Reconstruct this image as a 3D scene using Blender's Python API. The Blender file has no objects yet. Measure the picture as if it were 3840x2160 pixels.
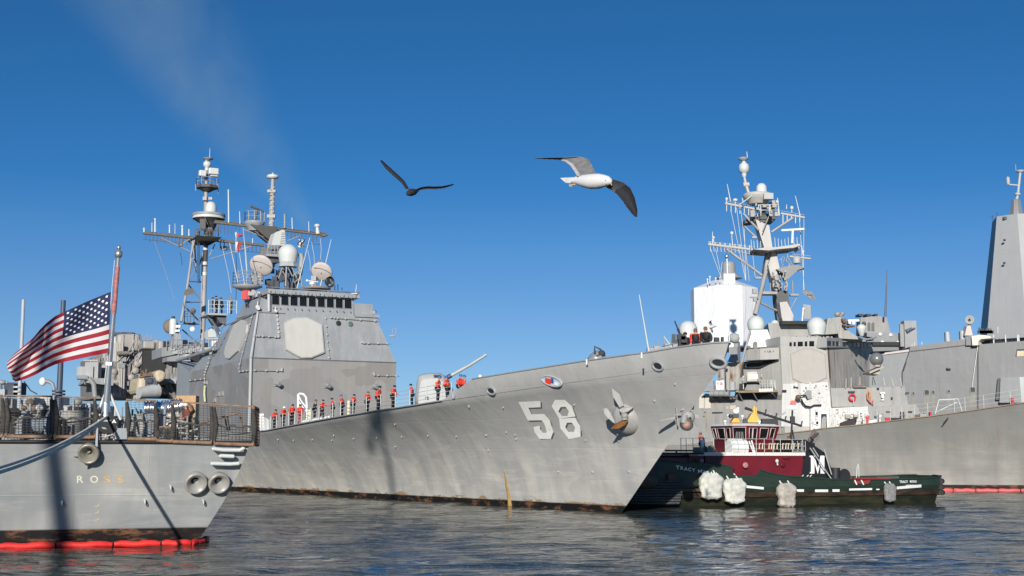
import bpy, bmesh, math, random
from mathutils import Vector, Matrix, Quaternion, noise
rnd = random.Random(7)
SC = bpy.context.scene
COL = SC.collection
# ------------------------------------------------------------ camera, sky, sun, exposure
HC = 3.3                      # camera height above the water
FPX, HOR = 5000.0, 1712.0     # focal length and horizon row in pixels of a 3840 wide frame
PITCH = math.atan((HOR - 1080.0) / FPX)
cd = bpy.data.cameras.new('camera')
cd.sensor_width = 36.0
cd.lens = 36.0 * FPX / 3840.0
cd.clip_start = 0.3
cd.clip_end = 20000
cam = bpy.data.objects.new('camera', cd)
COL.objects.link(cam)
cam.location = (0, 0, HC)
cam.rotation_euler = (math.radians(90) + PITCH, 0, 0)
SC.camera = cam

SUN_EL, SUN_AZ = math.radians(17), math.radians(7.5)    # sun behind the camera, a little to its left
LDIR = Vector((math.sin(SUN_AZ) * math.cos(SUN_EL), math.cos(SUN_AZ) * math.cos(SUN_EL), -math.sin(SUN_EL)))
world = bpy.data.worlds.new('World')
SC.world = world
world.use_nodes = True
wn = world.node_tree.nodes
wl = world.node_tree.links
wn.clear()
wo = wn.new('ShaderNodeOutputWorld')
bg = wn.new('ShaderNodeBackground')
sky = wn.new('ShaderNodeTexSky')
sky.sky_type = 'NISHITA'
sky.sun_disc = False
sky.sun_elevation = SUN_EL
sky.sun_rotation = math.radians(180) + SUN_AZ
sky.altitude = 0
sky.air_density = 1.0
sky.dust_density = 0.0
sky.ozone_density = 5.2
bg.inputs['Strength'].default_value = 0.115
# the clear winter sky: look a little higher into the dome so that the horizon stays blue
_tc = wn.new('ShaderNodeTexCoord'); _sx = wn.new('ShaderNodeSeparateXYZ'); _cx = wn.new('ShaderNodeCombineXYZ'); _ma = wn.new('ShaderNodeMath'); _ma.operation = 'MULTIPLY_ADD'
_ma.inputs[1].default_value = 1.75; _ma.inputs[2].default_value = .035
_nm = wn.new('ShaderNodeVectorMath'); _nm.operation = 'NORMALIZE'
_hs = wn.new('ShaderNodeHueSaturation'); _hs.inputs['Saturation'].default_value = 1.16
wl.new(_tc.outputs['Generated'], _sx.inputs[0]); wl.new(_sx.outputs[0], _cx.inputs[0]); wl.new(_sx.outputs[1], _cx.inputs[1]); wl.new(_sx.outputs[2], _ma.inputs[0]); wl.new(_ma.outputs[0], _cx.inputs[2])
_mr = wn.new('ShaderNodeMapRange'); _mr.inputs[1].default_value = .02; _mr.inputs[2].default_value = .20; _mr.inputs[3].default_value = .93; _mr.inputs[4].default_value = 1.17
_mv = wn.new('ShaderNodeMapRange'); _mv.inputs[1].default_value = .0; _mv.inputs[2].default_value = .16; _mv.inputs[3].default_value = .78; _mv.inputs[4].default_value = 1.0; wl.new(_sx.outputs[2], _mv.inputs[0]); wl.new(_mv.outputs[0], _hs.inputs['Value'])
wl.new(_sx.outputs[2], _mr.inputs[0]); wl.new(_mr.outputs[0], _hs.inputs['Saturation'])
wl.new(_cx.outputs[0], _nm.inputs[0]); wl.new(_nm.outputs[0], sky.inputs['Vector']); wl.new(sky.outputs[0], _hs.inputs['Color']); wl.new(_hs.outputs[0], bg.inputs['Color'])
wl.new(bg.outputs[0], wo.inputs['Surface'])
sd = bpy.data.lights.new('sun', 'SUN')
sd.energy = 5.0
sd.angle = math.radians(0.5)
sd.color = (1.0, 0.95, 0.87)
sun = bpy.data.objects.new('sun', sd)
COL.objects.link(sun)
sun.rotation_euler = LDIR.to_track_quat('-Z', 'Y').to_euler()
SC.view_settings.view_transform = 'Standard'
SC.view_settings.look = 'None'
SC.view_settings.gamma = 1.0
SC.view_settings.use_curve_mapping = False
SC.view_settings.exposure = 0.0
SC.render.engine = 'CYCLES'
SC.cycles.max_bounces = 5
SC.cycles.diffuse_bounces = 2
SC.cycles.glossy_bounces = 3
SC.cycles.transparent_max_bounces = 6
SC.cycles.volume_bounces = 0
SC.cycles.use_denoising = True

# ------------------------------------------------------------ rays: from a spot in the photograph to a real place
CP, SP = math.cos(PITCH), math.sin(PITCH)
EYE = Vector((0, 0, HC))
def ray(px, py):
    u = (px - 1920.0) / FPX; v = (1080.0 - py) / FPX
    d = Vector((u, CP - v * SP, SP + v * CP))
    return d / d.y
def P(px, py, Y): return EYE + ray(px, py) * Y
def hit(px, py, p0, n):
    r = ray(px, py)
    return EYE + r * ((Vector(p0) - EYE).dot(n) / r.dot(n))
def mpp(Y): return Y / FPX

class Frame:
    """a ship's own axes: u ahead, v to starboard, z up"""
    def __init__(s, ox, oy, deg):
        t = math.radians(deg)
        s.O = Vector((ox, oy, 0)); s.b = Vector((math.sin(t), -math.cos(t), 0)); s.s = Vector((-math.cos(t), -math.sin(t), 0))
    def W(s, u, v, z): return s.O + s.b * u + s.s * v + Vector((0, 0, z))
    def L(s, p): d = p - s.O; return Vector((d.dot(s.b), d.dot(s.s), p.z))
    def U(s, px, py, u): return hit(px, py, s.O + s.b * u, s.b)
    def V(s, px, py, v): return hit(px, py, s.O + s.s * v, s.s)
    def Z(s, px, py, z): return hit(px, py, (0, 0, z), Vector((0, 0, 1)))
    def solve(s, px, py, fn, lo=30, hi=260):
        for _ in range(50):
            m = (lo + hi) / 2; l = s.L(P(px, py, m))
            if l.y - fn(l.x) > 0: lo = m
            else: hi = m
        return P(px, py, lo)
Zv = Vector((0, 0, 1)); Xv = Vector((1, 0, 0)); Yv = Vector((0, 1, 0))
def V3(*a): return Vector(a)
def lerp(a, b, t): return a + (b - a) * t
def interp(tab, x):
    if x <= tab[0][0]: return tab[0][1]
    for (x0, y0), (x1, y1) in zip(tab, tab[1:]):
        if x <= x1: return y0 + (y1 - y0) * (x - x0) / (x1 - x0)
    return tab[-1][1]

# ------------------------------------------------------------ mesh builder
class MB:
    def __init__(s): s.v = []; s.f = []; s.m = []; s.sm = []; s.uv = None
    def add(s, vs, fs, mi=0, smooth=False):
        o = len(s.v); s.v += [Vector(q) for q in vs]
        for f in fs: s.f.append([i + o for i in f]); s.m.append(mi); s.sm.append(smooth)
        return s
    def box(s, c, sx, sy, sz, ax=None, mi=0):
        c = Vector(c); X, Y, Z = ax if ax else (Xv, Yv, Zv)
        X = X * sx / 2; Y = Y * sy / 2; Z = Z * sz / 2
        vs = [c - X - Y - Z, c + X - Y - Z, c + X + Y - Z, c - X + Y - Z, c - X - Y + Z, c + X - Y + Z, c + X + Y + Z, c - X + Y + Z]
        return s.hexa(vs, mi)
    def hexa(s, vs, mi=0):
        return s.add(vs, [(0, 3, 2, 1), (4, 5, 6, 7), (0, 1, 5, 4), (1, 2, 6, 5), (2, 3, 7, 6), (3, 0, 4, 7)], mi)
    def prism(s, poly, vec, mi=0):
        n = len(poly); vec = Vector(vec); vs = [Vector(p) for p in poly] + [Vector(p) + vec for p in poly]
        fs = [tuple(range(n))[::-1], tuple(range(n, 2 * n))] + [(i, (i + 1) % n, n + (i + 1) % n, n + i) for i in range(n)]
        return s.add(vs, fs, mi)
    def tube(s, p0, p1, r0, r1=None, n=7, mi=0):
        p0, p1 = Vector(p0), Vector(p1); r1 = r0 if r1 is None else r1
        return s.path([p0, p1], [r0, r1], n, mi)
    def path(s, pts, r, n=7, mi=0, closed=False):
        pts = [Vector(p) for p in pts]; rs = r if isinstance(r, (list, tuple)) else [r] * len(pts)
        N = len(pts); vs = []; fs = []
        prev = None
        for i, p in enumerate(pts):
            a = pts[i - 1] if i else (pts[-1] if closed else p); b = pts[i + 1] if i < N - 1 else (pts[0] if closed else p)
            d = (b - a).normalized() if (b - a).length > 1e-9 else Zv
            if prev is None:
                e = d.cross(Zv if abs(d.z) < .9 else Xv).normalized()
            else:
                e = (prev - d * prev.dot(d)); e = e.normalized() if e.length > 1e-6 else d.orthogonal().normalized()
            prev = e; g = d.cross(e)
            for k in range(n):
                a_ = 2 * math.pi * k / n
                vs.append(p + (e * math.cos(a_) + g * math.sin(a_)) * rs[i])
        for i in range(N if closed else N - 1):
            j = (i + 1) % N
            for k in range(n): fs.append((i * n + k, i * n + (k + 1) % n, j * n + (k + 1) % n, j * n + k))
        s.add(vs, fs, mi, True)
        if not closed:
            s.add(vs[:n], [tuple(range(n))[::-1]], mi); s.add(vs[-n:], [tuple(range(n))], mi)
        return s
    def lathe(s, p, axis, prof, n=20, mi=0, smooth=True):
        p = Vector(p); d = Vector(axis).normalized(); e = d.orthogonal().normalized(); g = d.cross(e)
        vs = []; fs = []
        for (r, h) in prof:
            for k in range(n):
                a = 2 * math.pi * k / n
                vs.append(p + d * h + (e * math.cos(a) + g * math.sin(a)) * max(r, 1e-4))
        for i in range(len(prof) - 1):
            for k in range(n): fs.append((i * n + k, i * n + (k + 1) % n, (i + 1) * n + (k + 1) % n, (i + 1) * n + k))
        s.add(vs, fs, mi, smooth)
        s.add(vs[:n], [tuple(range(n))[::-1]], mi); s.add(vs[-n:], [tuple(range(n))], mi)
        return s
    def ball(s, c, r, sq=1.0, n=16, mi=0, ax=Zv):
        k = max(5, n // 2)
        return s.lathe(c, ax, [(r * math.sin(math.pi * i / k), -r * sq * math.cos(math.pi * i / k)) for i in range(k + 1)], n, mi)
    def grid(s, rows, mi=0, smooth=True, closed=False):
        n = len(rows[0]); vs = [p for r in rows for p in r]; fs = []
        for i in range(len(rows) - 1):
            for k in range(n if closed else n - 1):
                k2 = (k + 1) % n
                fs.append((i * n + k, i * n + k2, (i + 1) * n + k2, (i + 1) * n + k))
        return s.add(vs, fs, mi, smooth)
    def slab(s, poly, vec, mi=0): return s.prism(poly, vec, mi)
    def ring(s, c, axis, R, r, n=24, m=8, mi=0):
        d = Vector(axis).normalized(); e = d.orthogonal().normalized(); g = d.cross(e)
        return s.path([Vector(c) + (e * math.cos(2 * math.pi * i / n) + g * math.sin(2 * math.pi * i / n)) * R for i in range(n)], r, m, mi, True)

def pieces(mb):
    """split a builder into its separate bodies: shapes whose boxes touch stay together"""
    n = len(mb.v); par = list(range(n))
    def find(i):
        while par[i] != i: par[i] = par[par[i]]; i = par[i]
        return i
    for f in mb.f:
        a = find(f[0])
        for j in f[1:]: par[find(j)] = a
    box = {}
    for i, v in enumerate(mb.v):
        r = find(i); b = box.get(r)
        if b is None: box[r] = [v.x, v.y, v.z, v.x, v.y, v.z]
        else: b[0] = min(b[0], v.x); b[1] = min(b[1], v.y); b[2] = min(b[2], v.z); b[3] = max(b[3], v.x); b[4] = max(b[4], v.y); b[5] = max(b[5], v.z)
    ks = list(box); e = .02
    for i, a in enumerate(ks):
        for b in ks[i + 1:]:
            A, B = box[a], box[b]
            if all(A[k] - e <= B[k + 3] and B[k] - e <= A[k + 3] for k in range(3)): par[find(a)] = find(b)
    out = {}
    for f, m, sm in zip(mb.f, mb.m, mb.sm):
        o = out.setdefault(find(f[0]), (MB(), {})); mp = o[1]
        for i in f:
            if i not in mp: mp[i] = len(o[0].v); o[0].v.append(mb.v[i])
        o[0].f.append([mp[i] for i in f]); o[0].m.append(m); o[0].sm.append(sm)
    return [o[0] for o in out.values()]
SPLIT = {'wiper_motor', 'net_bundle', 'deck_fairlead', 'bulwark_light', 'yard_antenna', 'whip_aerial', 'sight_port', 'platform_stanchion', 'mast_light', 'top_lamp', 'bow_bitts', 'bolt_hole', 'round_light', 'exhaust_outlet', 'deck_stanchion', 'roof_stanchion', 'dark_fitting', 'stanchion', 'illuminator', 'cleat_hook', 'hose_bracket', 'antenna_box', 'signal_locker', 'light_fixture', 'roof_edge_fittings', 'deck_fitting', 'life_raft_canister', 'radome_stand', 'stay_pole', 'yard_brace', 'bulkhead_pipe', 'mast_step', 'tan_ventilator', 'draft_mark', 'funnel_seam', 'spar_lamp', 'gallery_brace', 'boot', 'raking_spar', 'bulkhead_fitting', 'bulkhead_gear', 'mast_brace', 'fairlead_base', 'mast_base_gear', 'signal_halyard_rack'}
def build(name, mb, mat, parent=None, base=None, bevel=0, solid=0, recalc=True):
    """link the collected shape as ONE mesh object; base is the world spot its origin sits at"""
    base = Vector(base) if base is not None else V3(0, 0, 0)
    me = bpy.data.meshes.new(name)
    me.from_pydata([v - base for v in mb.v], [], mb.f)
    mats = mat if isinstance(mat, (list, tuple)) else [mat]
    for m in mats: me.materials.append(m)
    me.polygons.foreach_set('material_index', mb.m)
    me.polygons.foreach_set('use_smooth', mb.sm)
    if mb.uv is not None:
        L = me.uv_layers.new(name='UVMap')
        for lp in me.loops: L.data[lp.index].uv = mb.uv[lp.vertex_index]
    if recalc:
        bm = bmesh.new(); bm.from_mesh(me); bmesh.ops.recalc_face_normals(bm, faces=bm.faces); bm.to_mesh(me); bm.free()
    me.update()
    o = bpy.data.objects.new(name, me); COL.objects.link(o)
    if parent is not None: o.parent = parent
    if bevel:
        b = o.modifiers.new('bevel', 'BEVEL'); b.width = bevel; b.segments = 2; b.limit_method = 'ANGLE'; b.angle_limit = math.radians(40)
    if solid:
        b = o.modifiers.new('solid', 'SOLIDIFY'); b.thickness = solid; b.offset = 0
    return o

class Thing:
    def __init__(s, name, base, label, cat, group=None):
        s.base = Vector(base)
        s.e = bpy.data.objects.new(name, None); COL.objects.link(s.e); s.e.location = s.base
        s.e.empty_display_size = .3
        tag(s.e, label, cat, group)
    def part(s, name, mb, mat, parent=None, label=None, **k):
        bits = pieces(mb) if name in SPLIT else [mb]
        for q in bits:
            o = build(name, q, mat, parent or s.e, s.base, **k)
            if label: o['label'] = label
        return o
def tag(o, label, cat, group=None):
    o['label'] = label; o['category'] = cat
    if group: o['group'] = group
def solo(name, mb, mat, base, label, cat, group=None, **k):
    o = build(name, mb, mat, None, base, **k); o.location = Vector(base); tag(o, label, cat, group); return o
def struct(name, mb, mat, kind='structure', **k):
    o = build(name, mb, mat, **k); o['kind'] = kind; return o
def copy_tree(o, parent=None):
    c = o.copy(); COL.objects.link(c)
    if parent: c.parent = parent
    for ch in list(o.children): copy_tree(ch, c)
    return c

# ------------------------------------------------------------ materials
def srgb(r, g, b):
    f = lambda c: (c / 255 / 12.92) if c / 255 <= .04045 else ((c / 255 + .055) / 1.055) ** 2.4
    return (f(r), f(g), f(b), 1)
class NT:
    def __init__(s, name):
        s.m = bpy.data.materials.new(name); s.m.use_nodes = True; s.n = s.m.node_tree.nodes; s.l = s.m.node_tree.links
        s.n.clear(); s.out = s.n.new('ShaderNodeOutputMaterial'); s.b = s.n.new('ShaderNodeBsdfPrincipled')
        s.l.new(s.b.outputs[0], s.out.inputs['Surface'])
    def node(s, t, **k):
        q = s.n.new(t)
        for a, v in k.items(): setattr(q, a, v)
        return q
    def set(s, sock, v):
        if hasattr(v, 'links') or hasattr(v, 'is_linked'): s.l.new(v, sock)
        else: sock.default_value = v
    def coord(s, kind='Object', scale=(1, 1, 1), rot=(0, 0, 0), loc=(0, 0, 0)):
        t = s.node('ShaderNodeTexCoord'); mp = s.node('ShaderNodeMapping')
        mp.inputs['Scale'].default_value = scale; mp.inputs['Rotation'].default_value = rot; mp.inputs['Location'].default_value = loc
        s.l.new(t.outputs[kind], mp.inputs[0]); return mp.outputs[0]
    def noise(s, co, scale=1, detail=4, rough=.55, dist=0):
        q = s.node('ShaderNodeTexNoise'); q.inputs['Scale'].default_value = scale; q.inputs['Detail'].default_value = detail
        q.inputs['Roughness'].default_value = rough; q.inputs['Distortion'].default_value = dist
        s.l.new(co, q.inputs['Vector']); return q.outputs['Fac']
    def ramp(s, fac, a, b, v0=0.0, v1=1.0):
        q = s.node('ShaderNodeMapRange'); q.clamp = True
        s.set(q.inputs[0], fac); q.inputs[1].default_value = a; q.inputs[2].default_value = b; q.inputs[3].default_value = v0; q.inputs[4].default_value = v1
        return q.outputs[0]
    def math(s, op, a, b=0.0, c=None):
        q = s.node('ShaderNodeMath', operation=op); s.set(q.inputs[0], a); s.set(q.inputs[1], b)
        if c is not None: s.set(q.inputs[2], c)
        return q.outputs[0]
    def mix(s, fac, a, b, mode='MIX'):
        q = s.node('ShaderNodeMix', data_type='RGBA', blend_type=mode); s.set(q.inputs[0], fac); s.set(q.inputs[6], a); s.set(q.inputs[7], b); return q.outputs[2]
    def bump(s, h, strength=.3, dist=.02):
        q = s.node('ShaderNodeBump'); q.inputs['Strength'].default_value = strength; q.inputs['Distance'].default_value = dist
        s.l.new(h, q.inputs['Height']); s.l.new(q.outputs[0], s.b.inputs['Normal'])
    def sep(s, co):
        q = s.node('ShaderNodeSeparateXYZ'); s.l.new(co, q.inputs[0]); return q.outputs
    def scale(s, col, f):
        q = s.node('ShaderNodeVectorMath', operation='SCALE'); s.set(q.inputs[0], tuple(col)[:3] if isinstance(col, tuple) else col); s.set(q.inputs[3], f); return q.outputs[0]
MATS = {}
def plain(name, col, rough=.5, metal=0.0, var=.10, scale=2.0, bump=0.0, spec=.5):
    if name in MATS: return MATS[name]
    t = NT(name); co = t.coord(); c = tuple(col) if len(col) == 4 else tuple(col) + (1,)
    n = t.noise(co, scale, 5, .6)
    t.l.new(t.scale(c, t.ramp(n, .25, .75, 1 - var, 1 + var)), t.b.inputs['Base Color'])
    t.b.inputs['Roughness'].default_value = rough; t.b.inputs['Metallic'].default_value = metal; t.b.inputs['Specular IOR Level'].default_value = spec
    if bump: t.bump(t.noise(co, scale * 4, 4), bump, .02)
    MATS[name] = t.m; return t.m
def paint(name, col, rough=.55, var=.08, streak=.10, rust=0.0, stain=.0, scale=.35, seam=0.0):
    """weathered ship paint: blotchy fading, vertical run streaks, rust weeps and welded seams"""
    if name in MATS: return MATS[name]
    t = NT(name); c = tuple(col) if len(col) == 4 else tuple(col) + (1,)
    co = t.coord(); cs = t.coord(scale=(1.6, 1.6, .12))
    k = t.math('MULTIPLY', t.ramp(t.noise(co, scale, 6, .62), .3, .7, 1 - var, 1 + var), t.ramp(t.noise(cs, 1.2, 6, .65), .3, .7, 1 - streak, 1 + streak))
    base = t.scale(c, k)
    if stain:
        base = t.mix(t.math('MULTIPLY', t.ramp(t.noise(co, 1.1, 6, .7, .5), .55, .72), stain), base, srgb(176, 166, 148))
    if rust:
        hv = .07 if rust > .9 else 0
        msk = t.math('MULTIPLY', t.ramp(t.noise(cs, 1.0, 7, .7), .56 - hv, .70 - hv), t.ramp(t.noise(co, .28, 4), .46 - hv, .6 - hv))
        base = t.mix(t.math('MULTIPLY', msk, rust), base, srgb(112, 76, 40))
    hgt = t.noise(co, .9, 5, .6)
    if seam:
        xyz = t.sep(t.coord(rot=(0, 0, .3))); cb = t.node('ShaderNodeCombineXYZ'); t.l.new(xyz[0], cb.inputs[0]); t.l.new(xyz[2], cb.inputs[1])
        br = t.node('ShaderNodeTexBrick'); br.offset = .5; br.inputs['Scale'].default_value = 1; br.inputs['Mortar Size'].default_value = .018; br.inputs['Mortar Smooth'].default_value = .7
        br.inputs['Brick Width'].default_value = 3.6; br.inputs['Row Height'].default_value = 2.3; br.inputs['Color1'].default_value = (1, 1, 1, 1); br.inputs['Color2'].default_value = (.93, .93, .94, 1); br.inputs['Mortar'].default_value = (.8, .8, .8, 1)
        t.l.new(cb.outputs[0], br.inputs['Vector']); base = t.mix(seam, base, t.mix(1.0, base, br.outputs['Color'], 'MULTIPLY'))
        hgt = t.math('ADD', hgt, t.math('MULTIPLY', t.noise(co, .45, 2), 1.5))
    t.l.new(base, t.b.inputs['Base Color'])
    t.b.inputs['Roughness'].default_value = rough
    t.bump(hgt, .3, .07)
    MATS[name] = t.m; return t.m
GREY = paint('haze_grey', (.30, .315, .325), .5)
GREY_W = paint('haze_grey_worn', (.29, .295, .295), .55, .10, .14, .35, .25)
GREY_D = paint('deck_grey', (.07, .075, .08), .7)
GREY_L = paint('light_grey', (.40, .41, .40), .5)
TAN = paint('sun_bleached_grey', (.36, .335, .305), .6, .1, .1, .1)
MASTG = paint('mast_grey', (.34, .325, .31), .55, .12, .1, .1)
SOOT = paint('sooty_grey', (.06, .058, .055), .7, .3, .2)
PANEL = paint('array_cream', (.52, .50, .45), .5, .05, .05, .05)
RADOME = plain('radome_white', (.58, .60, .57), .45, var=.04, scale=.5)
WHITE = plain('white_paint', (.80, .80, .78), .4, var=.05)
PRIMER = paint('white_primer', (.62, .61, .58), .6, .12, .14, .5, .4)
BLACK = plain('black_rubber', (.02, .02, .022), .6, var=.3)
NAVY = plain('dark_navy_cloth', (.012, .014, .022), .8, var=.3, scale=9)
RED = plain('orange_red_nylon', (.72, .045, .02), .6, var=.18, scale=8)
GLASS = plain('dark_window_glass', (.012, .013, .014), .22, var=.2, spec=.25)
STEEL = plain('bare_steel', (.45, .45, .44), .35, .7, .15)
GALV = plain('galvanised_pole', (.62, .63, .64), .3, .8, .12, 3)
RUSTY = plain('rusty_steel', (.20, .115, .065), .8, .1, .35, 6, .3)
ROPE = plain('hemp_rope', (.80, .74, .62), .9, var=.15, scale=20)
WIRE = plain('wire_grey', (.35, .36, .37), .6)
SKIN = plain('skin', (.45, .26, .18), .6, var=.08, scale=6)
# ------------------------------------------------------------ water
def water_mat():
    t = NT('harbour_water')
    co = t.coord('Object')
    b = t.b
    b.inputs['Base Color'].default_value = (.036, .044, .031, 1)
    b.inputs['Roughness'].default_value = .035
    b.inputs['IOR'].default_value = 1.333
    cs = t.coord('Object', scale=(.38, 1.0, 1))
    h = t.math('ADD', t.noise(cs, .75, 3, .55, .8), t.math('ADD', t.math('MULTIPLY', t.noise(cs, 2.0, 3, .55, 1.0), .36), t.math('MULTIPLY', t.noise(cs, 6.0, 3, .6, .5), .07)))
    t.bump(h, .62, .28)
    return t.m
def wave(x, y):
    a = noise.noise(Vector((x * .14, y * .24, 0))) * .14 + noise.noise(Vector((x * .42 + 9, y * .75, 3))) * .10
    return a + noise.noise(Vector((x * 1.1, y * 1.8, 7))) * .035
wm = MB()
ys = [12 + .0]
while ys[-1] < 170: ys.append(ys[-1] + max(.28, ys[-1] * .006))
xs_n = 190
rows = []
for y in ys:
    half = 9 + y * .50
    rows.append([Vector((-half + 2 * half * i / xs_n, y, wave(-half + 2 * half * i / xs_n, y) * min(1, max(0, (168 - y) / 40)))) for i in range(xs_n + 1)])
wm.grid(rows)
WATER = water_mat()
# the far and side water, one level sheet around the rippled stretch, 5 cm lower
def flat_sheet():
    m = MB()
    m.add([V3(-6000, -600, -.16), V3(6000, -600, -.16), V3(6000, 9000, -.16), V3(-6000, 9000, -.16)], [(0, 1, 2, 3)])
    return m
fw = flat_sheet(); wm.add(fw.v, fw.f)
struct('water', wm, WATER, recalc=False)
# ------------------------------------------------------------ grey cruiser with number 58
from mathutils.bvhtree import BVHTree
C = Frame(-18.2, 128.0, 27.0)
cr = Thing('cruiser', C.W(0, 0, 0), 'grey warship with big white 58 on its bow, sailors lining its rail', 'warship', None)
UB = 65.73
def c_vd(u): return 8.3 * (1 - max(0, min(1, u / UB)) ** 2.2)
VW = [(-108, 6.5), (-60, 7.8), (-25, 7.9), (-7, 6.7), (6.4, 4.9), (21, 3.2), (35, 2.0), (45, 1.0), (52, .28), (54.3, 0)]
ZD = [(-108, 5.0), (-20, 5.1), (9.4, 5.54), (18.3, 5.97), (25.4, 6.33), (31.2, 6.58), (36, 6.78), (41.8, 7.08), (46.7, 7.3), (54.7, 7.72), (60, 8.0), (64.3, 8.2), (66, 8.3)]
ZB = [(41, 8.12), (44.8, 8.33), (48.9, 8.53), (54.9, 8.85), (60, 9.05), (62, 9.21), (66, 9.3)]
U_AFT = -108.0
def c_hull(t, s, side=1):
    """t 0 stem .. 1 stern, s 0 waterline .. 1 deck edge, s<0 below the water"""
    zs = s * 8.25
    us = 54.3 + 10.35 * max(0, s) + min(0, s) * 2
    u = us + (U_AFT - us) * t
    ud = 64.65 + (U_AFT - 64.65) * t; uw = 54.3 + (U_AFT - 54.3) * t
    z = s * interp(ZD, ud)
    if s < 0: return C.W(u, side * interp(VW, uw) * 1.0, s * 2)
    k = lerp(2.3, 1.0, min(1, t * 1.7))
    a = s ** k
    v = interp(VW, uw) * (1 - a) + c_vd(ud) * a
    if t == 0: v = 0.0
    return C.W(u, side * v, z)
ts = [0, .004, .01, .018, .028] + [.04 + .02 * i for i in range(22)] + [.5 + .05 * i for i in range(11)]
ss = [-.6, 0, .06, .12, .2, .3, .4, .5, .6, .7, .8, .88, .94, 1.0]
hull = MB(); uvs = []
for side in (1, -1):
    rows = []
    for t in ts:
        r = [c_hull(t, s, side) for s in ss]
        u0 = C.L(r[-1]).x
        if u0 > 41:      # raised bulwark round the forecastle
            top = r[-1].copy(); d = (r[-1] - r[-2]); out = C.s * side * .12 * (1 if t > 0 else 0)
            top = r[-1] + out + C.b * (.55 * max(0, 1 - t * 4)); top.z = interp(ZB, u0)
            r.append(top)
        else:
            r.append(r[-1] + Vector((0, 0, .02)))
        rows.append(r)
        uvs += [(C.L(p).x, p.z) for p in r]
    hull.grid(rows)
# transom
n = len(ss) + 1
a = [c_hull(1, s, 1) for s in ss]; bq = [c_hull(1, s, -1) for s in ss]
hull.add(a + bq, [(i, i + 1, len(a) + i + 1, len(a) + i) for i in range(len(a) - 1)]); uvs += [(0, p.z) for p in a + bq]
hull.uv = uvs
BVH = BVHTree.FromPolygons([tuple(v) for v in hull.v], hull.f)
def on_hull(px, py, off=.02):
    h, nrm, i, d = BVH.ray_cast(EYE, ray(px, py).normalized())
    if h is None: return None
    if nrm.dot(ray(px, py)) > 0: nrm = -nrm
    return h + nrm * off
def hull_n(px, py):
    h, nrm, i, d = BVH.ray_cast(EYE, ray(px, py).normalized())
    return -nrm if nrm.dot(ray(px, py)) > 0 else nrm

def hull_mat(name, col, boot, rust=1.0, light=1.0, zr=.75, wt=.63):
    t = NT(name)
    co = t.coord('UV'); x, z, _ = t.sep(co)
    st = t.coord('UV', scale=(1.0, .10, 1)); st2 = t.coord('UV', scale=(.33, .045, 1), rot=(0, 0, .05))
    blot = t.coord('UV', scale=(.12, .25, 1))
    k = t.math('MULTIPLY', t.ramp(t.noise(blot, 1.0, 5, .6), .3, .7, .88, 1.1), t.ramp(t.noise(st, .8, 4, .55), .3, .7, .95, 1.05))
    base = t.scale(col, k)
    # pale salt and scrape streaks plus painted water-reflected light, strongest on lower strakes
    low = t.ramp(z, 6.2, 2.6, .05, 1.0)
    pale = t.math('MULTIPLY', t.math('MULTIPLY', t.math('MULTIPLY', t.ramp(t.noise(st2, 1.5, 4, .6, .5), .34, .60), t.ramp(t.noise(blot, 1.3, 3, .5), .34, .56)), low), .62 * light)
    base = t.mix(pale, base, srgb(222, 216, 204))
    # plating seams
    br = t.node('ShaderNodeTexBrick'); br.offset = .5
    br.inputs['Scale'].default_value = 1; br.inputs['Mortar Size'].default_value = .022; br.inputs['Brick Width'].default_value = 5.2; br.inputs['Row Height'].default_value = 1.9
    br.inputs['Color1'].default_value = (1, 1, 1, 1); br.inputs['Color2'].default_value = (.94, .94, .94, 1); br.inputs['Mortar'].default_value = (1.14, 1.14, 1.12, 1)
    br.inputs['Mortar Smooth'].default_value = .6
    t.l.new(co, br.inputs['Vector'])
    base = t.mix(.55, base, t.mix(1.0, base, br.outputs['Color'], 'MULTIPLY'))
    # rust: weeps and a ragged band of bared primer near the water
    rs = t.coord('UV', scale=(1.4, .12, 1))
    weep = t.math('MULTIPLY', t.ramp(t.noise(rs, 1.0, 8, .72), wt, wt + .11), t.ramp(t.noise(t.coord('UV', scale=(.07, .16, 1)), 1, 3), .5, .62))
    base = t.mix(t.math('MULTIPLY', weep, .7 * rust), base, srgb(140, 104, 62))
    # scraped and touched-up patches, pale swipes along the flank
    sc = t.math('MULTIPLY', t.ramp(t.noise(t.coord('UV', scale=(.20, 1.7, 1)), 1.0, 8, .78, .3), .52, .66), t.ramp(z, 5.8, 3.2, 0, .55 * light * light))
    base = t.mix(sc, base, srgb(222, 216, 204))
    tu = t.ramp(t.noise(t.coord('UV', scale=(.16, .30, 1)), 1.0, 2, .4), .55, .57)
    base = t.mix(t.math('MULTIPLY', tu, .16), base, (.20, .205, .21, 1))
    n2 = t.noise(t.coord('UV', scale=(.35, 1.2, 1)), 1.3, 8, .7)
    band = t.ramp(t.math('ADD', n2, t.ramp(z, zr, zr + .75, .10, -.23)), .57, .595)
    base = t.mix(t.math('MULTIPLY', band, .85 * rust), base, t.mix(t.noise(t.coord('UV'), 3, 5), srgb(120, 92, 52), srgb(176, 148, 104)))
    bl = t.ramp(z, boot - .03, boot + .03, 1, 0)
    bcol = t.mix(t.ramp(t.noise(t.coord('UV', scale=(.5, 2, 1)), 1.2, 6, .7), .52, .62), (.012, .011, .011, 1), srgb(120, 84, 58))
    base = t.mix(bl, base, bcol)
    t.l.new(base, t.b.inputs['Base Color'])
    t.b.inputs['Roughness'].default_value = .5
    t.bump(t.math('ADD', t.noise(t.coord('UV', scale=(.55, .45, 1)), 1, 3), t.math('MULTIPLY', br.outputs['Fac'], -.10)), .5, .13)
    return t.m
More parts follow.
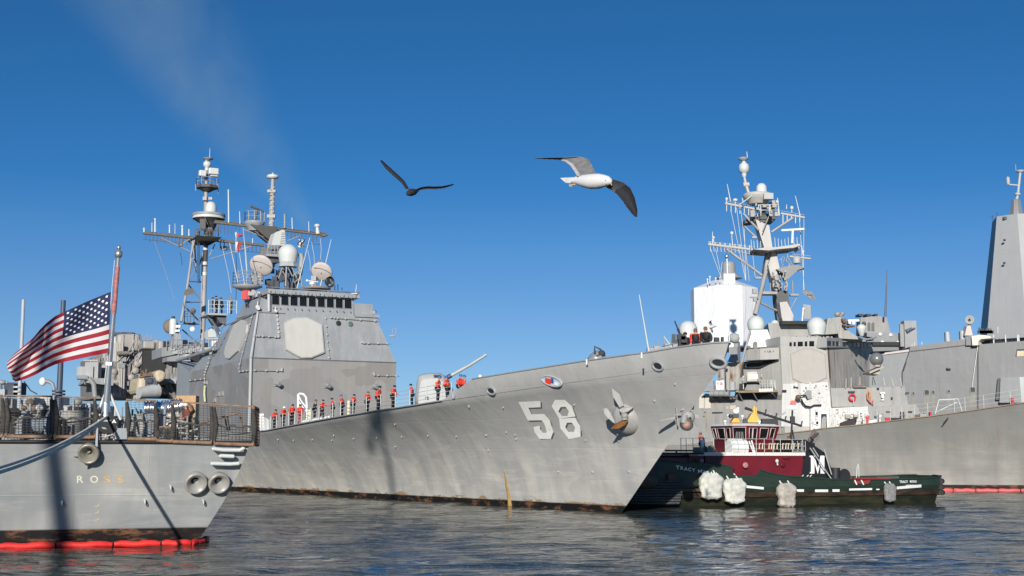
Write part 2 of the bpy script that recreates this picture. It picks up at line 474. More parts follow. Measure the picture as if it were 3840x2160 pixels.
M_CHULL = hull_mat('cruiser_hull_paint', (.44, .435, .415, 1), .42, rust=1.0, light=1.0, zr=.42)
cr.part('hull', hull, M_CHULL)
dk = MB()
rows = []
for t in ts:
    p = c_hull(t, 1, 1); q = c_hull(t, 1, -1); p.z -= .03; q.z -= .03
    rows.append([p, lerp(p, q, .5), q])
dk.grid(rows, smooth=False)
cr.part('deck', dk, GREY_D)
cap = MB()
pts = [hull.v[i * n + n - 1] for i in range(len(ts)) if C.L(hull.v[i * n + n - 1]).x > 41.2][::-1]
cap.path(pts, .05, 6)
m_ = len(ts) * n
pts = [hull.v[m_ + i * n + n - 1] for i in range(len(ts)) if C.L(hull.v[i * n + n - 1]).x > 41.2]
cap.path(pts, .05, 6)
cr.part('bulwark_cap', cap, GREY)
edge = MB(); edge.path([c_hull(t, 1, 1) + C.s * .02 for t in ts if C.L(c_hull(t, 1, 1)).x < 42], .05, 6)
cr.part('deck_edge_strip', edge, GREY_W)

# hull number 58 with its dark drop shade
def z1(x, y): return (1700 + x / 2.415, 1200 + y / 2.415)
def stroke(mb, pts, w, off, k=6, shift=(0, 0), closed=False):
    pts = [Vector((p[0], p[1], 0)) for p in pts]; N = len(pts); L = []; R = []
    for i in range(N):
        a_ = (pts[i] - pts[i - 1]).normalized() if (i or closed) else None
        b_ = (pts[(i + 1) % N] - pts[i]).normalized() if (i < N - 1 or closed) else None
        if a_ is None: a_ = b_
        if b_ is None: b_ = a_
        d = (a_ + b_).normalized(); nn = Vector((-d.y, d.x, 0)); kx = w / 2 / max(.45, nn.dot(Vector((-a_.y, a_.x, 0))))
        L.append(pts[i] + nn * kx); R.append(pts[i] - nn * kx)
    rng = range(N if closed else N - 1)
    for i in rng: quadpatch(mb, L[i], L[(i + 1) % N], R[(i + 1) % N], R[i], off, k, shift)
def quadpatch(mb, a, b, c, d, off, k=6, shift=(0, 0), mp=z1):
    rows = []
    for i in range(k + 1):
        r = []
        for j in range(k + 1):
            q = lerp(lerp(a, b, i / k), lerp(d, c, i / k), j / k)
            px, py = mp(q.x + shift[0], q.y + shift[1])
            r.append(on_hull(px, py, off))
        rows.append(r)
    if all(p is not None for r in rows for p in r): mb.grid(rows, smooth=True)
FIVE = [(792, 760), (636, 766), (694, 880), (812, 878), (850, 920), (878, 1008), (864, 1048), (798, 1048), (764, 1002), (755, 962)]
E_UP = ([(892, 778), (922, 722), (1012, 722), (1076, 780), (1110, 872), (962, 892)], [(953, 825), (975, 785), (1020, 785), (1048, 825), (1035, 868), (985, 868)])
E_LO = ([(972, 980), (960, 893), (1106, 882), (1150, 960), (1156, 1055), (1050, 1078)], [(1015, 968), (1032, 928), (1075, 928), (1105, 970), (1095, 1012), (1045, 1012)])
def digits(off, shift):
    f = MB(); stroke(f, FIVE, 56, off, 6, shift)
    e = MB()
    for o_, i_ in (E_UP, E_LO):
        for k in range(6):
            A, B = o_[k], o_[(k + 1) % 6]; D, E_ = i_[k], i_[(k + 1) % 6]
            quadpatch(e, Vector((*A, 0)), Vector((*B, 0)), Vector((*E_, 0)), Vector((*D, 0)), off, 5, shift)
    return f, e
NUMW = plain('number_white', (.92, .91, .85), .55, var=.06)
NUMD = plain('number_shade', (.12, .12, .12), .6, var=.06)
fs, es = digits(.012, (12, 14)); f5, e8 = digits(.024, (0, 0))
p5 = cr.part('hull_number_digit', f5, NUMW, label='white painted digit 5 of the bow number', recalc=False); cr.part('digit_shade', fs, NUMD, p5, recalc=False)
p8 = cr.part('hull_number_digit', e8, NUMW, label='white painted digit 8 of the bow number', recalc=False); cr.part('digit_shade', es, NUMD, p8, recalc=False)

# chocks, bullnose, the oval opening in the bulwark
def chock(px, py, rx, ry, tube, inner=True, mat=GREY, name='chock'):
    c = on_hull(px, py, .03); nn = hull_n(px, py)
    ux = (ray(px + 10, py) - ray(px, py)); ex = (ux - nn * ux.dot(nn)).normalized(); ey = nn.cross(ex).normalized()
    Y = c.y; k = Y / FPX
    m = MB(); N = 28
    fore = max(.45, abs(ex.dot(Xv)))
    m.path([c + ex * math.cos(2 * math.pi * i / N) * rx * k / fore + ey * math.sin(2 * math.pi * i / N) * ry * k * 1.05 for i in range(N)], tube * k, 8, 0, True)
    o = cr.part(name, m, mat)
    h = MB(); h.add([c + ex * math.cos(2 * math.pi * i / N) * rx * k / fore + ey * math.sin(2 * math.pi * i / N) * ry * k * 1.05 for i in range(N)], [tuple(range(N))])
    cr.part('chock_opening', h, BLACK if inner is True else inner, o, recalc=False)
    return c, ex, ey, k
chock(1843, 1466, 15, 12, 4.5)
chock(2468, 1373, 17, 15, 5.0)
chock(2694, 1360, 27, 18, 7)
c, ex, ey, k = chock(2070, 1429, 36, 17, 4, inner=plain('gap_daylight', (.42, .52, .66), .6), mat=GREY_L, name='oval_chock')  # pale blue plate stands for daylight showing through the opening
m = MB(); m.box(c - ex * .32 + Vector((0, -.02, -.06)), .5, .03, .34, (ex, hull_n(2070, 1429), ey)); cr.part('red_fitting', m, RED)
m = MB(); m.box(c + ex * .05 + Vector((0, -.02, .03)), .22, .03, .3, (ex, hull_n(2070, 1429), ey)); cr.part('blue_fitting', m, plain('blue_cloth', (.03, .09, .22), .7))
m = MB(); m.box(c + ex * .40 + Vector((0, -.02, -.10)), .3, .03, .18, (ex, hull_n(2070, 1429), ey)); cr.part('white_fitting', m, WHITE)
chock(1702, 1478, 6, 16, 3, inner=plain('gap_daylight', (.42, .52, .66), .6))
# small padeyes dotted over the plating
for k_, (x, y) in enumerate([(1042, 1648), (1102, 1650), (1172, 1648), (1252, 1632), (1246, 1650), (1326, 1644), (1413, 1641), (1482, 1590), (1507, 1637), (1605, 1633), (1712, 1636), (1758, 1521), (1825, 1631), (1888, 1527), (1760, 1525), (1822, 1630), (1932, 1630), (1937, 1646), (2154, 1517), (2197, 1650), (2222, 1769), (2322, 1653), (2456, 1502), (2533, 1440), (1832, 1688), (2095, 1768), (2223, 1770), (2360, 1768), (1483, 1674), (1900, 1620)]):
    q = on_hull(x, y, .04)
    if q is None: continue
    m = MB(); nn = hull_n(x, y); m.tube(q - nn * .06, q + nn * .06, .05, .035, 6); m.tube(q + Vector((0, 0, -.07)), q + nn * .05 + Vector((0, 0, .05)), .025, .025, 5)
    cr.part('padeye', m, GREY_L)
# raised fender bar stained brown
bar = MB(); pts = [on_hull(1893, 1769, .02), on_hull(1902, 1820, .03), on_hull(1912, 1872, .03), on_hull(1915, 1900, .02)]
bar.path(pts, [.04, .10, .13, .2], 8)
RUSTP = plain('primer_stain', srgb(150, 122, 72), .8, var=.3, scale=3)
cr.part('rubbing_bar', bar, RUSTP)

# anchors in their bolsters
def anchor_bolster(px, py, R):
    c = on_hull(px, py, 0); nn = (hull_n(px, py) + Vector((.1, -.35, -.1))).normalized()
    m = MB(); m.lathe(c - nn * .25, nn, [(R * 1.02, 0), (R, .25), (R * .93, .5), (R * .72, .72), (R * .42, .82), (.02, .84)], 28)
    return c, nn, m
c, nn, m = anchor_bolster(2352, 1570, .93)
an_b = cr.part('anchor_bolster', m, paint('bolster_grey', (.34, .335, .32), .5, .1, .15, .5, .2, 1.2))
def A1(x, y, d=0.0): return P(2200 + x / 5.174, 1420 + y / 5.174, c.y - d)
an = MB()
# the shank head, crown and two flukes of the starboard anchor
an.prism([A1(490, 185, .95), A1(640, 300, 1.0), A1(720, 520, 1.05), A1(640, 560, 1.05), A1(510, 350, 1.0)], Vector((.02, .14, .02)))
an.prism([A1(325, 580, .7), A1(390, 570, .75), A1(470, 660, .85), A1(545, 830, .95), A1(540, 870, .95), A1(420, 770, .85), A1(340, 680, .75)], Vector((.02, .14, .02)))
an.prism([A1(630, 590, 1.15), A1(900, 540, 1.15), A1(890, 570, 1.2), A1(800, 640, 1.25), A1(700, 670, 1.2), A1(640, 640, 1.15)], Vector((0, .25, .02)))
an.tube(A1(700, 560, 1.0), A1(740, 800, 1.0), .14, .19, 10); an.ball(A1(735, 720, 1.05), .2)
ANCH = paint('anchor_grey', (.30, .295, .28), .6, .15, .2, .8, .2, 2.0); cr.part('anchor', an, ANCH, an_b)
an = MB(); an.prism([A1(465, 970, .9), A1(560, 880, .98), A1(790, 760, 1.05), A1(800, 820, 1.02), A1(740, 900, .95), A1(620, 970, .9)], Vector((0, .16, .02)))
cr.part('rusty_fluke', an, plain('rust_brown', srgb(122, 80, 40), .85, var=.5, scale=7, bump=.3), an_b)
# second anchor hung at the stem
ca = C.V(2560, 1560, 0.0)
def A2(x, y, d=0.0): return P(2200 + x / 5.174, 1420 + y / 5.174, ca.y - d)
m = MB(); m.hexa([A2(1815, 620, .5), A2(2050, 600, .45), A2(2080, 600, -.3), A2(1830, 625, -.2), A2(1950, 480, .25), A2(2085, 430, .1), A2(2100, 430, -.3), A2(1960, 480, -.2)])
hp = cr.part('stem_hawsepipe', m, GREY)
m = MB()
m.prism([A2(1730, 560, .5), A2(1745, 560, .5), A2(1780, 900, .55), A2(1765, 920, .55)], Vector((0, .25, 0)))
m.tube(A2(1700, 705, .3), A2(2180, 705, .3), .05)
m.lathe(A2(1950, 730, .1), Vector((.1, -1, -.25)), [(.36, 0), (.37, .3), (.30, .42), (.1, .45)], 18)
m.prism([A2(1380, 825, .55), A2(1440, 790, .55), A2(1720, 740, .5), A2(1725, 775, .5), A2(1640, 800, .5)], Vector((0, .22, .02)))
m.tube(A2(2060, 740, .3), A2(2140, 900, .25), .07, .05)
m.tube(A2(2140, 900, .25), A2(2175, 920, .25), .05, .05)
m.box(A2(2125, 735, .3), .28, .1, .18)
m.tube(A2(1900, 700, .55), A2(1880, 860, .55), .16, .22, 10)
cr.part('anchor', m, ANCH, hp)
m = MB(); m.lathe(A2(1930, 880, .3), Vector((.05, -1, -.1)), [(.36, 0), (.36, .25), (.3, .34), (.2, .34)], 18); cr.part('hawse_ring', m, GREY_D, hp)
m = MB(); m.lathe(A2(1930, 890, .45), Vector((.05, -1, -.1)), [(.22, 0), (.2, .2), (.05, .26)], 16); cr.part('rusty_hub', m, plain('rust_pink', srgb(186, 140, 116), .8, var=.3), hp)
m = MB()
for (x, y) in ((1990, 690), (2003, 770)): m.lathe(A2(x, y, .5), Vector((.1, -1, -.2)), [(.085, 0), (.085, .04), (.02, .05)], 12)
cr.part('bolt_hole', m, BLACK, hp)
# ------------------------------------------------------------ cruiser superstructure
ZK, ZT, ZR = 12.5, 17.0, 19.02
def patch_mat():
    t = NT('patched_grey')
    co = t.coord(); v = t.node('ShaderNodeTexVoronoi', distance='CHEBYCHEV'); v.inputs['Scale'].default_value = .42
    t.l.new(t.coord(scale=(1, 1, 1.2)), v.inputs['Vector'])
    base = t.scale(t.mix(t.ramp(t.sep(v.outputs['Color'])[1], .45, .5), (.265, .25, .232, 1), (.275, .268, .258, 1)), t.ramp(t.sep(v.outputs['Color'])[0], 0, 1, .88, 1.10))
    st = t.coord(scale=(1.6, 1.6, .1))
    base = t.scale(base, t.ramp(t.noise(st, 1.2, 5, .6), .3, .7, .93, 1.06))
    base = t.mix(t.math('MULTIPLY', t.ramp(t.noise(st, .8, 7, .72), .62, .74), .35), base, srgb(128, 104, 74))
    t.l.new(base, t.b.inputs['Base Color']); t.b.inputs['Roughness'].default_value = .55
    t.bump(t.noise(co, .5, 3), .4, .10)
    return t.m
PATCH = patch_mat()
low = MB(); VS, VP = 7.0, -7.6
uL = C.L(C.V(664, 1400, VS)).x
low.hexa([C.W(0, VS, 4.5), C.W(0, VP, 4.5), C.W(-24, VP, 4.5), C.W(-24, VS, 4.5), C.W(0, VS, ZK), C.W(0, VP, ZK), C.W(-24, VP, ZK), C.W(-24, VS, ZK)])
house = cr.part('deckhouse', low, PATCH)
# upper block: its aft edge runs steeply down
UF1 = -.9
up = MB()
vS, vP = 6.15, -5.75
ua_t = C.L(C.V(884, 1176, vS)).x; ua_b = C.L(C.V(690, 1345, VS)).x
up.hexa([C.W(-.03, VS, ZK), C.W(-.03, VP, ZK), C.W(-24, VP, ZK), C.W(-24, VS, ZK), C.W(UF1, vS, ZT), C.W(UF1, vP, ZT), C.W(ua_t, vP, ZT), C.W(ua_t, vS, ZT)])
cr.part('upper_deckhouse', up, paint('bridge_grey', (.305, .315, .32), .5, .09, .12, .15, .35, .5, .8), house)
# side wall running aft below the upper block
aft = MB()
zA = C.L(C.V(690, 1350, VS)).z
aft.hexa([C.W(-24, VS, 4.5), C.W(-24, -6, 4.5), C.W(uL, -6, 4.5), C.W(uL, VS, 4.5), C.W(-24, VS, ZK), C.W(-24, -6, ZK), C.W(uL, -6, zA), C.W(uL, VS, zA)])
cr.part('aft_deckhouse', aft, GREY)
# ledge and corner strips
m = MB(); m.tube(C.W(.06, VS + .05, 4.5), C.W(.06, VS + .05, ZK), .16, .16, 8); m.tube(C.W(.06, VS + .05, ZK), C.W(UF1, vS + .05, ZT), .16, .12, 8); cr.part('corner_strip', m, GREY_L, house)
m = MB(); m.tube(C.W(.04, VS, ZK), C.W(.04, VP, ZK), .05); cr.part('knuckle_strip', m, paint('seam_grey', (.16, .16, .16), .6), house)
# phased array panels
def on_front(px, py, off=0.0):   # sloped front of the upper block
    p0 = C.W(0, 0, ZK); e = (C.W(UF1, 0, ZT) - p0).normalized(); nrm = C.s.cross(e).normalized()
    if nrm.dot(C.b) < 0: nrm = -nrm
    return hit(px, py, p0 + nrm * off, nrm), nrm
def on_side(px, py, off=0.0):
    p0 = C.W(0, VS, ZK); e = (C.W(UF1, vS, ZT) - p0); e = e - C.b * e.dot(C.b); nrm = C.b.cross(e.normalized()).normalized()
    if nrm.dot(C.s) < 0: nrm = -nrm
    return hit(px, py, p0 + nrm * off, nrm), nrm
def zc(x, y): return (860 + x / 2.2286, 1000 + y / 2.2286)
def panel(fn, pts, off, thick, mat, name, parent=None, label=None):
    q = [fn(*p, off) for p in pts]; m = MB(); m.prism([a for a, _ in q], -q[0][1] * thick); return cr.part(name, m, mat, parent or house, label)
oc = [zc(*p) for p in [(462, 475), (545, 433), (655, 432), (770, 490), (790, 712), (685, 755), (605, 757), (480, 690)]]
ctr = (sum(p[0] for p in oc) / 8, sum(p[1] for p in oc) / 8)
big = [((p[0] - ctr[0]) * 1.05 + ctr[0], (p[1] - ctr[1]) * 1.05 + ctr[1]) for p in oc]
ap = panel(on_front, big, .22, .3, GREY_L, 'array_frame'); panel(on_front, oc, .30, .12, PANEL, 'array_panel', ap)
def zs_(x, y): return (640 + x / 3.622, 1000 + y / 3.622)
oc2 = [zs_(*p) for p in [(955, 722), (985, 722), (1028, 790), (1020, 900), (905, 1145), (790, 1250), (745, 1240), (722, 1180), (740, 1090), (850, 790)]]
ap = panel(on_side, oc2, .2, .3, PANEL, 'array_panel', None, 'cream array panel on the starboard side')
# pilothouse
pil = MB(); BV0, BV1 = 5.15, -3.45
pil.hexa([C.W(-.95, BV0, ZT), C.W(-.95, BV1, ZT), C.W(-9, BV1, ZT), C.W(-9, BV0, ZT), C.W(-1.1, BV0, ZR), C.W(-1.1, BV1, ZR), C.W(-9, BV1, ZR), C.W(-9, BV0, ZR)])
ph = cr.part('pilothouse', pil, GREY)
m = MB(); m.hexa([C.W(-.55, BV0 + .2, ZR - .28), C.W(-.55, BV1 - .45, ZR - .28), C.W(-9, BV1 - .4, ZR - .28), C.W(-9, BV0 + .2, ZR - .28), C.W(-.7, BV0 + .2, ZR + .22), C.W(-.7, BV1 - .45, ZR + .22), C.W(-9, BV1 - .4, ZR + .22), C.W(-9, BV0 + .2, ZR + .22)])
cr.part('pilothouse_roof', m, GREY, ph)
m = MB(); m.tube(C.W(-.5, BV0 + .3, ZR + .3), C.W(-.5, BV1 - .5, ZR + .3), .05); 
for i in range(22): m.box(C.W(-.5, lerp(BV0, BV1, i / 21), ZR - .1 - .08 * (i % 3)), .10, .14, .16 + .06 * (i % 2))
cr.part('roof_edge_fittings', m, plain('fitting_grey', (.2, .2, .2), .6, var=.3), ph)
ww = (BV0 - BV1 - .35) / 9
for i in range(9):
    v0 = BV0 - .30 - i * ww; v1 = v0 - ww + .17; zb, zt = 17.72, 18.62
    m = MB()
    ub = lambda z: -.95 - .15 * (z - ZT) / 2 + .012
    m.add([C.W(ub(zb), v0, zb), C.W(ub(zb), v1, zb), C.W(ub(zt), v1, zt), C.W(ub(zt), v0, zt)], [(0, 1, 2, 3)])
    w = cr.part('window_pane', m, GLASS, ph)
    m = MB(); m.path([C.W(ub(z) + .02, v, z) for v, z in ((v0, zb), (v1, zb), (v1, zt), (v0, zt))], .035, 5, 0, True); cr.part('window_frame', m, GREY, w)
m = MB(); m.tube(C.W(-.8, BV0 + .02, ZT), C.W(-.95, BV0 + .02, ZR), .17, .17, 8); cr.part('corner_post', m, GREY_L, ph)
m = MB()
for i in range(12): m.tube(C.W(-.9, lerp(BV0 - .4, BV1 + .4, i / 11), 17.42), C.W(-.75, lerp(BV0 - .4, BV1 + .4, i / 11), 17.35), .06, .05, 6)
cr.part('wiper_motor', m, plain('fitting_grey', (.2, .2, .2), .6, var=.3), ph)
for i in range(4):
    m = MB(); u0 = -1.3 - i * 1.2
    m.add([C.W(u0, BV0 + .012, 17.7), C.W(u0 - 1.0, BV0 + .012, 17.7), C.W(u0 - 1.0, BV0 + .012, 18.6), C.W(u0, BV0 + .012, 18.6)], [(0, 1, 2, 3)]); cr.part('window_pane', m, GLASS, ph)
# bridge wing with its H, to starboard
m = MB(); zw = ZT - .05; ue = C.L(C.V(884, 1178, 6.3)).x
bw = [C.W(-.95, 6.25, zw), C.W(ue, 6.25, zw), C.W(ue + 1.6, 6.0, 18.35), C.W(-.95, 6.0, 18.35)]
m.prism(bw, -C.s * .08)
m.prism([C.W(-.95, 6.25, zw), C.W(-.95, BV0, zw), C.W(-.95, BV0, 18.1), C.W(-.95, 6.0, 18.35)], -C.b * .08)
wing = cr.part('bridge_wing', m, GREY)
m = MB(); hx = [(1022, 485), (1022, 555), (1022, 520), (1047, 515), (1047, 480), (1047, 550)]
hp_ = [C.V(*zs_(*p), 6.22) for p in hx]
m.tube(hp_[0], hp_[1], .05); m.tube(hp_[2], hp_[3], .05); m.tube(hp_[4], hp_[5], .05); m.tube(C.V(*zs_(1062, 538), 6.22), C.V(*zs_(1062, 548), 6.22), .05)
cr.part('painted_letter', m, BLACK, wing)
m = MB(); m.tube(C.W(-.9, 6.3, zw - .02), C.W(ue - 4, 6.45, zw - .4), .06); m.tube(C.W(-.8, 6.3, zw - .02), C.W(-.8, 3.6, zw - .02), .06)
cr.part('wing_pipe', m, GREY_W, wing)
# floodlights on the wing and front
def flood(px, py, fn, name='floodlight', s=1.0):
    p, nrm = fn(px, py, .25); m = MB(); m.ball(p, .2 * s, 1.1, 12); m.tube(p - nrm * .25, p, .07); m.tube(p, p + Vector((0, 0, .5 * s)), .05)
    m.tube(p + Vector((0, 0, -.12)), p + nrm * .25 + Vector((0, 0, -.15)), .16 * s, .18 * s, 10)
    return cr.part(name, m, RADOME, house)
flood(966, 1152, on_front, s=1.1); flood(1033, 1164, on_front, s=.7)
# port-side ledge, binocular stand
m = MB(); m.box(C.W(-3, -4.8, ZT + .08), 4.6, 2.6, .3, (C.b, C.s, Zv)); m.box(C.W(-1.2, -4.5, ZT + .7), .12, 2.0, 1.2, (C.b, C.s, Zv)); cr.part('bridge_wing', m, GREY)
m = MB(); q = C.U(1380, 1180, -1.5); m.tube(q + V3(0, 0, -.8), q, .12, .1); 
for dx in (-.55, -.15, .3, .62): m.tube(q + V3(dx, -.25, .12 * (dx > 0) + .1), q + V3(dx, .5, .25 + .1 * (dx > 0)), .17, .17, 9)
m.box(q + V3(0, 0, .15), 1.3, .25, .25)
cr.part('sighting_director', m, GREY_W)
# pipes and fittings across the front
def pipe(pts, fn, r=.05, off=.12, mat=None, name='wire_conduit'):
    q = [fn(*p, off)[0] for p in pts]; m = MB(); m.path(q, r, 6)
    for i in range(len(q) - 1):
        for k in (.15, .5, .85): m.box(lerp(q[i], q[i + 1], k), .16, .3, .14)
    return cr.part(name, m, mat or GREY_W, house)
def low_front(px, py, off=0.0): return hit(px, py, C.W(off, 0, 0), C.b), C.b
pipe([zc(*p) for p in [(75, 880), (160, 868)]], lambda a, b_, o: (C.V(a, b_, VS + o), C.s))
pipe([zc(*p) for p in [(175, 866), (440, 872), (440, 850)]], low_front)
pipe([zc(*p) for p in [(200, 580), (260, 580), (410, 592), (415, 570)]], on_front)
pipe([zc(*p) for p in [(840, 425), (920, 432), (1270, 458)]], on_front)
pipe([zc(*p) for p in [(1105, 632), (1130, 640), (1355, 645)]], on_front)
pipe([zc(*p) for p in [(1205, 885), (1215, 908), (1425, 915)]], low_front)
pipe([zc(*p) for p in [(400, 395), (410, 500), (420, 600)]], on_front, .03, .05, GREY_L, 'weld_strip')
pipe([zc(*p) for p in [(805, 400), (820, 600), (838, 790)]], on_front, .03, .05, GREY, 'weld_strip')
pipe([zc(*p) for p in [(195, 400), (150, 570), (75, 860)]], on_side, .05, .12)
for (x, y) in [(398, 975), (815, 990), (1212, 998)]:
    p = low_front(*zc(x, y), .3)[0]; m = MB(); m.ball(p, .22, 1, 10); m.tube(p, p + C.b * .35 + V3(.15, 0, -.1), .2, .22, 10); m.tube(p + V3(-.5, .1, -.2), p + V3(.5, .1, -.25), .04)
    cr.part('floodlight', m, GREY_W, house)
for (x, y, mat) in [(912, 473, BLACK), (1012, 480, plain('green_glass', (.10, .16, .13), .2))]:
    p, nrm = on_front(*zc(x, y), .03); m = MB(); m.lathe(p - nrm * .02, nrm, [(.26, 0), (.26, .05), (.17, .06), (.02, .06)], 18); cr.part('porthole', m, mat, house)
p, nrm = on_front(*zc(1340, 580), .2); m = MB(); m.box(p + V3(.25, 0, 0), .5, .4, .12); m.path([p + V3(.3, 0, .1), p + V3(.3, 0, .75), p + V3(.62, 0, .75), p + V3(.62, 0, .1)], .04, 6); cr.part('lifebuoy_rack', m, GREY_W, house)
# side fittings on the starboard wall
def on_wall(px, py, off=0.0): return C.V(px, py, VS + off), C.s
for (x, y, w, h) in [(770, 1436, 16, 11), (818, 1478, 11, 14), (832, 1476, 11, 16), (804, 1501, 12, 14)]:
    m = MB(); p = on_wall(x, y, .05)[0]; k = p.y / FPX; m.box(p, w * k / .33, .1, h * k, (C.b, C.s, Zv)); cr.part('vent_louvre', m, TAN, house)
pipe([(706, 1428), (762, 1422)], on_wall); pipe([(790, 1318), (780, 1370), (768, 1400), (768, 1440)], on_wall)
pipe([(614, 1502), (710, 1489)], on_wall); 
pipe([(840, 1120 + 90), (812, 1290), (790, 1330)], on_wall, .04, .2)
# hose of signal colours hanging down the wall
m = MB(); m.path([on_wall(768, 1446, .3)[0], on_wall(766, 1475, .3)[0], on_wall(769, 1508, .3)[0]], .12, 7); cr.part('hanging_strap', m, plain('strap_yellow', srgb(190, 190, 150), .7, var=.3, scale=6))
# breakwater life raft frame on deck, white
def deck_at(px, py, inset=.5): return C.solve(px, py, lambda u: c_vd(u) - inset)
q = deck_at(1137, 1580, 1.0); k = q.y / FPX
def D(px, py): return P(px, py, q.y)
m = MB()
m.path([D(1118, 1578), D(1118, 1480), D(1124, 1476), D(1138, 1478), D(1148, 1490), D(1151, 1520), D(1150, 1575)], .10, 8)
m.path([D(1120, 1484), D(1128, 1502), D(1150, 1530)], .07, 7); m.path([D(1120, 1505), D(1132, 1522), D(1150, 1545)], .06, 7)
cr.part('davit_frame', m, WHITE)
m = MB()
for i, x in enumerate([1139, 1148, 1158, 1178, 1186, 1196, 1204, 1222, 1234]):
    p = deck_at(x, 1586 - (x - 1139) * .18, .35); m.ball(p + V3(0, 0, .12), .16, .7, 10); m.tube(p, p + V3(.3, .1, .06), .12, .1, 8)
cr.part('deck_fairlead', m, WHITE)
for (x, y, h) in [(1160, 1575, 34), (1307, 1555, 48)]:
    p = deck_at(x, y, 1.2); k = p.y / FPX; m = MB(); m.box(p + V3(0, 0, h * k / 2), 9 * k, .25, h * k); m.ball(p + V3(0, 0, h * k), .14, 1, 10); cr.part('deck_locker', m, plain('cream_locker', srgb(210, 200, 170), .6))
# guard rail along the forecastle edge
def rail(mb, pts, h, nw=3, r=.03, rw=.012, every=1):
    for i, p in enumerate(pts):
        if i % every == 0: mb.tube(p, p + V3(0, 0, h), r, r, 5)
    for k in range(nw):
        mb.path([p + V3(0, 0, h * (k + 1) / nw) for p in pts], rw, 4)
m = MB(); pts = []
for x in [1014, 1036, 1059, 1082, 1105, 1130, 1165, 1196, 1247, 1277, 1323, 1373, 1427, 1482, 1537, 1600, 1657, 1692]:
    y = interp([(1000, 1614), (1137, 1587), (1273, 1562), (1404, 1541), (1528, 1524), (1627, 1507), (1700, 1496)], x)
    pts.append(deck_at(x, y, .12))
rail(m, pts, 1.12, 4, .035, .018)
cr.part('guard_rail', m, RADOME)
# dark netted rack of life lines near the aft end of the visible deck
m = MB()
for i in range(9):
    p = deck_at(968 + i * 5, 1618 - i, .3); m.tube(p, p + V3(0, 0, 1.5 - .08 * i), .05, .04, 5)
p = deck_at(966, 1612, .2)
for i in range(5): m.box(p + V3(.15, -.1, .3 + .26 * i), .8, .2, .16)
cr.part('life_line_rack', m, WHITE)

# five inch gun
g0 = C.V(1625, 1500, 0.0)
def G(px, py, d=0.0): return P(px, py, g0.y + d)
def zg(x, y): return (1000 + x / 3.22, 1300 + y / 3.22)
sec = [(1795, 720, 1.0), (1798, 600, 1.0), (1818, 440, .95), (1840, 350, .8), (1900, 330, .75), (1990, 320, .7), (2100, 322, .7), (2150, 355, .75), (2210, 440, .85), (2265, 560, .95), (2275, 640, 1.0), (2262, 720, 1.0)]
m = MB(); front = [G(*zg(x, y), -.2) for x, y, w in sec]
rows = []
for d, sc in ((-1.45, .80), (-1.25, .93), (-.8, 1.0), (.8, 1.0), (1.25, .93), (1.45, .8)):
    cx = sum(p.x for p in front) / len(front); zb = min(p.z for p in front)
    rows.append([Vector((cx + (p.x - cx) * sc, g0.y + d, zb + (p.z - zb) * sc)) for p in front])
m.grid(rows, closed=True); N = len(front)
m.add(rows[0], [tuple(range(N))]); m.add(rows[-1], [tuple(range(N))])
gun = cr.part('gun_mount', m, GREY_L)
m = MB(); m.tube(G(*zg(2110, 415), -.6), G(*zg(2230, 345), -.6), .19, .17, 12); cr.part('gun_sleeve', m, plain('blue_grey', (.05, .075, .13), .5), gun)
m = MB(); m.path([G(*zg(2225, 348), -.6), G(1760, 1370, -.6), G(1822, 1331, -.6)], [.135, .12, .10], 12); m.tube(G(1817, 1334, -.6), G(1823, 1330, -.6), .125, .125, 12); cr.part('gun_barrel', m, GREY_L, gun)
m = MB(); m.box(G(*zg(2060, 350), -1.6), .55, .1, .14); m.box(G(*zg(1935, 620), -1.55), .22, .08, .22); cr.part('sight_port', m, BLACK, gun)
# deck light and fittings on the bulwark rim
m = MB()
for (x, y) in [(1951, 1389), (2200, 1348), (2406, 1322)]:
    p = C.V(x, y, 3); m.tube(p + V3(0, 0, -.3), p, .05)
p = C.V(1801, 1412, 4); m.ball(p, .14, 1, 10)
cr.part('bulwark_light', m, WHITE)
# covered winch drum standing above the bulwark
q = C.V(2240, 1345, 1.5)
def W_(x, y, d=0): return P(1700 + x / 2.415, 1200 + y / 2.415, q.y + d)
m = MB(); m.lathe(W_(1295, 360, .3), Vector((-.55, -.5, .6)), [(.05, -.35), (.55, -.3), (.62, 0), (.5, .25), (.3, .32), (.05, .34)], 20); wd = cr.part('reel', m, GREY_W)
m = MB(); m.path([W_(1280, 300), W_(1280, 240), W_(1330, 265), W_(1362, 310), W_(1355, 370)], .06, 7); m.ball(W_(1345, 305), .22, 1, 10); m.box(W_(1325, 340), .4, .3, .3)
cr.part('reel_hood', m, plain('dark_cover', (.05, .055, .06), .7, var=.4), wd)
m = MB(); m.box(W_(1292, 345, -.6), .16, .05, .14); cr.part('reel_plate', m, WHITE, wd)
# ------------------------------------------------------------ cruiser masts, radars and after superstructure
def ze(x, y): return (860 + x / 4.83, 840 + y / 4.83)
def zm(x, y): return (640 + x / 3.292, 560 + y / 3.292)
def zl(x, y): return (600 + x / 3.623, 960 + y / 3.623)
def zf(x, y): return (500 + x / 3.22, 540 + y / 3.22)
def za(x, y): return (250 + x / 3.623, 1150 + y / 3.623)
def vert_lathe(px, ytab, plane_u, n=20, frame=None):
    """turned shape upright at px: ytab is a list of (half width px, py)"""
    F = frame or C; p = F.U(px, ytab[0][1], plane_u); k = p.y / FPX
    m = MB(); prof = []
    for w, y in ytab:
        q = F.U(px, y, plane_u); prof.append((w * k, q.z))
    m.lathe(Vector((p.x, p.y, 0)), Zv, prof[::-1] if prof[0][1] > prof[-1][1] else prof, n)
    return m
UM = -46.0
def M(x, y, d=0.0): return C.U(x, y, UM) + C.b * d
mm = cr
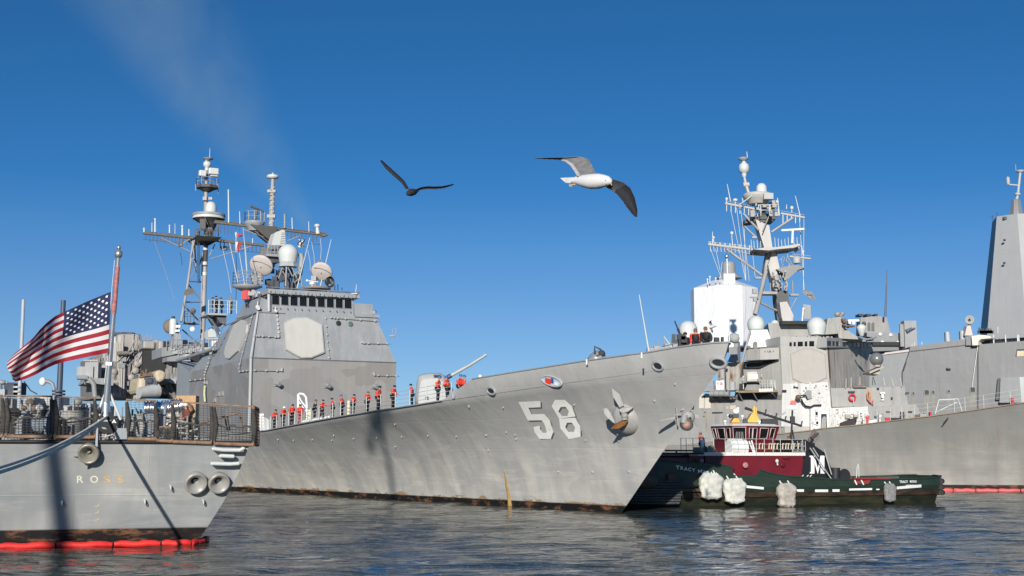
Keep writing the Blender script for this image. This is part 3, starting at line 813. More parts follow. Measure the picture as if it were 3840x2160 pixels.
# pole
m = MB(); m.path([M(757, 1350), M(764, 1150), M(771, 940), M(776, 790)], [.30, .29, .26, .24], 14)
mast = cr.part('main_mast', m, MASTG)
m = MB(); m.path([M(769, 1000), M(774, 880)], [.285, .275], 14); cr.part('sooty_band', m, SOOT, mast)
for y in (932, 988, 1027):
    m = MB(); x = interp([(790, 776), (940, 771), (1150, 764)], y); m.tube(M(x - 1, y + 6), M(x - .5, y - 6), .31, .31, 14); cr.part('pale_collar', m, RADOME, mast)
# raking legs and cross braces
m = MB()
leg = [M(720, 905, .5), M(707, 985, 1.2), M(690, 1070, 2), M(672, 1150, 2.6), M(657, 1215, 3.2)]
m.path(leg, [.10, .15, .16, .16, .17], 10)
m.tube(M(722, 905, 1), M(706, 970, 1.2), .1, .1)
leg2 = [M(788, 905, -2), M(778, 960, -2.5), M(782, 1100, -3.5), M(786, 1330, -4.5)]
m.path(leg2, [.1, .12, .14, .14], 8)
for (x0, y0, x1, y1) in [(692, 1061, 752, 1058), (676, 1139, 750, 1133), (668, 1219, 745, 1216), (710, 978, 735, 981)]: m.tube(M(x0, y0, 2), M(x1, y1, .3), .09)
for (x0, y0, x1, y1) in [(690, 1066, 750, 1127), (674, 1146, 746, 1207), (712, 985, 735, 1022), (672, 1240, 742, 1290)]: m.tube(M(x0, y0, 1.6), M(x1, y1, .3), .09)
for (x0, y0, x1, y1) in [(735, 1000, 700, 1050), (702, 1170, 668, 1200)]: m.tube(M(x0, y0, .3), M(x1, y1, 2), .05)
m.tube(M(735, 900, -1), M(741, 1000, -1), .12); m.tube(M(762, 985, -2), M(790, 905, -2), .12); m.tube(M(720, 905, 0), M(738, 985, -.5), .12)
for i in range(9): m.tube(M(784, 930 + i * 44, -3), M(766, 945 + i * 44, -.4), .05)
cr.part('mast_leg', m, MASTG, mast)
m = MB()
for i in range(30): m.tube(M(735, 910 + i * 5.2, .8), M(742, 910 + i * 5.2, .8), .035, n=4)
m.tube(M(735, 905, .8), M(736, 1065, .8), .05); m.tube(M(742, 905, .8), M(743, 1065, .8), .05)
cr.part('mast_ladder', m, SOOT, mast)
# lower yard on the main mast
m = MB()
yl, yr = M(*zf(120, 1075)), M(*zf(1575, 1225))
m.tube(yl, yr, .18, .18, 8); m.tube(yl + V3(0, .3, .2), yr + V3(0, .3, .2), .08)
cr.part('yardarm', m, plain('yard_brown', (.16, .145, .125), .7, var=.2), mast)
m = MB(); m.tube(M(*zf(330, 1130)), M(*zf(690, 1300)), .07); m.tube(M(*zf(690, 1140)), M(*zf(560, 1225)), .06); m.tube(M(*zf(1420, 1235)), M(*zf(930, 1390)), .07); m.tube(M(*zf(985, 1210)), M(*zf(920, 1350)), .08)
cr.part('yard_brace', m, MASTG, mast)
m = MB(); a, b_ = M(*zf(730, 1150)), M(*zf(1010, 1165))
m.hexa([M(*zf(760, 1195), 2), M(*zf(960, 1200), 2), M(*zf(960, 1200), -2), M(*zf(760, 1195), -2), M(*zf(715, 1140), 2.6), M(*zf(1010, 1160), 2.6), M(*zf(1010, 1160), -2.6), M(*zf(715, 1140), -2.6)])
cr.part('yard_platform', m, SOOT, mast)
m = MB()
for x, t_, b_, r in [(263, 910, 1065, .2), (225, 950, 1060, .1), (437, 985, 1075, .16), (503, 960, 1085, .07), (592, 995, 1105, .24), (672, 1040, 1110, .16), (130, 1025, 1070, .2), (1240, 1180, 1130, .1), (1440, 1140, 1200, .12)]:
    r *= .6; p = M(*zf(x, b_)); q = M(*zf(x, t_)); m.tube(p, q, r, r * .8, 7)
    if r > .09: m.ball(q, r * 1.3, 1, 8)
cr.part('yard_antenna', m, RADOME, mast)
m = MB()
for x in range(150, 700, 45): y = 1080 + (x - 120) * .103; m.tube(M(*zf(x, y)), M(*zf(x, y + 75 + 20 * (x % 2))), .05, n=4)
for x in range(1050, 1560, 48): y = 1170 + (x - 1050) * .1; m.tube(M(*zf(x, y)), M(*zf(x, y + 90)), .06, n=4)
m.tube(M(*zf(120, 1150)), M(*zf(600, 1200)), .03, n=4); m.tube(M(*zf(1050, 1270)), M(*zf(1530, 1310)), .04, n=4)
for x in (545, 590): m.tube(M(*zf(x, 1130)), M(*zf(x, 1235)), .08)
m.tube(M(*zf(545, 1235)), M(*zf(600, 1240)), .1); m.box(M(*zf(1095, 1260)), .7, .5, .5)
cr.part('signal_halyard_rack', m, plain('dim_fitting', (.13, .13, .14), .7, var=.3), mast)
m = MB()
for i in range(9): x = 700 + i * 34; m.tube(M(*zf(x, 1150), 2), M(*zf(x, 1045), 2), .05, n=4)
m.tube(M(*zf(700, 1060), 2), M(*zf(980, 1075), 2), .05, n=4); m.box(M(*zf(750, 1090), 1), .5, .5, .6); m.box(M(*zf(900, 1085), .8), .8, .8, 1.3)
m.tube(M(*zf(1000, 985), 1), M(*zf(1000, 1130), 1), .1)
cr.part('platform_equipment', m, plain('dim_fitting', (.13, .13, .14), .7, var=.3), mast)
# crow platform: round drum with a pale rim and its dome
m = vert_lathe(783, [(61, 803), (62, 808), (62, 812)], UM, 32); cr.part('drum_rim_top', m, GREY_W, mast)
m = vert_lathe(783, [(60, 812), (61, 822)], UM, 32); rim = cr.part('drum_rim', m, RADOME, mast)
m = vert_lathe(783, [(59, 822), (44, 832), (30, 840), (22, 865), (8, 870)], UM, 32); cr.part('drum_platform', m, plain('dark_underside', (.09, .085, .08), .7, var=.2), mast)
m = MB(); m.box(M(754, 847, 1.2), .75, .8, 1.3); m.path([M(755, 820, 1.8), M(766, 850, 1.8)], .07); m.tube(M(778, 865, 1), M(776, 905, 1), .4, .32, 10)
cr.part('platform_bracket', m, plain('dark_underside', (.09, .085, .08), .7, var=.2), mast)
m = vert_lathe(791, [(3, 756), (13, 759), (19, 767), (21.5, 778), (21.5, 790), (20, 803)], UM, 24); cr.part('radar_dome', m, RADOME, mast)
m = MB(); m.path([M(771, 800), M(774, 640)], [.26, .22], 10); m.box(M(766, 747, .4), .5, .4, .45); m.box(M(787, 747, .4), .5, .4, .35); m.path([M(773, 640), M(774, 590)], .14)
cr.part('topmast', m, MASTG, mast)
m = MB(); pts = [M(735, 697), M(748, 690), M(775, 688, 1.5), M(808, 694, .5), M(820, 699), M(805, 709, -1), M(780, 711, -1), M(750, 707, -.6)]
ctr_ = M(777, 697); rng_ = [ctr_ + (C.s * math.cos(k * math.pi / 4) * 1.40 + C.b * math.sin(k * math.pi / 4) * 1.40) for k in range(8)]
m.prism(rng_, V3(0, 0, -.35)); m.lathe(ctr_ + V3(0, 0, -.35), -Zv, [(1.2, 0), (.6, .35), (.3, .5)], 12)
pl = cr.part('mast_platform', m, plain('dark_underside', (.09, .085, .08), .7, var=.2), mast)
m = MB(); rail(m, [q + V3(0, 0, 0) for q in rng_] + [rng_[0]], .95, 2, .04, .03); m.tube(M(734, 690), M(733, 716), .05); m.tube(M(819, 700), M(818, 726), .05); cr.part('platform_rail', m, WIRE, pl)
m = MB(); m.box(M(791, 650, 1.2), 1.25, .8, .85, (C.s, C.b, Zv)); m.box(M(794, 664, 1.0), 1.0, .7, .35, (C.s, C.b, Zv)); b1 = cr.part('antenna_box', m, RADOME, mast, bevel=.12)
m = MB(); m.box(M(753, 655, .8), .9, .7, .8, (C.s, C.b, Zv)); cr.part('antenna_box', m, RADOME, mast, bevel=.12)
m = vert_lathe(777, [(4, 606), (13, 608), (15, 616), (14, 623), (8, 627), (9, 640)], UM, 16); cr.part('cap_radome', m, RADOME, mast)
m = vert_lathe(780, [(4, 590), (19, 593), (19, 597), (8, 600), (4, 606)], UM, 20); cr.part('top_disc', m, plain('disc_grey', (.2, .2, .2), .6), mast)
m = MB(); m.tube(M(786, 600), M(787, 556), .06, .03, 5); cr.part('whip_aerial', m, RADOME, mast)
# --- foremast
UFm = -17.0
def Fm(x, y, d=0.0): return C.U(x, y, UFm) + C.b * d
m = MB(); m.path([Fm(1017, 850), Fm(1020, 760), Fm(1023, 668)], [.30, .27, .20], 12)
m.path([Fm(1014, 1000), Fm(1016, 900), Fm(1017, 845)], [.5, .45, .35], 8)
fm = cr.part('fore_mast', m, MASTG)
m = MB()
for i in range(16): x = 1017 + (i / 16) * 3; y = 840 - i * 9; m.box(Fm(x - 6 + (i % 2) * 12, y, .2), .16, .3, .12)
m.box(Fm(1018, 718, .1), .9, .4, .3); m.box(Fm(1017, 812, .1), .9, .5, .35); cr.part('mast_step', m, MASTG, fm)
m = vert_lathe(1023, [(2.5, 648), (4, 656), (20, 657), (23, 661), (22, 668), (5, 672)], UFm, 24); cr.part('top_disc', m, RADOME, fm)
m = MB(); yl, yr = Fm(*zf(975, 945)), Fm(*zf(2340, 1100)); m.tube(yl, yr, .15, .13, 8); m.tube(yl + V3(0, .3, .25), yr + V3(0, .3, .25), .07); m.tube(Fm(*zf(2280, 1115)), Fm(*zf(2345, 1090)), .16); cr.part('yardarm', m, plain('yard_brown', (.16, .145, .125), .7, var=.2), fm)
m = MB()
for x, t_, b_, r in [(1147, 550, 950, .14), (1283, 815, 965, .09), (1915, 890, 1030, .1), (2117, 935, 1075, .08)]: m.tube(Fm(*zf(x + 5, b_)), Fm(*zf(x, t_)), r * .6, r * .5, 7)
cr.part('whip_aerial', m, RADOME, fm)
m = MB(); p = Fm(*zf(2228, 1085)); m.tube(p, Fm(*zf(2220, 995)), .26, .14, 10); q = Fm(*zf(2220, 985)); m.lathe(q, Zv, [(.1, -.25), (.32, -.1), (.30, .1), (.05, .2)], 14); cr.part('lamp_antenna', m, RADOME, fm)
m = MB(); m.tube(Fm(*zf(1828, 1015)), Fm(*zf(1828, 850)), .11); 
for y in (860, 895, 925, 960, 990): m.lathe(Fm(*zf(1828, y)), Zv, [(.1, 0), (.2, .05), (.1, .12)], 8)
cr.part('coil_antenna', m, MASTG, fm)
m = MB()
for x in range(1010, 1420, 45): y = 950 + (x - 975) * .11; m.tube(Fm(*zf(x, y)), Fm(*zf(x, y + 120)), .03, n=4)
for x in range(1860, 2280, 44): y = 1045 + (x - 1850) * .13; m.tube(Fm(*zf(x, y)), Fm(*zf(x, y + 60 + (x % 3) * 20)), .05, n=4)
m.tube(Fm(*zf(2080, 1195)), Fm(*zf(2255, 1215)), .035, n=4)
cr.part('signal_halyard_rack', m, plain('dim_fitting', (.13, .13, .14), .7, var=.3), fm)
m = MB(); m.tube(Fm(*zf(1860, 1170)), Fm(*zf(2010, 1110)), .06); m.tube(Fm(*zf(1330, 1030)), Fm(*zf(1560, 1120)), .06); cr.part('yard_brace', m, MASTG, fm)
# radar balcony with its bar
cx_ = Fm(*zf(1465, 940)); m = MB(); m.lathe(cx_, -Zv, [(1.08, 0), (1.12, .12), (1.0, .35), (.72, .8), (.66, 1.0)], 24); bal = cr.part('radar_balcony', m, GREY, fm)
m = MB(); R_ = [cx_ + (C.s * math.cos(k * math.pi / 5) + C.b * math.sin(k * math.pi / 5)) * 1.08 for k in range(11)]; rail(m, R_, 1.05, 2, .05, .03); cr.part('platform_rail', m, WIRE, bal)
m = MB(); m.tube(cx_, Fm(*zf(1492, 800)), .17, .15, 8); m.tube(Fm(*zf(1405, 755), .3), Fm(*zf(1585, 812), -.3), .12, .12, 8); cr.part('radar_bar', m, plain('dim_fitting', (.13, .13, .14), .7, var=.3), bal)
# braced tower under the balcony
m = MB()
m.hexa([Fm(*zf(1640, 1190), .8), Fm(*zf(1700, 1190), .8), Fm(*zf(1700, 1190), -.8), Fm(*zf(1640, 1190), -.8), Fm(*zf(1390, 985), .9), Fm(*zf(1705, 1010), .9), Fm(*zf(1705, 1010), -.9), Fm(*zf(1390, 985), -.9)])
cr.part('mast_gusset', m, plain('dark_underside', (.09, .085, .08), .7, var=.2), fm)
m = MB()
for (x0, y0, x1, y1) in [(1420, 1030, 1650, 1220), (1480, 1050, 1500, 1110), (1500, 1110, 1570, 1130), (1560, 1050, 1570, 1130), (1700, 1020, 1650, 1220), (1600, 1060, 1660, 1200)]: m.tube(Fm(*zf(x0, y0), .4), Fm(*zf(x1, y1), .4), .07)
m.path([Fm(*zf(1640, 1220)), Fm(*zf(1645, 1330)), Fm(*zf(1640, 1500))], [.4, .4, .5], 8)
m.tube(Fm(*zf(1560, 1300)), Fm(*zf(1470, 1400)), .15)
cr.part('mast_brace', m, plain('dim_fitting', (.13, .13, .14), .7, var=.3), fm)
# slatted gun-control radar cover
def E_(x, y, u, d=0.0): return C.U(*ze(x, y), u) + C.b * d
US = -14.0
m = MB(); m.prism([E_(*p, US) for p in [(955, 105), (830, 155), (790, 270), (755, 440), (905, 400), (940, 190)]], -C.b * 1.6); m.prism([E_(*p, US, .003) for p in [(955, 105), (1005, 115), (1025, 375), (905, 400), (940, 190)]], -C.b * 1.4)
sl = cr.part('director_cover', m, RADOME)
m = MB()
for i in range(7): y = 160 + i * 32; m.tube(E_(945 - i * 5, y, US, .04), E_(1008 + i * 2, y + 5, US, .04), .03, n=4)
cr.part('cover_slat', m, GREY_W, sl)
m = MB(); m.box(E_(830, 440, US), 1.1, .9, .45); m.box(E_(790, 520, US - .5), 2.4, 1.2, .9); m.hexa([E_(700, 720, US, .5), E_(900, 700, US, .5), E_(900, 700, US, -1.5), E_(700, 720, US, -1.5), E_(640, 600, US, .8), E_(905, 600, US, .8), E_(905, 600, US, -1.5), E_(640, 600, US, -1.5)])
cr.part('director_pedestal', m, plain('dim_fitting', (.13, .13, .14), .7, var=.3), sl)
m = MB(); m.box(E_(770, 595, US, .4), 2.0, 1.6, .25, (C.s, C.b, Zv)); pts = [E_(x, 580, US, 1.1) for x in (640, 700, 760, 820, 890)]; rail(m, pts, 1.0, 3, .04, .025); cr.part('director_platform', m, GREY, sl)
# big round radome on its stand
UD = -6.0
q = C.U(*ze(1065, 520), UD); k = q.y / FPX
prof = [(3, 368), (60, 372), (110, 400), (150, 440), (175, 490), (182, 520), (180, 570), (165, 640), (155, 700)]
m = MB(); m.lathe(Vector((q.x, q.y, 0)), Zv, [(w / 4.83 * k, C.U(*ze(1065, y), UD).z) for w, y in prof][::-1], 32); rd = cr.part('radome', m, RADOME)
m = MB(); m.lathe(Vector((q.x, q.y, 0)), Zv, [(r / 4.83 * k, C.U(*ze(1065, y), UD).z) for r, y in [(185, 780), (183, 770), (160, 702), (150, 700)]], 8, smooth=False); cr.part('radome_skirt', m, GREY_L, rd)
m = MB(); m.path([q + C.s * -1.3 + V3(0, 0, 0), q + C.s * -1.45 + V3(0, 0, -.5), q + C.s * -1.25 + V3(0, 0, -2.2)], [.3, .3, .25], 8); cr.part('radome_duct', m, GREY, rd)
m = MB()
for (x0, y0, x1, y1, r) in [(1003, 785, 985, 1140, .15), (1220, 790, 1290, 1150, .12), (930, 800, 860, 1000, .1), (1100, 790, 1190, 980, .12), (1030, 800, 1110, 960, .11), (1200, 880, 1120, 960, .1), (930, 860, 985, 960, .1), (1140, 1080, 1230, 1000, .1), (1230, 800, 1260, 870, .22)]: m.tube(E_(x0, y0, UD, .6), E_(x1, y1, UD, .6), r * .62)
m.tube(E_(920, 790, UD, -1), E_(900, 1140, UD, -1), .13); m.tube(E_(1180, 790, UD, -1), E_(1200, 1140, UD, -1), .13)
cr.part('radome_stand', m, GREY_W, rd)
m = MB(); rn = random.Random(3)
for i in range(26):
    x = rn.uniform(790, 1290); y = rn.uniform(830, 1130); m.box(E_(x, y, UD, rn.uniform(-2, -.6)), rn.uniform(.2, .8), .5, rn.uniform(.25, 1.1))
cr.part('deck_machinery', m, plain('machinery_dark', (.045, .055, .075), .7, var=.5, scale=.9))
# tilted dish antennas
def dish(x0, y0, x1, y1, cx, cy, u, R, nrm, name='dish_antenna'):
    c = E_(cx, cy, u); nrm = nrm.normalized(); m = MB()
    m.lathe(c, nrm, [(.02, -.02), (R * .35, 0), (R * .7, .05 * R), (R * .93, .11 * R), (R, .17 * R), (R * .95, .18 * R), (R * .5, .09 * R), (.02, .06)], 36)
    d = cr.part(name, m, plain('dish_back', srgb(198, 188, 180), .6, var=.06))
    ex = C.s - nrm * nrm.dot(C.s); ex.normalize(); ey = nrm.cross(ex)
    m = MB(); m.path([c + nrm * -.02 + ex * R * a + ey * (R * .45 - .25 * R * a * a) * 1.0 - nrm * .03 for a in (-.8, -.4, 0, .4, .8)], .03, 5); m.lathe(c - nrm * .05, -nrm, [(.07, 0), (.05, .06), (.01, .07)], 8); cr.part('dish_rib', m, GREY_W, d)
    return c, d
nb = (-C.b * .66 + Zv * .58 - C.s * .46)
c1, d1 = dish(0, 0, 0, 0, 568, 770, UD, 1.2, nb)
m = MB(); m.prism([E_(*p, UD, -.3) for p in [(400, 880), (440, 900), (620, 1040), (630, 1080), (470, 1080), (440, 1060)]], -C.b * .5); m.tube(E_(560, 900, UD, -.6), E_(600, 1010, UD, -.6), .35, .35, 8); m.box(E_(600, 950, UD, -1), .6, .6, 1.0); m.tube(E_(415, 850, UD), E_(470, 880, UD), .2)
cr.part('dish_pedestal', m, GREY_L, d1)
UD2 = -3.5
c2, d2 = dish(0, 0, 0, 0, 1665, 880, UD2, 1.08, nb)
m = MB(); m.path([E_(1620, 740, UD2, -.3), E_(1650, 680, UD2, -.6), E_(1690, 625, UD2, -.9), E_(1720, 630, UD2, -.9), E_(1725, 660, UD2, -.9)], .07, 7); m.box(E_(1550, 980, UD2, -.3), .5, .5, .5); m.tube(E_(1560, 970, UD2, -.5), E_(1580, 1140, UD2, -.5), .25)
cr.part('dish_feed', m, GREY_W, d2)
cA = E_(1790, 1055, -1.6); m = MB(); nA = (C.b * .7 - C.s * .35 + Zv * .05).normalized()
m.lathe(cA, nA, [(.02, -.2), (.35, -.12), (.50, .1), (.55, .35), (.51, .35), (.46, .1), (.02, -.1)], 28); sh = cr.part('round_reflector', m, plain('reflector_dark', (.035, .033, .03), .5))
m = MB(); m.lathe(cA + nA * .02, nA, [(.43, .05), (.40, .09), (.02, .0)], 26); cr.part('reflector_face', m, RADOME, sh)
m = MB(); ex = C.s - nA * nA.dot(C.s); ex.normalize(); ey = nA.cross(ex).normalized()
m.tube(cA + nA * .15 + ex * .1 + ey * .15, cA + nA * .15 - ex * .05 - ey * .22, .06); m.ball(cA + nA * .2, .1); cr.part('reflector_feed', m, BLACK, sh)
m = MB(); m.tube(cA - V3(0, 0, .5), cA - V3(0, 0, 1.1), .22, .28); cr.part('reflector_stand', m, GREY, sh)
m = MB(); m.ball(E_(1500, 1080, -2), .30, .6, 12); m.tube(E_(1405, 1025, -2), E_(1600, 1050, -2), .06); m.ball(E_(1408, 1025, -2), .13); m.tube(E_(1500, 1090, -2), E_(1500, 1160, -2), .1); cr.part('satellite_compass', m, WHITE)
m = MB(); m.lathe(E_(1580, 1165, -2), Zv, [(1.3, -.1), (1.4, .05), (1.1, .12)], 24); cr.part('roof_platform', m, plain('roof_tan', (.25, .2, .18), .7))
m = MB(); m.lathe(E_(320, 1140, -5), Zv, [(.2, -.55), (.9, -.25), (1.5, 0), (1.45, .1)], 24); tub = cr.part('side_platform', m, GREY_W)
m = MB(); cc = E_(320, 1120, -5); rail(m, [cc + (C.s * math.cos(k * math.pi / 5) + C.b * math.sin(k * math.pi / 5)) * 1.4 for k in range(11)], 1.3, 4, .04, .025); cr.part('platform_rail', m, WIRE, tub)
# tall raked whip aerials on the roof
for (x0, y0, x1, y1) in [(1225, 1165, 1460, 240), (1650, 1120, 1845, 280), (155, 1050, 5, 340), (275, 1085, 180, 520), (330, 1050, 262, 200), (2285, 1265, 2305, 1095)]:
    m = MB(); m.tube(E_(x0, y0, -4), E_(x1, y1, -4), .05, .028, 6); cr.part('whip_aerial', m, RADOME)
m = MB()
for (x, a, b_) in [(1910, 1110, 1200), (1965, 1090, 1215), (2040, 1150, 1200), (2120, 1240, 1265), (2150, 1240, 1265)]: m.tube(E_(x, b_, -1.2), E_(x, a, -1.2), .05, n=5)
cr.part('roof_stanchion', m, plain('machinery_dark', (.045, .055, .075), .7, var=.5, scale=.9))
m = MB(); p = C.U(1325, 1103, -1); m.box(p, .9, .9, .12); m.tube(p, p + V3(.15, 0, -.5), .06); cr.part('lamp_bracket', m, GREY_L)
# red life-raft capsules by the wing
m = MB(); rn = random.Random(4)
for (x, y) in [(280, 1290), (330, 1285)]: m.box(E_(x, y, -4), .5, .4, .85)
cr.part('signal_locker', m, plain('signal_red', (.5, .03, .03), .6))
m = MB()
for i in range(12): m.box(E_(380 + rn.uniform(0, 320), 1265 + rn.uniform(-40, 50), -3.5), rn.uniform(.2, .7), .3, rn.uniform(.15, .45))
cr.part('wing_equipment', m, GREY_W)
m = MB(); p = E_(545, 1300, -2); m.box(p, .35, .3, .35); m.tube(p, p + V3(0, 0, -1.2), .06); m.ring(p + V3(.35, -.1, -.65), V3(.3, -1, 0), .32, .06); cr.part('wing_repeater', m, plain('machinery_dark', (.045, .055, .075), .7, var=.5, scale=.9))

# --- signal bridge gallery behind the wing
UG = -16
def G2(x, y, d=0.0): return C.U(*zs_(x, y), UG) + C.b * d
m = MB(); m.hexa([G2(470, 665, 1), G2(745, 675, 1), G2(745, 675, -3), G2(470, 665, -3), G2(470, 640, 1), G2(745, 650, 1), G2(745, 650, -3), G2(470, 640, -3)]); sg = cr.part('signal_gallery', m, GREY_L)
m = MB(); rail(m, [G2(x, 640 + (x - 470) * .03, 1) for x in (480, 555, 620, 740, 765, 860)], 1.35, 3, .05, .03); cr.part('gallery_rail', m, RADOME, sg)
m = MB(); m.hexa([G2(660, 770, .5), G2(740, 790, .5), G2(740, 790, -3), G2(660, 770, -3), G2(600, 680, .5), G2(740, 680, .5), G2(740, 680, -3), G2(600, 680, -3)]); m.tube(G2(520, 680), G2(660, 880), .16); m.tube(G2(560, 720), G2(650, 930), .12); cr.part('gallery_brace', m, plain('dim_fitting', (.13, .13, .14), .7, var=.3), sg)
# pale cover and its frame
UC = -20
def K2(x, y, d=0.0): return C.U(*zs_(x, y), UC) + C.b * d
m = MB(); m.prism([K2(*p) for p in [(570, 820), (510, 870), (508, 960), (620, 955), (612, 900)]], -C.b * 1.6); cvr = cr.part('canvas_cover', m, RADOME)
m = MB()
for x in (520, 560, 600, 630): m.tube(K2(x, 965), K2(x, 1100), .1)
m.box(K2(575, 980), 1.4, .6, .2); m.box(K2(640, 1010), .9, .6, .25); m.box(K2(555, 1115), 1.4, .6, .25); cr.part('cover_frame', m, GREY_W, cvr)
for x in (560, 595): 
    m = MB(); m.tube(K2(x, 1010, .4), K2(x, 1085, .4), .13); cr.part('white_bottle', m, WHITE, cvr)
# sloping pipe tray along the side house roof
m = MB(); m.tube(C.V(664, 1353, VS + .1), C.V(805, 1308, VS + .1), .18); m.tube(C.V(664, 1349, VS - .4), C.V(805, 1304, VS - .4), .1); m.box(C.V(746, 1322, VS - .3), 1.5, .4, .3, (C.b, C.s, Zv)); cr.part('pipe_tray', m, GREY_W)
m = MB(); rail(m, [C.V(x, interp([(664, 1350), (805, 1305)], x), VS - .5) for x in (668, 690, 712, 734, 756)], 1.3, 3, .06, .03); cr.part('guard_rail', m, WIRE)

# --- close-in gun with its white dome, on a raised platform
UQ = -42
def Q(x, y, d=0.0): return C.U(*zl(x, y), UQ) + C.b * d
q = Q(180, 900); k = q.y / FPX / 3.623
m = MB(); m.lathe(Vector((q.x, q.y, 0)), Zv, [(r * k, Q(180, y).z) for r, y in [(48, 1065), (50, 1040), (52, 900), (50, 870), (30, 852), (2, 848)]], 20); cw = cr.part('close_in_gun', m, RADOME)
m = MB(); m.box(Q(232, 965, .8), 62 * k, .5, 32 * k); m.box(Q(228, 1022, .6), 60 * k, .5, 25 * k); cr.part('gun_sensor', m, WHITE, cw)
m = MB(); m.lathe(Q(170, 950, -1), V3(.3, -.8, .1), [(100 * k, -.1), (104 * k, .15), (80 * k, .4), (.02, .5)], 24); cr.part('round_shield', m, plain('shield_brown', (.17, .14, .12), .7), cw)
m = MB(); m.ball(Q(225, 1050, .3), 28 * k); m.box(Q(180, 832, 0), 38 * k, .5, 26 * k); cr.part('gun_cradle', m, plain('machinery_dark', (.045, .055, .075), .7, var=.5, scale=.9), cw)
m = MB(); m.hexa([Q(150, 1250, 1.2), Q(280, 1250, 1.2), Q(300, 1250, -1.2), Q(150, 1250, -1.2), Q(180, 1060, .8), Q(255, 1060, .8), Q(255, 1060, -.8), Q(180, 1060, -.8)]); cr.part('gun_mounting', m, GREY, cw)
m = MB(); m.hexa([Q(-40, 1390, 2.5), Q(520, 1290, 2.5), Q(520, 1290, -3), Q(-40, 1390, -3), Q(-40, 1265, 2.5), Q(520, 1215, 2.5), Q(520, 1215, -3), Q(-40, 1265, -3)]); cr.part('gun_platform_house', m, GREY_W)
m = MB()
for i in range(12): m.box(Q(110 + i * 32, 1290 + (i * 37) % 40, 2.6), .6, .2, .3 + .1 * (i % 4))
m.tube(Q(100, 1270, 2.7), Q(360, 1300, 2.7), .1); rail(m, [Q(x, 1300 - x * .03, 2.7) for x in (20, 90, 160, 230, 310, 390, 470)], 1.2, 2, .06, .04)
cr.part('deck_machinery', m, GREY_W)
m = MB()
for (x, y, w, h, d) in [(60, 1150, 110, 120, -6), (330, 1170, 120, 180, -5), (440, 1190, 100, 170, -5), (90, 1200, 70, 150, -4)]: m.box(Q(x, y, d), w * k, 2, h * k, (C.s, C.b, Zv))
m.box(Q(-40, 1170, -6), 160 * k, 3, 110 * k, (C.s, C.b, Zv))
cr.part('tan_ventilator', m, TAN, bevel=.2)
m = MB(); m.tube(Q(-90, 1130, -5), Q(60, 1150, -5), .22, .12); cr.part('crane_jib', m, MASTG)
m = MB()
for i in range(9): m.tube(Q(-150 + i * 20, 1150, -5), Q(-150 + i * 20, 1040 - (i % 3) * 15, -5), .04, n=4)
cr.part('guard_rail', m, WIRE)
m = MB(); m.ball(Q(495, 975, -2), 38 * k, .35, 16, ax=C.b); cr.part('loud_hailer', m, WHITE)
m = MB(); m.lathe(Q(490, 725, -2), V3(-.4, -.7, .2), [(38 * k, .1), (44 * k, 0), (38 * k, -.3), (.02, -.5)], 20); cr.part('director_dish', m, plain('shield_brown', (.17, .14, .12), .7))
m = MB(); m.tube(Q(440, 895, -2), Q(540, 900, -2), .2); m.box(Q(455, 890, -2), 130 * k, 1.5, 18 * k); rail(m, [Q(x, 885, -1.5) for x in (370, 410, 450, 500)], 1.4, 2, .05, .03); cr.part('mast_gallery', m, plain('dim_fitting', (.13, .13, .14), .7, var=.3))
m = MB(); m.prism([Q(*p, .5) for p in [(330, 460), (440, 440), (445, 520), (310, 545)]], -C.b * .04); cr.part('mast_signal_panel', m, plain('shield_brown', (.17, .14, .12), .7))

# --- funnels and after houses
UA = -70
def A(x, y, d=0.0): return C.U(*za(x, y), UA) + C.b * d
def ablock(name, x0, y0, x1, y1, dep, mat, d=0, bev=.0, par=None):
    m = MB(); m.hexa([A(x0, y1, d), A(x1, y1, d), A(x1, y1, d - dep), A(x0, y1, d - dep), A(x0, y0, d), A(x1, y0, d), A(x1, y0, d - dep), A(x0, y0, d - dep)]); return cr.part(name, m, mat, par, bevel=bev)
fn = ablock('funnel', 690, 365, 1005, 605, 9, TAN, 0, .5)
ablock('funnel_casing', 640, 395, 720, 640, 8, RADOME, -1.5, .3, fn)
ablock('funnel_casing', 985, 350, 1072, 605, 7, paint('brown_grey', (.17, .15, .135), .6), -2.5, .4, fn)
m = MB(); m.tube(A(790, 355, -2), A(880, 352, -2), .25); m.box(A(835, 352, -3), 3, 2, .4); cr.part('funnel_cap', m, SOOT, fn)
m = MB(); m.tube(A(770, 380, .1), A(765, 600, .1), .08); m.tube(A(905, 370, .1), A(895, 600, .1), .12); cr.part('funnel_seam', m, MASTG, fn)
fh = ablock('funnel_house', 470, 625, 800, 1250, 10, GREY_W, 1, .3)
ablock('funnel_house', 790, 612, 1060, 1250, 8, paint('house_tan', (.33, .315, .29), .6), 0, .3)
ablock('uptake', 1060, 610, 1195, 1200, 8, paint('brown_grey', (.17, .15, .135), .6), -1)
ablock('uptake_cover', 1040, 640, 1150, 830, 2, TAN, .3)
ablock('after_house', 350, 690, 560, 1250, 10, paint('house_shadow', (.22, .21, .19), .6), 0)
ablock('after_house', 1240, 560, 1280, 900, 6, TAN, -8)
m = MB(); m.prism([A(*p, -14) for p in [(1075, 530), (1130, 470), (1240, 470), (1330, 450), (1420, 500), (1420, 620), (1075, 640)]], -C.b * 6); cr.part('fore_funnel', m, GREY_W)
m = MB(); m.prism([A(*p, -13) for p in [(1265, 500), (1325, 455), (1330, 640), (1265, 640)]], -C.b * 3); m.tube(A(1220, 410, -13), A(1420, 440, -13), .5, .3); cr.part('funnel_hood', m, TAN)
ablock('raised_bulwark', 1195, 700, 1500, 790, 4, GREY, 8)
ablock('bulwark_fitting', 1410, 700, 1490, 760, .3, RADOME, 8.3)
m = MB()
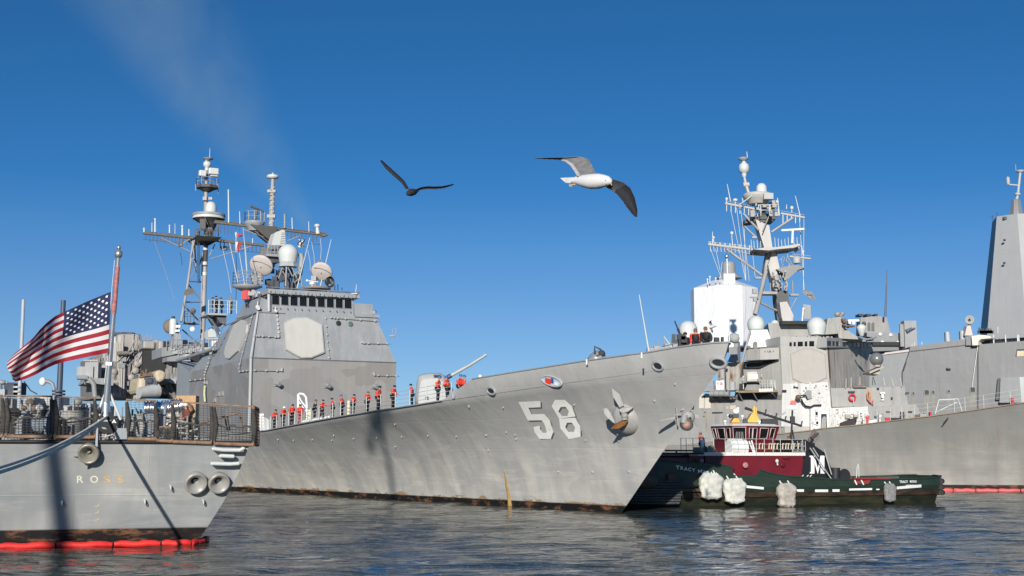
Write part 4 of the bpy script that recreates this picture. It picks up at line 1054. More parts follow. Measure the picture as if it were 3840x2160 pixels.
for i in range(10): m.tube(A(360 + i * 18, 990, 1), A(366 + i * 18, 700 + (i * 31) % 60, 1), .12, n=5)
for i in range(5): m.box(A(400 + i * 30, 850 + (i * 53) % 120, 1.1), .7, .2, 3)
cr.part('after_pipework', m, plain('pipe_brown', (.19, .17, .15), .7, var=.3))
m = MB()
for i in range(5): m.box(A(625 + i * 22, 860, 1.2), .5, .2, 7.5)
cr.part('cooling_louvre', m, TAN)
m = MB(); m.path([A(800, 640, .3), A(880, 650, .3), A(905, 700, .3), A(900, 900, .3)], .22, 7); m.tube(A(650, 650, 2), A(800, 640, 2), .3); cr.part('exhaust_pipe', m, plain('pipe_brown', (.19, .17, .15), .7, var=.3))
m = MB(); 
for i in range(14): m.tube(A(1003, 620 + i * 22, .4), A(1030, 620 + i * 22, .4), .08, n=4)
m.tube(A(1003, 520, .4), A(1000, 930, .4), .12); m.tube(A(1030, 600, .4), A(1030, 930, .4), .12); cr.part('funnel_ladder', m, SOOT)
m = MB()
for (y0, y1, x0) in [(825, 865, 1040), (870, 915, 1030), (935, 985, 1090)]: m.tube(A(x0 + 30, (y0 + y1) / 2, 4), A(1215, (y0 + y1) / 2, 4), .95, .95, 10)
cr.part('life_raft_canister', m, WHITE)
sp = MB(); sp.hexa([A(160, 1060, 6), A(520, 1100, 6), A(560, 1100, -3), A(200, 1060, -3), A(230, 1000, 6), A(540, 1005, 6), A(540, 1005, -3), A(230, 1000, -3)]); spo = cr.part('after_sponson', sp, GREY_W)
m = MB(); m.tube(A(60, 990, 5), A(200, 990, 5), .3); m.path([A(200, 1000, 6), A(265, 1080, 6), A(280, 1250, 6)], .35, 7); m.box(A(205, 920, 4), 2.2, 1.5, 1.6); m.box(A(290, 930, 4), 1.8, 1.5, 3); m.tube(A(265, 900, 4), A(262, 760, 4), .12, .1); m.box(A(262, 755, 4), 2.0, .2, .2); m.tube(A(350, 1090, 4), A(350, 1140, 4), .7); cr.part('sponson_fittings', m, GREY_W, spo)
sp = MB(); sp.hexa([A(1230, 1090, 10), A(1560, 1090, 10), A(1560, 1090, 2), A(1100, 1090, 2), A(1080, 1030, 10), A(1580, 1020, 10), A(1580, 1020, 2), A(1080, 1030, 2)]); sp2 = cr.part('side_sponson', sp, GREY_L)
m = MB(); m.hexa([A(1330, 1170, 9.5), A(1450, 1170, 9.5), A(1450, 1170, 3), A(1330, 1170, 3), A(1240, 1092, 9.5), A(1550, 1092, 9.5), A(1550, 1092, 3), A(1240, 1092, 3)]); m.tube(A(1200, 1080, 9), A(1290, 1310, 9), .35); m.tube(A(1150, 1160, 9), A(1260, 1300, 9), .3); cr.part('sponson_bracket', m, plain('pipe_brown', (.19, .17, .15), .7, var=.3), sp2)
m = MB(); rn = random.Random(5)
for i in range(26): m.tube(A(1230 + i * 12, 1010, 6), A(1230 + i * 12 + rn.uniform(-5, 5), rn.uniform(830, 960), 6), rn.uniform(.1, .25), n=5)
for i in range(12): m.box(A(1290 + rn.uniform(0, 190), 950 + rn.uniform(-120, 40), 5.5), rn.uniform(.5, 1.6), .5, rn.uniform(.5, 2.4))
cr.part('torpedo_deck_gear', m, plain('gear_mix', (.20, .19, .18), .7, var=.6, scale=.8))
m = MB(); m.box(A(1370, 890, 4.5), 9, 1, 8, (C.s, C.b, Zv)); cr.part('shadowed_recess', m, plain('recess_shade_dark', (.03, .03, .03), .8))
# after gun: tan shield, barrel pointing left, rusty fittings
ag = MB(); ag.hexa([A(720, 1230, 12), A(990, 1230, 12), A(990, 1230, 6), A(720, 1230, 6), A(735, 1020, 12), A(960, 1000, 12), A(960, 1000, 6), A(735, 1020, 6)]); ago = cr.part('after_gun', ag, plain('gun_tan', srgb(190, 176, 150), .6, var=.12), bevel=.5)
m = MB(); m.tube(A(980, 1190, 12), A(720, 1225, 13), 1.0, .7, 12); cr.part('after_gun_barrel', m, GREY_L, ago)
m = MB(); m.box(A(890, 1130, 12.2), 1.8, .3, 2.2); m.ball(A(885, 1070, 12.2), .5); cr.part('gun_port', m, plain('machinery_dark', (.045, .055, .075), .7, var=.5, scale=.9), ago)
m = MB(); rn = random.Random(8)
for i in range(16): a_ = rn.uniform(-.3, math.pi + .3); m.tube(A(830, 1000, 12), A(830 + 85 * math.cos(a_), 1000 - 85 * math.sin(a_), 12), .12, .06, 5)
cr.part('spoked_fitting', m, plain('rusty_brown_fitting', (.20, .13, .09), .8, var=.3))
ag = MB(); ag.prism([A(*p, 13) for p in [(920, 960), (990, 920), (1080, 960), (1070, 1050), (990, 1100), (950, 1070)]], -C.b * 3); cr.part('tan_housing', ag, plain('gun_tan', srgb(190, 176, 150), .6, var=.12), bevel=.4)

# small fittings that crowd the after deckhouses
rn = random.Random(404)
for nm, mat in (('cable_box', GREY_W), ('vent_cowl', TAN), ('wall_pipe', MASTG), ('dark_grille', plain('gear_mix', (.20, .19, .18), .7, var=.6, scale=.8))):
    for i in range(22):
        x = rn.uniform(480, 1480); y = rn.uniform(660, 1240); d = 1.25 if x < 800 else (.4 if x < 1060 else (8.2 if x < 1300 and y < 790 else 7))
        if x > 1060 and y < 1090: continue
        m = MB(); p = A(x, y, d)
        if nm == 'wall_pipe': m.tube(p, p + V3(rn.choice([0, 0, 1.5]), 0, rn.uniform(1, 4)), rn.uniform(.06, .16), n=6)
        elif nm == 'vent_cowl': m.lathe(p, C.b, [(.5, -.2), (.5, .3), (.35, .45), (.02, .5)], 12)
        else: m.box(p, rn.uniform(.4, 1.3), .5, rn.uniform(.4, 1.6), (C.s, C.b, Zv))
        cr.part(nm, m, mat)
# ------------------------------------------------------------ destroyer stern in the foreground, lettered ROSS
R = Frame(-14.84, 48.83, 198.0)
rs = Thing('destroyer', R.W(0, 0, 0), 'grey warship stern lettered ROSS close by, with rusty net frames and a flagstaff', 'warship')
def text_mb(txt, size=1.0, spacing=1.0, bold=.018):
    """flat letter outlines of a text in its own x, y plane"""
    cu = bpy.data.curves.new('t', 'FONT'); cu.body = txt; cu.size = size; cu.space_character = spacing; cu.align_x = 'LEFT'; cu.offset = bold
    ob = bpy.data.objects.new('t', cu); COL.objects.link(ob)
    bpy.context.view_layer.update()
    me = bpy.data.meshes.new_from_object(ob.evaluated_get(bpy.context.evaluated_depsgraph_get()))
    vs = [v.co.copy() for v in me.vertices]; fs = [list(p.vertices) for p in me.polygons]
    bpy.data.objects.remove(ob); bpy.data.curves.remove(cu); bpy.data.meshes.remove(me)
    return vs, fs
def lettering(txt, fn, x0, y0, x1, y1, thick=True, spacing=1.0):
    """text stretched into the box x0..x1, y0..y1 (photo spots), each point carried on to a surface by fn"""
    vs, fs = text_mb(txt, 1.0, spacing); m = MB()
    ax = min(v.x for v in vs); bx = max(v.x for v in vs); ay = min(v.y for v in vs); by = max(v.y for v in vs)
    m.add([fn(lerp(x0, x1, (v.x - ax) / (bx - ax)), lerp(y1, y0, (v.y - ay) / (by - ay)), lerp(0, 1, (v.x - ax) / (bx - ax))) for v in vs], fs)
    return m
SL = 0.33     # the transom leans under: metres forward per metre down
def on_t(px, py, off=0.0):
    n = (-R.b + Zv * -SL).normalized()
    return hit(px, py, R.W(0, 0, 3.85) + n * off, n)
TN = (-R.b + Zv * -SL).normalized()
zD = 3.83
# hull: outline of the transom carried forward along the ship
halfs = [(-1.2, 2.9), (0, 3.45), (.65, 3.86), (1.6, 4.4), (2.7, 4.9), (3.83, 5.27)]
hullR = MB(); uvR = []
secs = [0, 2, 6, 14, 30, 60, 100]
loop = [(h, z) for z, h in halfs] ; loop = [(-h, z) for h, z in loop[::-1]] + loop
rows = []
for u in secs:
    g = 1 + .35 * min(1, u / 60); row = []
    for h, z in loop:
        row.append(R.W(u + (zD - z) * SL * max(0, 1 - u / 30), h * g, z)); uvR.append((-u - abs(h) if u else h + 40, z))
    rows.append(row)
hullR.grid(rows, smooth=False)
# the face itself, as a fine sheet so that its paint can streak
uu = 24; r2 = []
for i, (z, h) in enumerate(halfs):
    r2.append([R.W((zD - z) * SL, lerp(-h, h, k / uu), z) for k in range(uu + 1)])
hullR.grid(r2, smooth=False); uvR += [(R.L(p).y + 40, p.z) for r in r2 for p in r]
hullR.uv = uvR
M_RHULL = hull_mat('destroyer_hull_paint', (.265, .28, .285, 1), .66, rust=.45, light=.6, zr=.3, wt=.6)
rs.part('hull', hullR, M_RHULL)
m = MB(); m.grid([[R.W(u, -5.2 * (1 + .35 * min(1, u / 60)), zD - .04), R.W(u, 5.2 * (1 + .35 * min(1, u / 60)), zD - .04)] for u in secs], smooth=False); rs.part('flight_deck', m, GREY_D)
m = MB(); m.tube(R.W(-.02, -5.3, zD), R.W(-.02, 5.3, zD), .07, .07, 6); rs.part('deck_edge', m, BLACK)
# name letters
for ch, x0, x1, mat in [('R', 597, 650, 'a'), ('O', 700, 762, 'a'), ('S', 803, 858, 'b'), ('S', 905, 962, 'b')]:
    m = lettering(ch, lambda x, y, t: on_t(x / 2.07, 1400 + y / 2.07, .012), x0, 795, x1, 850)
    rs.part('name_letter', m, plain('letter_cream', srgb(222, 216, 190), .6, var=.1) if mat == 'a' else plain('letter_worn', srgb(200, 172, 122), .7, var=.25, scale=8), recalc=False)
def zr(x, y): return (x / 2.07, 1400 + y / 2.07)
# round chocks standing off the transom
def trumpet(x, y, r, tilt, mat):
    c = on_t(*zr(x, y), 0); k = c.y / FPX / 2.07; n = (TN + tilt).normalized(); m = MB(); r *= k
    m.lathe(c - n * .12, n, [(r * .8, 0), (r * .93, .2), (r, .36), (r * .98, .45), (r * .90, .50), (r * .74, .46), (r * .52, .32), (r * .34, .20), (r * .25, .06)], 36)
    o = rs.part('round_chock', m, mat); h = MB(); h.lathe(c - n * .12, n, [(.02, .12), (r * .36, .14), (r * .36, .06)], 20); rs.part('chock_opening', h, BLACK, o)
    return c
CH = plain('chock_grey', (.34, .33, .30), .38, .15, .12, 6)
trumpet(692, 605, 82, Vector((-.1, 0, .0)), plain('chock_tan', (.29, .27, .22), .35, .25, .15, 6))
trumpet(1510, 830, 88, Vector((.12, 0, -.1)), CH); trumpet(1690, 830, 84, Vector((.12, 0, -.1)), CH)
m = MB()
for a, b_ in [((612, 645), (565, 648)), ((680, 700), (676, 748))]: m.prism([on_t(*zr(*a), .0), on_t(*zr(*b_), .0), on_t(*zr(*a), .35)], V3(0, 0, .03)) if a[0] == 612 else m.prism([on_t(*zr(*a), .0), on_t(*zr(*b_), .0), on_t(*zr(*a), .35)], R.s * .03)
rs.part('chock_gusset', m, CH)
for pts in [[(1655, 585), (1730, 595), (1860, 598), (1890, 582)], [(1710, 640), (1815, 645)], [(1645, 700), (1780, 705), (1855, 700)]]:
    m = MB(); m.path([on_t(*zr(*p), .34) for p in pts], .075, 8)
    for p in (pts[0], pts[-1]): m.tube(on_t(*zr(*p), 0), on_t(*zr(*p), .34), .05)
    rs.part('towing_bar', m, RADOME)
for x, y in [(482, 990), (1125, 985), (1578, 985), (1325, 875)]:
    m = MB(); p = on_t(*zr(x, y), .0); m.tube(p, p + TN * .16, .05, .04); m.ring(p + TN * .15 + V3(0, 0, -.04), R.s, .07, .02, 12, 5); rs.part('padeye', m, RADOME)
m = MB()
for i, y in enumerate((1035, 1085, 1140)): 
    p = on_t(*zr(752, y), .014); m.box(p, .14, .01, .02, (R.s, TN, Zv)); m.box(p + V3(.05, 0, .08), .03, .01, .16, (R.s, TN, Zv)); m.box(p + V3(-.02, 0, .16), .12, .01, .02, (R.s, TN, Zv))
rs.part('draft_mark', m, plain('draft_cream', srgb(190, 176, 140), .6, var=.1))

# flight deck net frames, raised, rusty
def on_n(px, py, off=.10): return R.U(px, py, -off)
RF = plain('rusty_frame', (.27, .165, .10), .8, .1, .45, 5, .2)
NETM = plain('net_cord', (.075, .07, .06), .9, var=.3)
def frame_net(x0, x1, y0l, y0r, y1l, y1r, sag=.54):
    m = MB(); c = [on_n(*zr(x0, y0l)), on_n(*zr(x1, y0r)), on_n(*zr(x1, y1r)), on_n(*zr(x0, y1l))]
    m.path(c, .045, 6, 0, True); m.tube(c[3], c[2], .07)
    for e, f_ in ((c[0], c[3]), (c[1], c[2])): m.tube(f_ + R.b * -.05, e + R.b * .5 * 0, .03)
    fr = rs.part('net_frame', m, RF)
    n = MB(); W_ = (c[1] - c[0]).length; nx = max(6, int(W_ / .13))
    for i in range(1, nx):
        t = i / nx; a = lerp(c[0], c[1], t); b_ = lerp(c[3], c[2], t); mid = lerp(a, b_, sag + .03 * math.sin(t * 9))
        n.tube(a, mid, .006, .006, 3); n.path([mid, lerp(mid, b_, .5) + R.b * -.12, b_], .012, 4)
    for j in range(1, 16):
        t = j / 16; th = .006 if t < sag else .013
        n.path([lerp(lerp(c[0], c[1], q), lerp(c[3], c[2], q), t) + R.b * (-.12 * math.sin(max(0, (t - sag) / (1 - sag)) * math.pi)) + V3(0, 0, .02 * math.sin(q * 11 + j)) for q in (0, .25, .5, .75, 1)], th, 3)
    # bunched net along the slack line
    n.path([lerp(lerp(c[0], c[1], q), lerp(c[3], c[2], q), sag) + V3(0, -.02, .05 * math.sin(q * 17)) for q in [i / 10 for i in range(11)]], .035, 5)
    rs.part('safety_net', n, NETM, fr)
    g = MB()
    for e in (c[0], c[1]): g.path([e + V3(0, 0, -.1), lerp(e, c[3] if e is c[0] else c[2], .5) + V3(.07, -.05, 0), (c[3] if e is c[0] else c[2]) + V3(0, 0, .1)], [.06, .11, .08], 6)
    rs.part('net_bundle', g, plain('dark_lashing', (.05, .045, .04), .9, var=.5, scale=8), fr)
frame_net(-320, 18, 168, 172, 488, 488)
frame_net(50, 400, 172, 180, 490, 492); frame_net(428, 735, 183, 190, 492, 495); frame_net(985, 1205, 203, 212, 508, 512)
frame_net(1215, 1330, 415, 418, 520, 528, .1); frame_net(1338, 1640, 222, 236, 530, 540); frame_net(1662, 1965, 242, 258, 545, 555)
# the end frame turned round the quarter
m = MB(); a0, a1 = on_n(*zr(1968, 258)), on_n(*zr(1968, 555)); b0, b1 = a0 + R.b * 2.6 + R.s * .5, a1 + R.b * 2.6 + R.s * .5
m.path([a0, b0, b1, a1], .06, 6, 0, True); fr = rs.part('net_frame', m, RF)
n = MB()
for i in range(1, 12): n.tube(lerp(a0, b0, i / 12), lerp(a1, b1, i / 12), .014, .014, 3)
for i in range(1, 12): n.tube(lerp(a0, a1, i / 12), lerp(b0, b1, i / 12), .014, .014, 3)
rs.part('safety_net', n, NETM, fr)
# a fallen stanchion frame leaning behind the net
def dk_(x, y, u): return R.U(*zr(x, y), u)
m = MB(); m.tube(dk_(1545, 388, 1.2), dk_(1860, 305, 1.2), .04); m.tube(dk_(1860, 305, 1.2), dk_(1885, 440, 1.2), .035); m.tube(dk_(1745, 335, 1.2), dk_(1765, 445, 1.2), .035); m.tube(dk_(1765, 335, 1.2), dk_(1785, 445, 1.2), .03); rs.part('folded_stanchion', m, RF)
# black fairlead shield with lettering, flagstaff, gear on deck
def sh(x, y, o=.28): return R.U(x / 4.83, 1380 + y / 4.83, -o)
m = MB(); m.prism([sh(*p) for p in [(1730, 965), (1870, 790), (1985, 790), (2095, 900), (2150, 975), (2090, 1130), (2060, 1190), (1960, 1180), (1900, 1200), (1800, 1130), (1725, 1020)]], R.b * .25)
shd = rs.part('roller_fairlead', m, plain('black_shield', (.006, .006, .007), .6))
m = lettering('ROSS 71', lambda x, y, t: sh(x, y, .295), 1838, 940, 2010, 970); rs.part('painted_letter', m, WHITE, shd, recalc=False)
for (x, y) in [(1785, 965), (2065, 962)]:
    m = MB(); m.prism([sh(x - 42, y + 34, .30), sh(x, y - 36, .30), sh(x + 42, y + 34, .30), sh(x + 10, y + 34, .30), sh(x, y + 5, .30), sh(x - 12, y + 34, .30)], R.b * .01); rs.part('painted_mark', m, WHITE, shd)
m = MB(); m.prism([sh(1830, 1070, .3), sh(1900, 1075, .3), sh(1940, 1110, .3), sh(1870, 1105, .3)], R.b * .02); rs.part('roller_glint', m, STEEL, shd)
m = MB(); m.box(sh(2190, 1190, .1), .42, .2, .4, (R.s, R.b, Zv)); m.box(sh(1770, 1200, .1), .08, .2, .9); rs.part('fairlead_base', m, GREY, shd)
# flagstaff
st0, st1 = P(398, 1520, 48.7), P(444, 965, 47.9)
m = MB(); m.path([st0, lerp(st0, st1, .45), st1], [.12, .085, .07], 10); m.tube(st0 + V3(0, 0, -.4), st0 + V3(0, 0, .3), .17, .12, 10); fsf = rs.part('flagstaff', m, GALV)
m = MB(); m.tube(lerp(st0, st1, .62), lerp(st0, st1, .94), .088, .08, 10); rs.part('red_tape', m, plain('faded_red_tape', (.42, .16, .14), .6, var=.5, scale=7), fsf)
m = MB(); m.ball(st1 + V3(0, 0, .12), .15, 1.1, 12); m.ball(st1 + V3(0, 0, .36), .08); rs.part('truck_ball', m, STEEL, fsf)
m = MB(); m.path([lerp(st0, st1, .98) + V3(-.1, -.1, 0), P(419, 1090, 48.2), P(405, 1320, 48.4), lerp(st0, st1, .15) + V3(-.1, -.1, 0)], .012, 4); rs.part('halyard', m, WHITE, fsf)
m = MB(); m.tube(st0 + V3(-.5, .4, -.5), lerp(st0, st1, .12), .05); m.tube(st0 + V3(.4, .5, -.5), lerp(st0, st1, .12), .05); m.box(lerp(st0, st1, .28), .22, .2, .12); rs.part('staff_stay', m, WHITE, fsf)
# shining lagged duct, machinery, lockers, cables behind the nets
m = MB(); pts = [R.U(*zr(x, y), 4) for x, y in [(1120, 275), (1180, 272), (1240, 275), (1300, 270), (1360, 262), (1420, 252)]]
rad = []; pp = []
for i in range(40):
    t = i / 39; q = interp([(j / 5, j) for j in range(6)], t); j = min(4, int(q)); pp.append(lerp(pts[j], pts[j + 1], q - j)); rad.append(.29 + .045 * math.sin(i * 2.1) + .02 * math.sin(i * 5))
m.path(pp, rad, 12); rs.part('foil_duct', m, plain('foil', (.72, .72, .72), .22, .9, .1, 5, .4))
m = MB(); m.path([R.U(*zr(x, y), 4.5) for x, y in [(1420, 262), (1455, 270), (1470, 300)]], [.25, .22, .2], 10); m.box(R.U(*zr(1455, 290), 5), .8, .6, 1.2); rs.part('duct_elbow', m, plain('tan_plate', srgb(176, 140, 100), .6, .1, .25, 3))
rn = random.Random(21)
DKC = [plain('deck_gear_brown', (.16, .12, .09), .8, var=.4), plain('deck_gear_grey', (.30, .29, .27), .7, var=.3), plain('deck_gear_dark', (.035, .033, .03), .8, var=.4), plain('deck_gear_blue', (.22, .25, .28), .7, var=.3), plain('deck_gear_pale', (.5, .48, .44), .7, var=.25)]
names = ['deck_locker', 'vent_head', 'cable_reel', 'deck_winch', 'hose_rack']
def gear(kind, p, s, mat):
    m = MB()
    if kind == 'deck_locker': m.box(p + V3(0, 0, .45 * s), .8 * s, .7, .9 * s); m.box(p + V3(0, -.36, .5 * s), .6 * s, .04, .5 * s); m.box(p + V3(0, 0, .93 * s), .86 * s, .76, .06)
    elif kind == 'vent_head': m.tube(p, p + V3(0, 0, .8 * s), .16 * s); m.lathe(p + V3(0, 0, .75 * s), Zv, [(.2 * s, 0), (.36 * s, .08), (.34 * s, .2 * s), (.05, .32 * s)], 14)
    elif kind == 'cable_reel': m.lathe(p + V3(-.35 * s, 0, .45 * s), Xv, [(.45 * s, 0), (.45 * s, .06), (.22 * s, .08), (.22 * s, .6 * s), (.45 * s, .62 * s), (.45 * s, .68 * s)], 16); m.box(p + V3(0, 0, .05), .8 * s, .8 * s, .1)
    elif kind == 'deck_winch': m.box(p + V3(0, 0, .15), 1.0 * s, .8, .3); m.lathe(p + V3(0, 0, .3), Zv, [(.3 * s, 0), (.2 * s, .25 * s), (.32 * s, .6 * s), (.3 * s, .66 * s)], 14); m.tube(p + V3(.4 * s, 0, .2), p + V3(.4 * s, 0, 1.1 * s), .06)
    else:
        for i in range(4): m.tube(p + V3(-.4 * s + .27 * s * i, 0, 0), p + V3(-.4 * s + .27 * s * i, 0, 1.1 * s), .04)
        m.path([p + V3(.4 * s * math.sin(q * .8), -.05, (.15 + .06 * q) * s) for q in range(14)], .045, 5)
    return m
for i in range(46):
    x = rn.uniform(-60, 1500); u = rn.uniform(1.5, 9); p = R.U(*zr(x, 400), u); p.z = zD
    if 760 < x < 930 and u < 4: u = 6
    k = rn.choice(names); rs.part(k, gear(k, p, rn.uniform(.7, 1.35), None), rn.choice(DKC), bevel=.02)
m = MB()
for i in range(40):
    x = rn.uniform(-40, 1480); p = R.U(*zr(x, 400), rn.uniform(2, 8)); p.z = zD; m.tube(p, p + V3(rn.uniform(-.1, .1), 0, rn.uniform(.6, 1.7)), rn.uniform(.02, .05), n=5)
rs.part('deck_stanchion', m, DKC[1])
m = MB()
for i in range(14):
    x = rn.uniform(0, 1400); a = R.U(*zr(x, 400), 3); a.z = zD + rn.uniform(.3, 1.4); b_ = R.U(*zr(x + rn.uniform(60, 220), 400), 3); b_.z = zD + rn.uniform(.2, 1.2); m.path([a, lerp(a, b_, .5) + V3(0, 0, -.25), b_], .03, 5)
rs.part('slung_cable', m, DKC[2])
for (x, y, w, h) in [(325, 325, 60, 85), (600, 285, 100, 50)]:
    m = MB(); p = R.U(*zr(x, y), 6); k = p.y / FPX / 2.07; m.box(p, w * k, .8, h * k); m.box(p + V3(0, -.42, 0), w * k * .8, .03, h * k * .8)
    for j in range(5): m.box(p + V3((-.4 + .2 * j) * w * k, -.45, 0), .03, .04, h * k * .9)
    rs.part('slatted_cabinet', m, DKC[2])

# oil boom: floats strung round the stern
BOOM = plain('boom_red', (.70, .022, .018), .6, var=.3, scale=3, bump=.5)
BOOM_P = plain('boom_pink', (.66, .09, .085), .5, var=.15, scale=3)
def boom(name, pts, r, mat, label, seg):
    t = Thing(name, pts[0], label, 'oil boom')
    for (a, b_) in zip(pts, pts[1:]):
        n = max(1, int((b_ - a).length / seg + .5))
        for i in range(n):
            p = lerp(a, b_, i / n); q = lerp(a, b_, (i + .97) / n); m = MB()
            pp = [lerp(p, q, j / 8) + V3(.02 * math.sin(j * 2.2 + i), .02 * math.sin(j + i * 2), .02 * math.sin(j * 1.3 + i)) for j in range(9)]
            m.path(pp, [r * .72] + [r * (1 + .05 * math.sin(j * 2 + i)) for j in range(7)] + [r * .7], 10)
            t.part('boom_float', m, mat)
            m = MB(); m.path([pp[-1] + V3(0, 0, -r * .5), pp[-1] + V3(.02, 0, r * .9)], [.06, .045], 6); t.part('boom_joint', m, BLACK)
    return t
W0 = lambda x, y, z=.10: hit(x, y, (0, 0, z), Zv)
boom('oil_boom', [R.W(zD * SL - .42 + .012 * v * v * 0, v, .10) for v in (-9, -6, -3.5, -1.5, .5, 2.2)] + [R.W(zD * SL - .40, 3.3, .10), R.W(zD * SL + .5, 3.85, .10), R.W(zD * SL + 2.5, 4.1, .08)], .125, BOOM, 'bright red floating oil boom strung round the stern lettered ROSS', 2.2)

# mooring line from the roller fairlead to the pier
a = R.U(400, 1562, -.35); b_ = P(0, 1752, 35.0); c_ = P(-420, 1905, 27)
for o_, lb in ((V3(0, 0, 0), 'upper of the two mooring lines running from the black fairlead'), (V3(.02, -.05, -.13), 'lower of the two mooring lines running from the black fairlead')):
    m = MB(); pts = []
    for i in range(25):
        t = i / 24; pts.append(lerp(a, b_, t) + V3(0, 0, -.5 * 4 * t * (1 - t) * .35) + o_ * min(1, t * 4))
    pts += [lerp(b_, c_, .5) + o_, c_ + o_]
    m.path(pts, .05, 7); solo('mooring_line', m, ROPE, a, lb, 'rope', 'doubled mooring lines at the ROSS stern')
# things on the pier and moored beyond the stern deck, seen through the nets
def pole(px, yb, yt, Y, r0, r1, mat, name, label, lean=0):
    a, b_ = P(px, yb, Y), P(px + lean, yt, Y); m = MB(); m.path([a, lerp(a, b_, .5), b_], [r0, (r0 + r1) / 2, r1], 12); m.lathe(a + V3(0, 0, .0), Zv, [(r0 * 1.7, 0), (r0 * 1.7, .25), (r0 * 1.1, .6)], 14); return a, b_, m
a, b_, m = pole(66, 1640, 1124, 75, .11, .095, GALV, '', '', 22)
for y in (1455, 1472): m.lathe(P(64 + (1480 - y) * .04, y, 75), Zv, [(.24, 0), (.24, .1)], 12)
t = Thing('pier_pole', a, 'pale grey steel pole rising behind the fly end of the flag', 'pole'); t.part('shaft', m, plain('pole_grey', (.42, .44, .46), .5, var=.06))
m = MB(); m.box(P(55, 1462, 75.5), 1.0, .6, .8); m.box(P(75, 1465, 75.5), .5, .6, .7); t.part('junction_box', m, plain('machinery_dark', (.045, .055, .075), .7, var=.5, scale=.9))
a, b_, m = pole(215, 1640, 1126, 62, .15, .11, GALV, '', '', 23)
for y in (1470, 1482): m.lathe(P(220, y, 62), Zv, [(.30, 0), (.30, .08)], 12)
t = Thing('pier_pole', a, 'shadow-dark steel pole standing behind the middle of the flag', 'pole'); t.part('shaft', m, plain('pole_shade_blue', (.06, .075, .11), .5, var=.06))  # the shadow on this pole is mixed into its dark blue
m = MB(); p0 = P(205, 1510, 63); m.path([p0, P(203, 1460, 63), P(196, 1438, 63), P(182, 1430, 63), P(168, 1430, 63)], .09, 8)
t = Thing('dock_lamp', P(205, 1640, 63), 'small goose-neck dock lamp with a white globe by the dark pole', 'lamp'); t.part('lamp_arm', m, plain('lamp_arm_grey', (.25, .27, .3), .5)); 
m = MB(); m.tube(P(205, 1640, 63), p0, .1); t.part('lamp_post', m, plain('lamp_arm_grey', (.25, .27, .3), .5))
m = MB(); m.ball(P(160, 1431, 63), .16, 1.3); t.part('lamp_globe', m, WHITE)
# moored tender with vents, mid distance
t = Thing('moored_ship', W0(60, 1760, 0), 'low grey moored ship with vents, half hidden behind the net frames', 'ship')
Yb = 88
def hb(x0, x1, y0, y1, d, mat, nm, Y=Yb, bev=.08):
    m = MB(); a = P(x0, y1, Y); b_ = P(x1, y0, Y); m.hexa([V3(a.x, Y, a.z), V3(b_.x, Y, a.z), V3(b_.x, Y + d, a.z), V3(a.x, Y + d, a.z), V3(a.x, Y, b_.z), V3(b_.x, Y, b_.z), V3(b_.x, Y + d, b_.z), V3(a.x, Y + d, b_.z)]); return t.part(nm, m, mat, bevel=bev)
m = MB(); a = P(-300, 1600, Yb); b_ = P(370, 1600, Yb); m.prism([V3(a.x, Yb, -.5), V3(b_.x, Yb + 1, -.5), V3(b_.x + .6, Yb + 1, 4.4), V3(a.x, Yb, 4.4)], V3(0, 9, 0)); t.part('hull', m, GREY_W)
hb(80, 128, 1490, 1600, 5, GREY_W, 'deckhouse'); hb(-40, 30, 1492, 1600, 5, GREY_L, 'deckhouse', Yb + 1); hb(145, 190, 1482, 1522, 4, GREY_L, 'deckhouse', Yb + 2)
hb(232, 262, 1520, 1600, 5, GREY_L, 'deckhouse', Yb + 3); hb(298, 340, 1512, 1600, 5, GREY_L, 'deckhouse'); hb(140, 200, 1540, 1570, 4, GREY_W, 'deckhouse', Yb - .5)
for i in range(14):
    x = rnd.uniform(0, 350); y = rnd.uniform(1500, 1560); p = P(x, y, Yb - 1); m = MB(); m.tube(p + V3(0, 0, -1.2), p, .12); m.ball(p, .32, .8, 10); t.part('vent_head', m, rnd.choice(DKC))
m = MB()
for i in range(18): x = -30 + i * 20; m.tube(P(x, 1600, Yb - .5), P(x, 1548, Yb - .5), .05, n=4)
m.tube(P(-30, 1550, Yb - .5), P(330, 1550, Yb - .5), .04, n=4); m.tube(P(-30, 1572, Yb - .5), P(330, 1572, Yb - .5), .04, n=4); t.part('guard_rail', m, RADOME)
m = MB(); m.path([P(90, 1430, 76), P(115, 1465, 76), P(140, 1478, 76)], .03, 4); solo('shore_cable', m, BLACK, P(90, 1430, 76), 'thin dark cable sagging from the pale pole to the pier', 'cable')
# helper crane gear peeking in at the left edge
m = MB(); q = P(8, 1434, 70); m.ball(q, .22, .6); m.tube(q + V3(-1, 0, -.1), q + V3(.3, 0, .0), .06); m.box(P(5, 1473, 70), .5, .4, .35); m.tube(P(-5, 1640, 70), P(-5, 1440, 70), .2)
solo('deck_crane', m, GREY, P(-5, 1640, 70), 'grey crane tip showing at the left edge above the nets', 'crane')

# tall things on the pier behind the photographer; their shadows fall on the hulls
S0 = on_hull(1420, 1600, 0); q = S0 - LDIR * 112
t = Thing('high_mast_light', Vector((q.x, q.y, .5)), 'tall floodlight mast on the pier behind the viewer', 'lamp')
m = MB(); m.path([Vector((q.x, q.y, .5)), Vector((q.x, q.y, q.z * .5)), q], [.42, .32, .20], 12); t.part('mast', m, GALV)
m = MB(); ringn = 6
m.ball(q + V3(0, 0, .1), .78, .62)
t.part('lamp_ring', m, GREY)
for dx, dz in ((-1.45, -.15), (1.4, .15), (-.5, .35), (.45, .4)):
    m = MB(); m.box(q + V3(dx, 0, dz), .75, .7, .55); m.tube(q, q + V3(dx, 0, dz), .12); t.part('floodlight', m, GREY, bevel=.2)
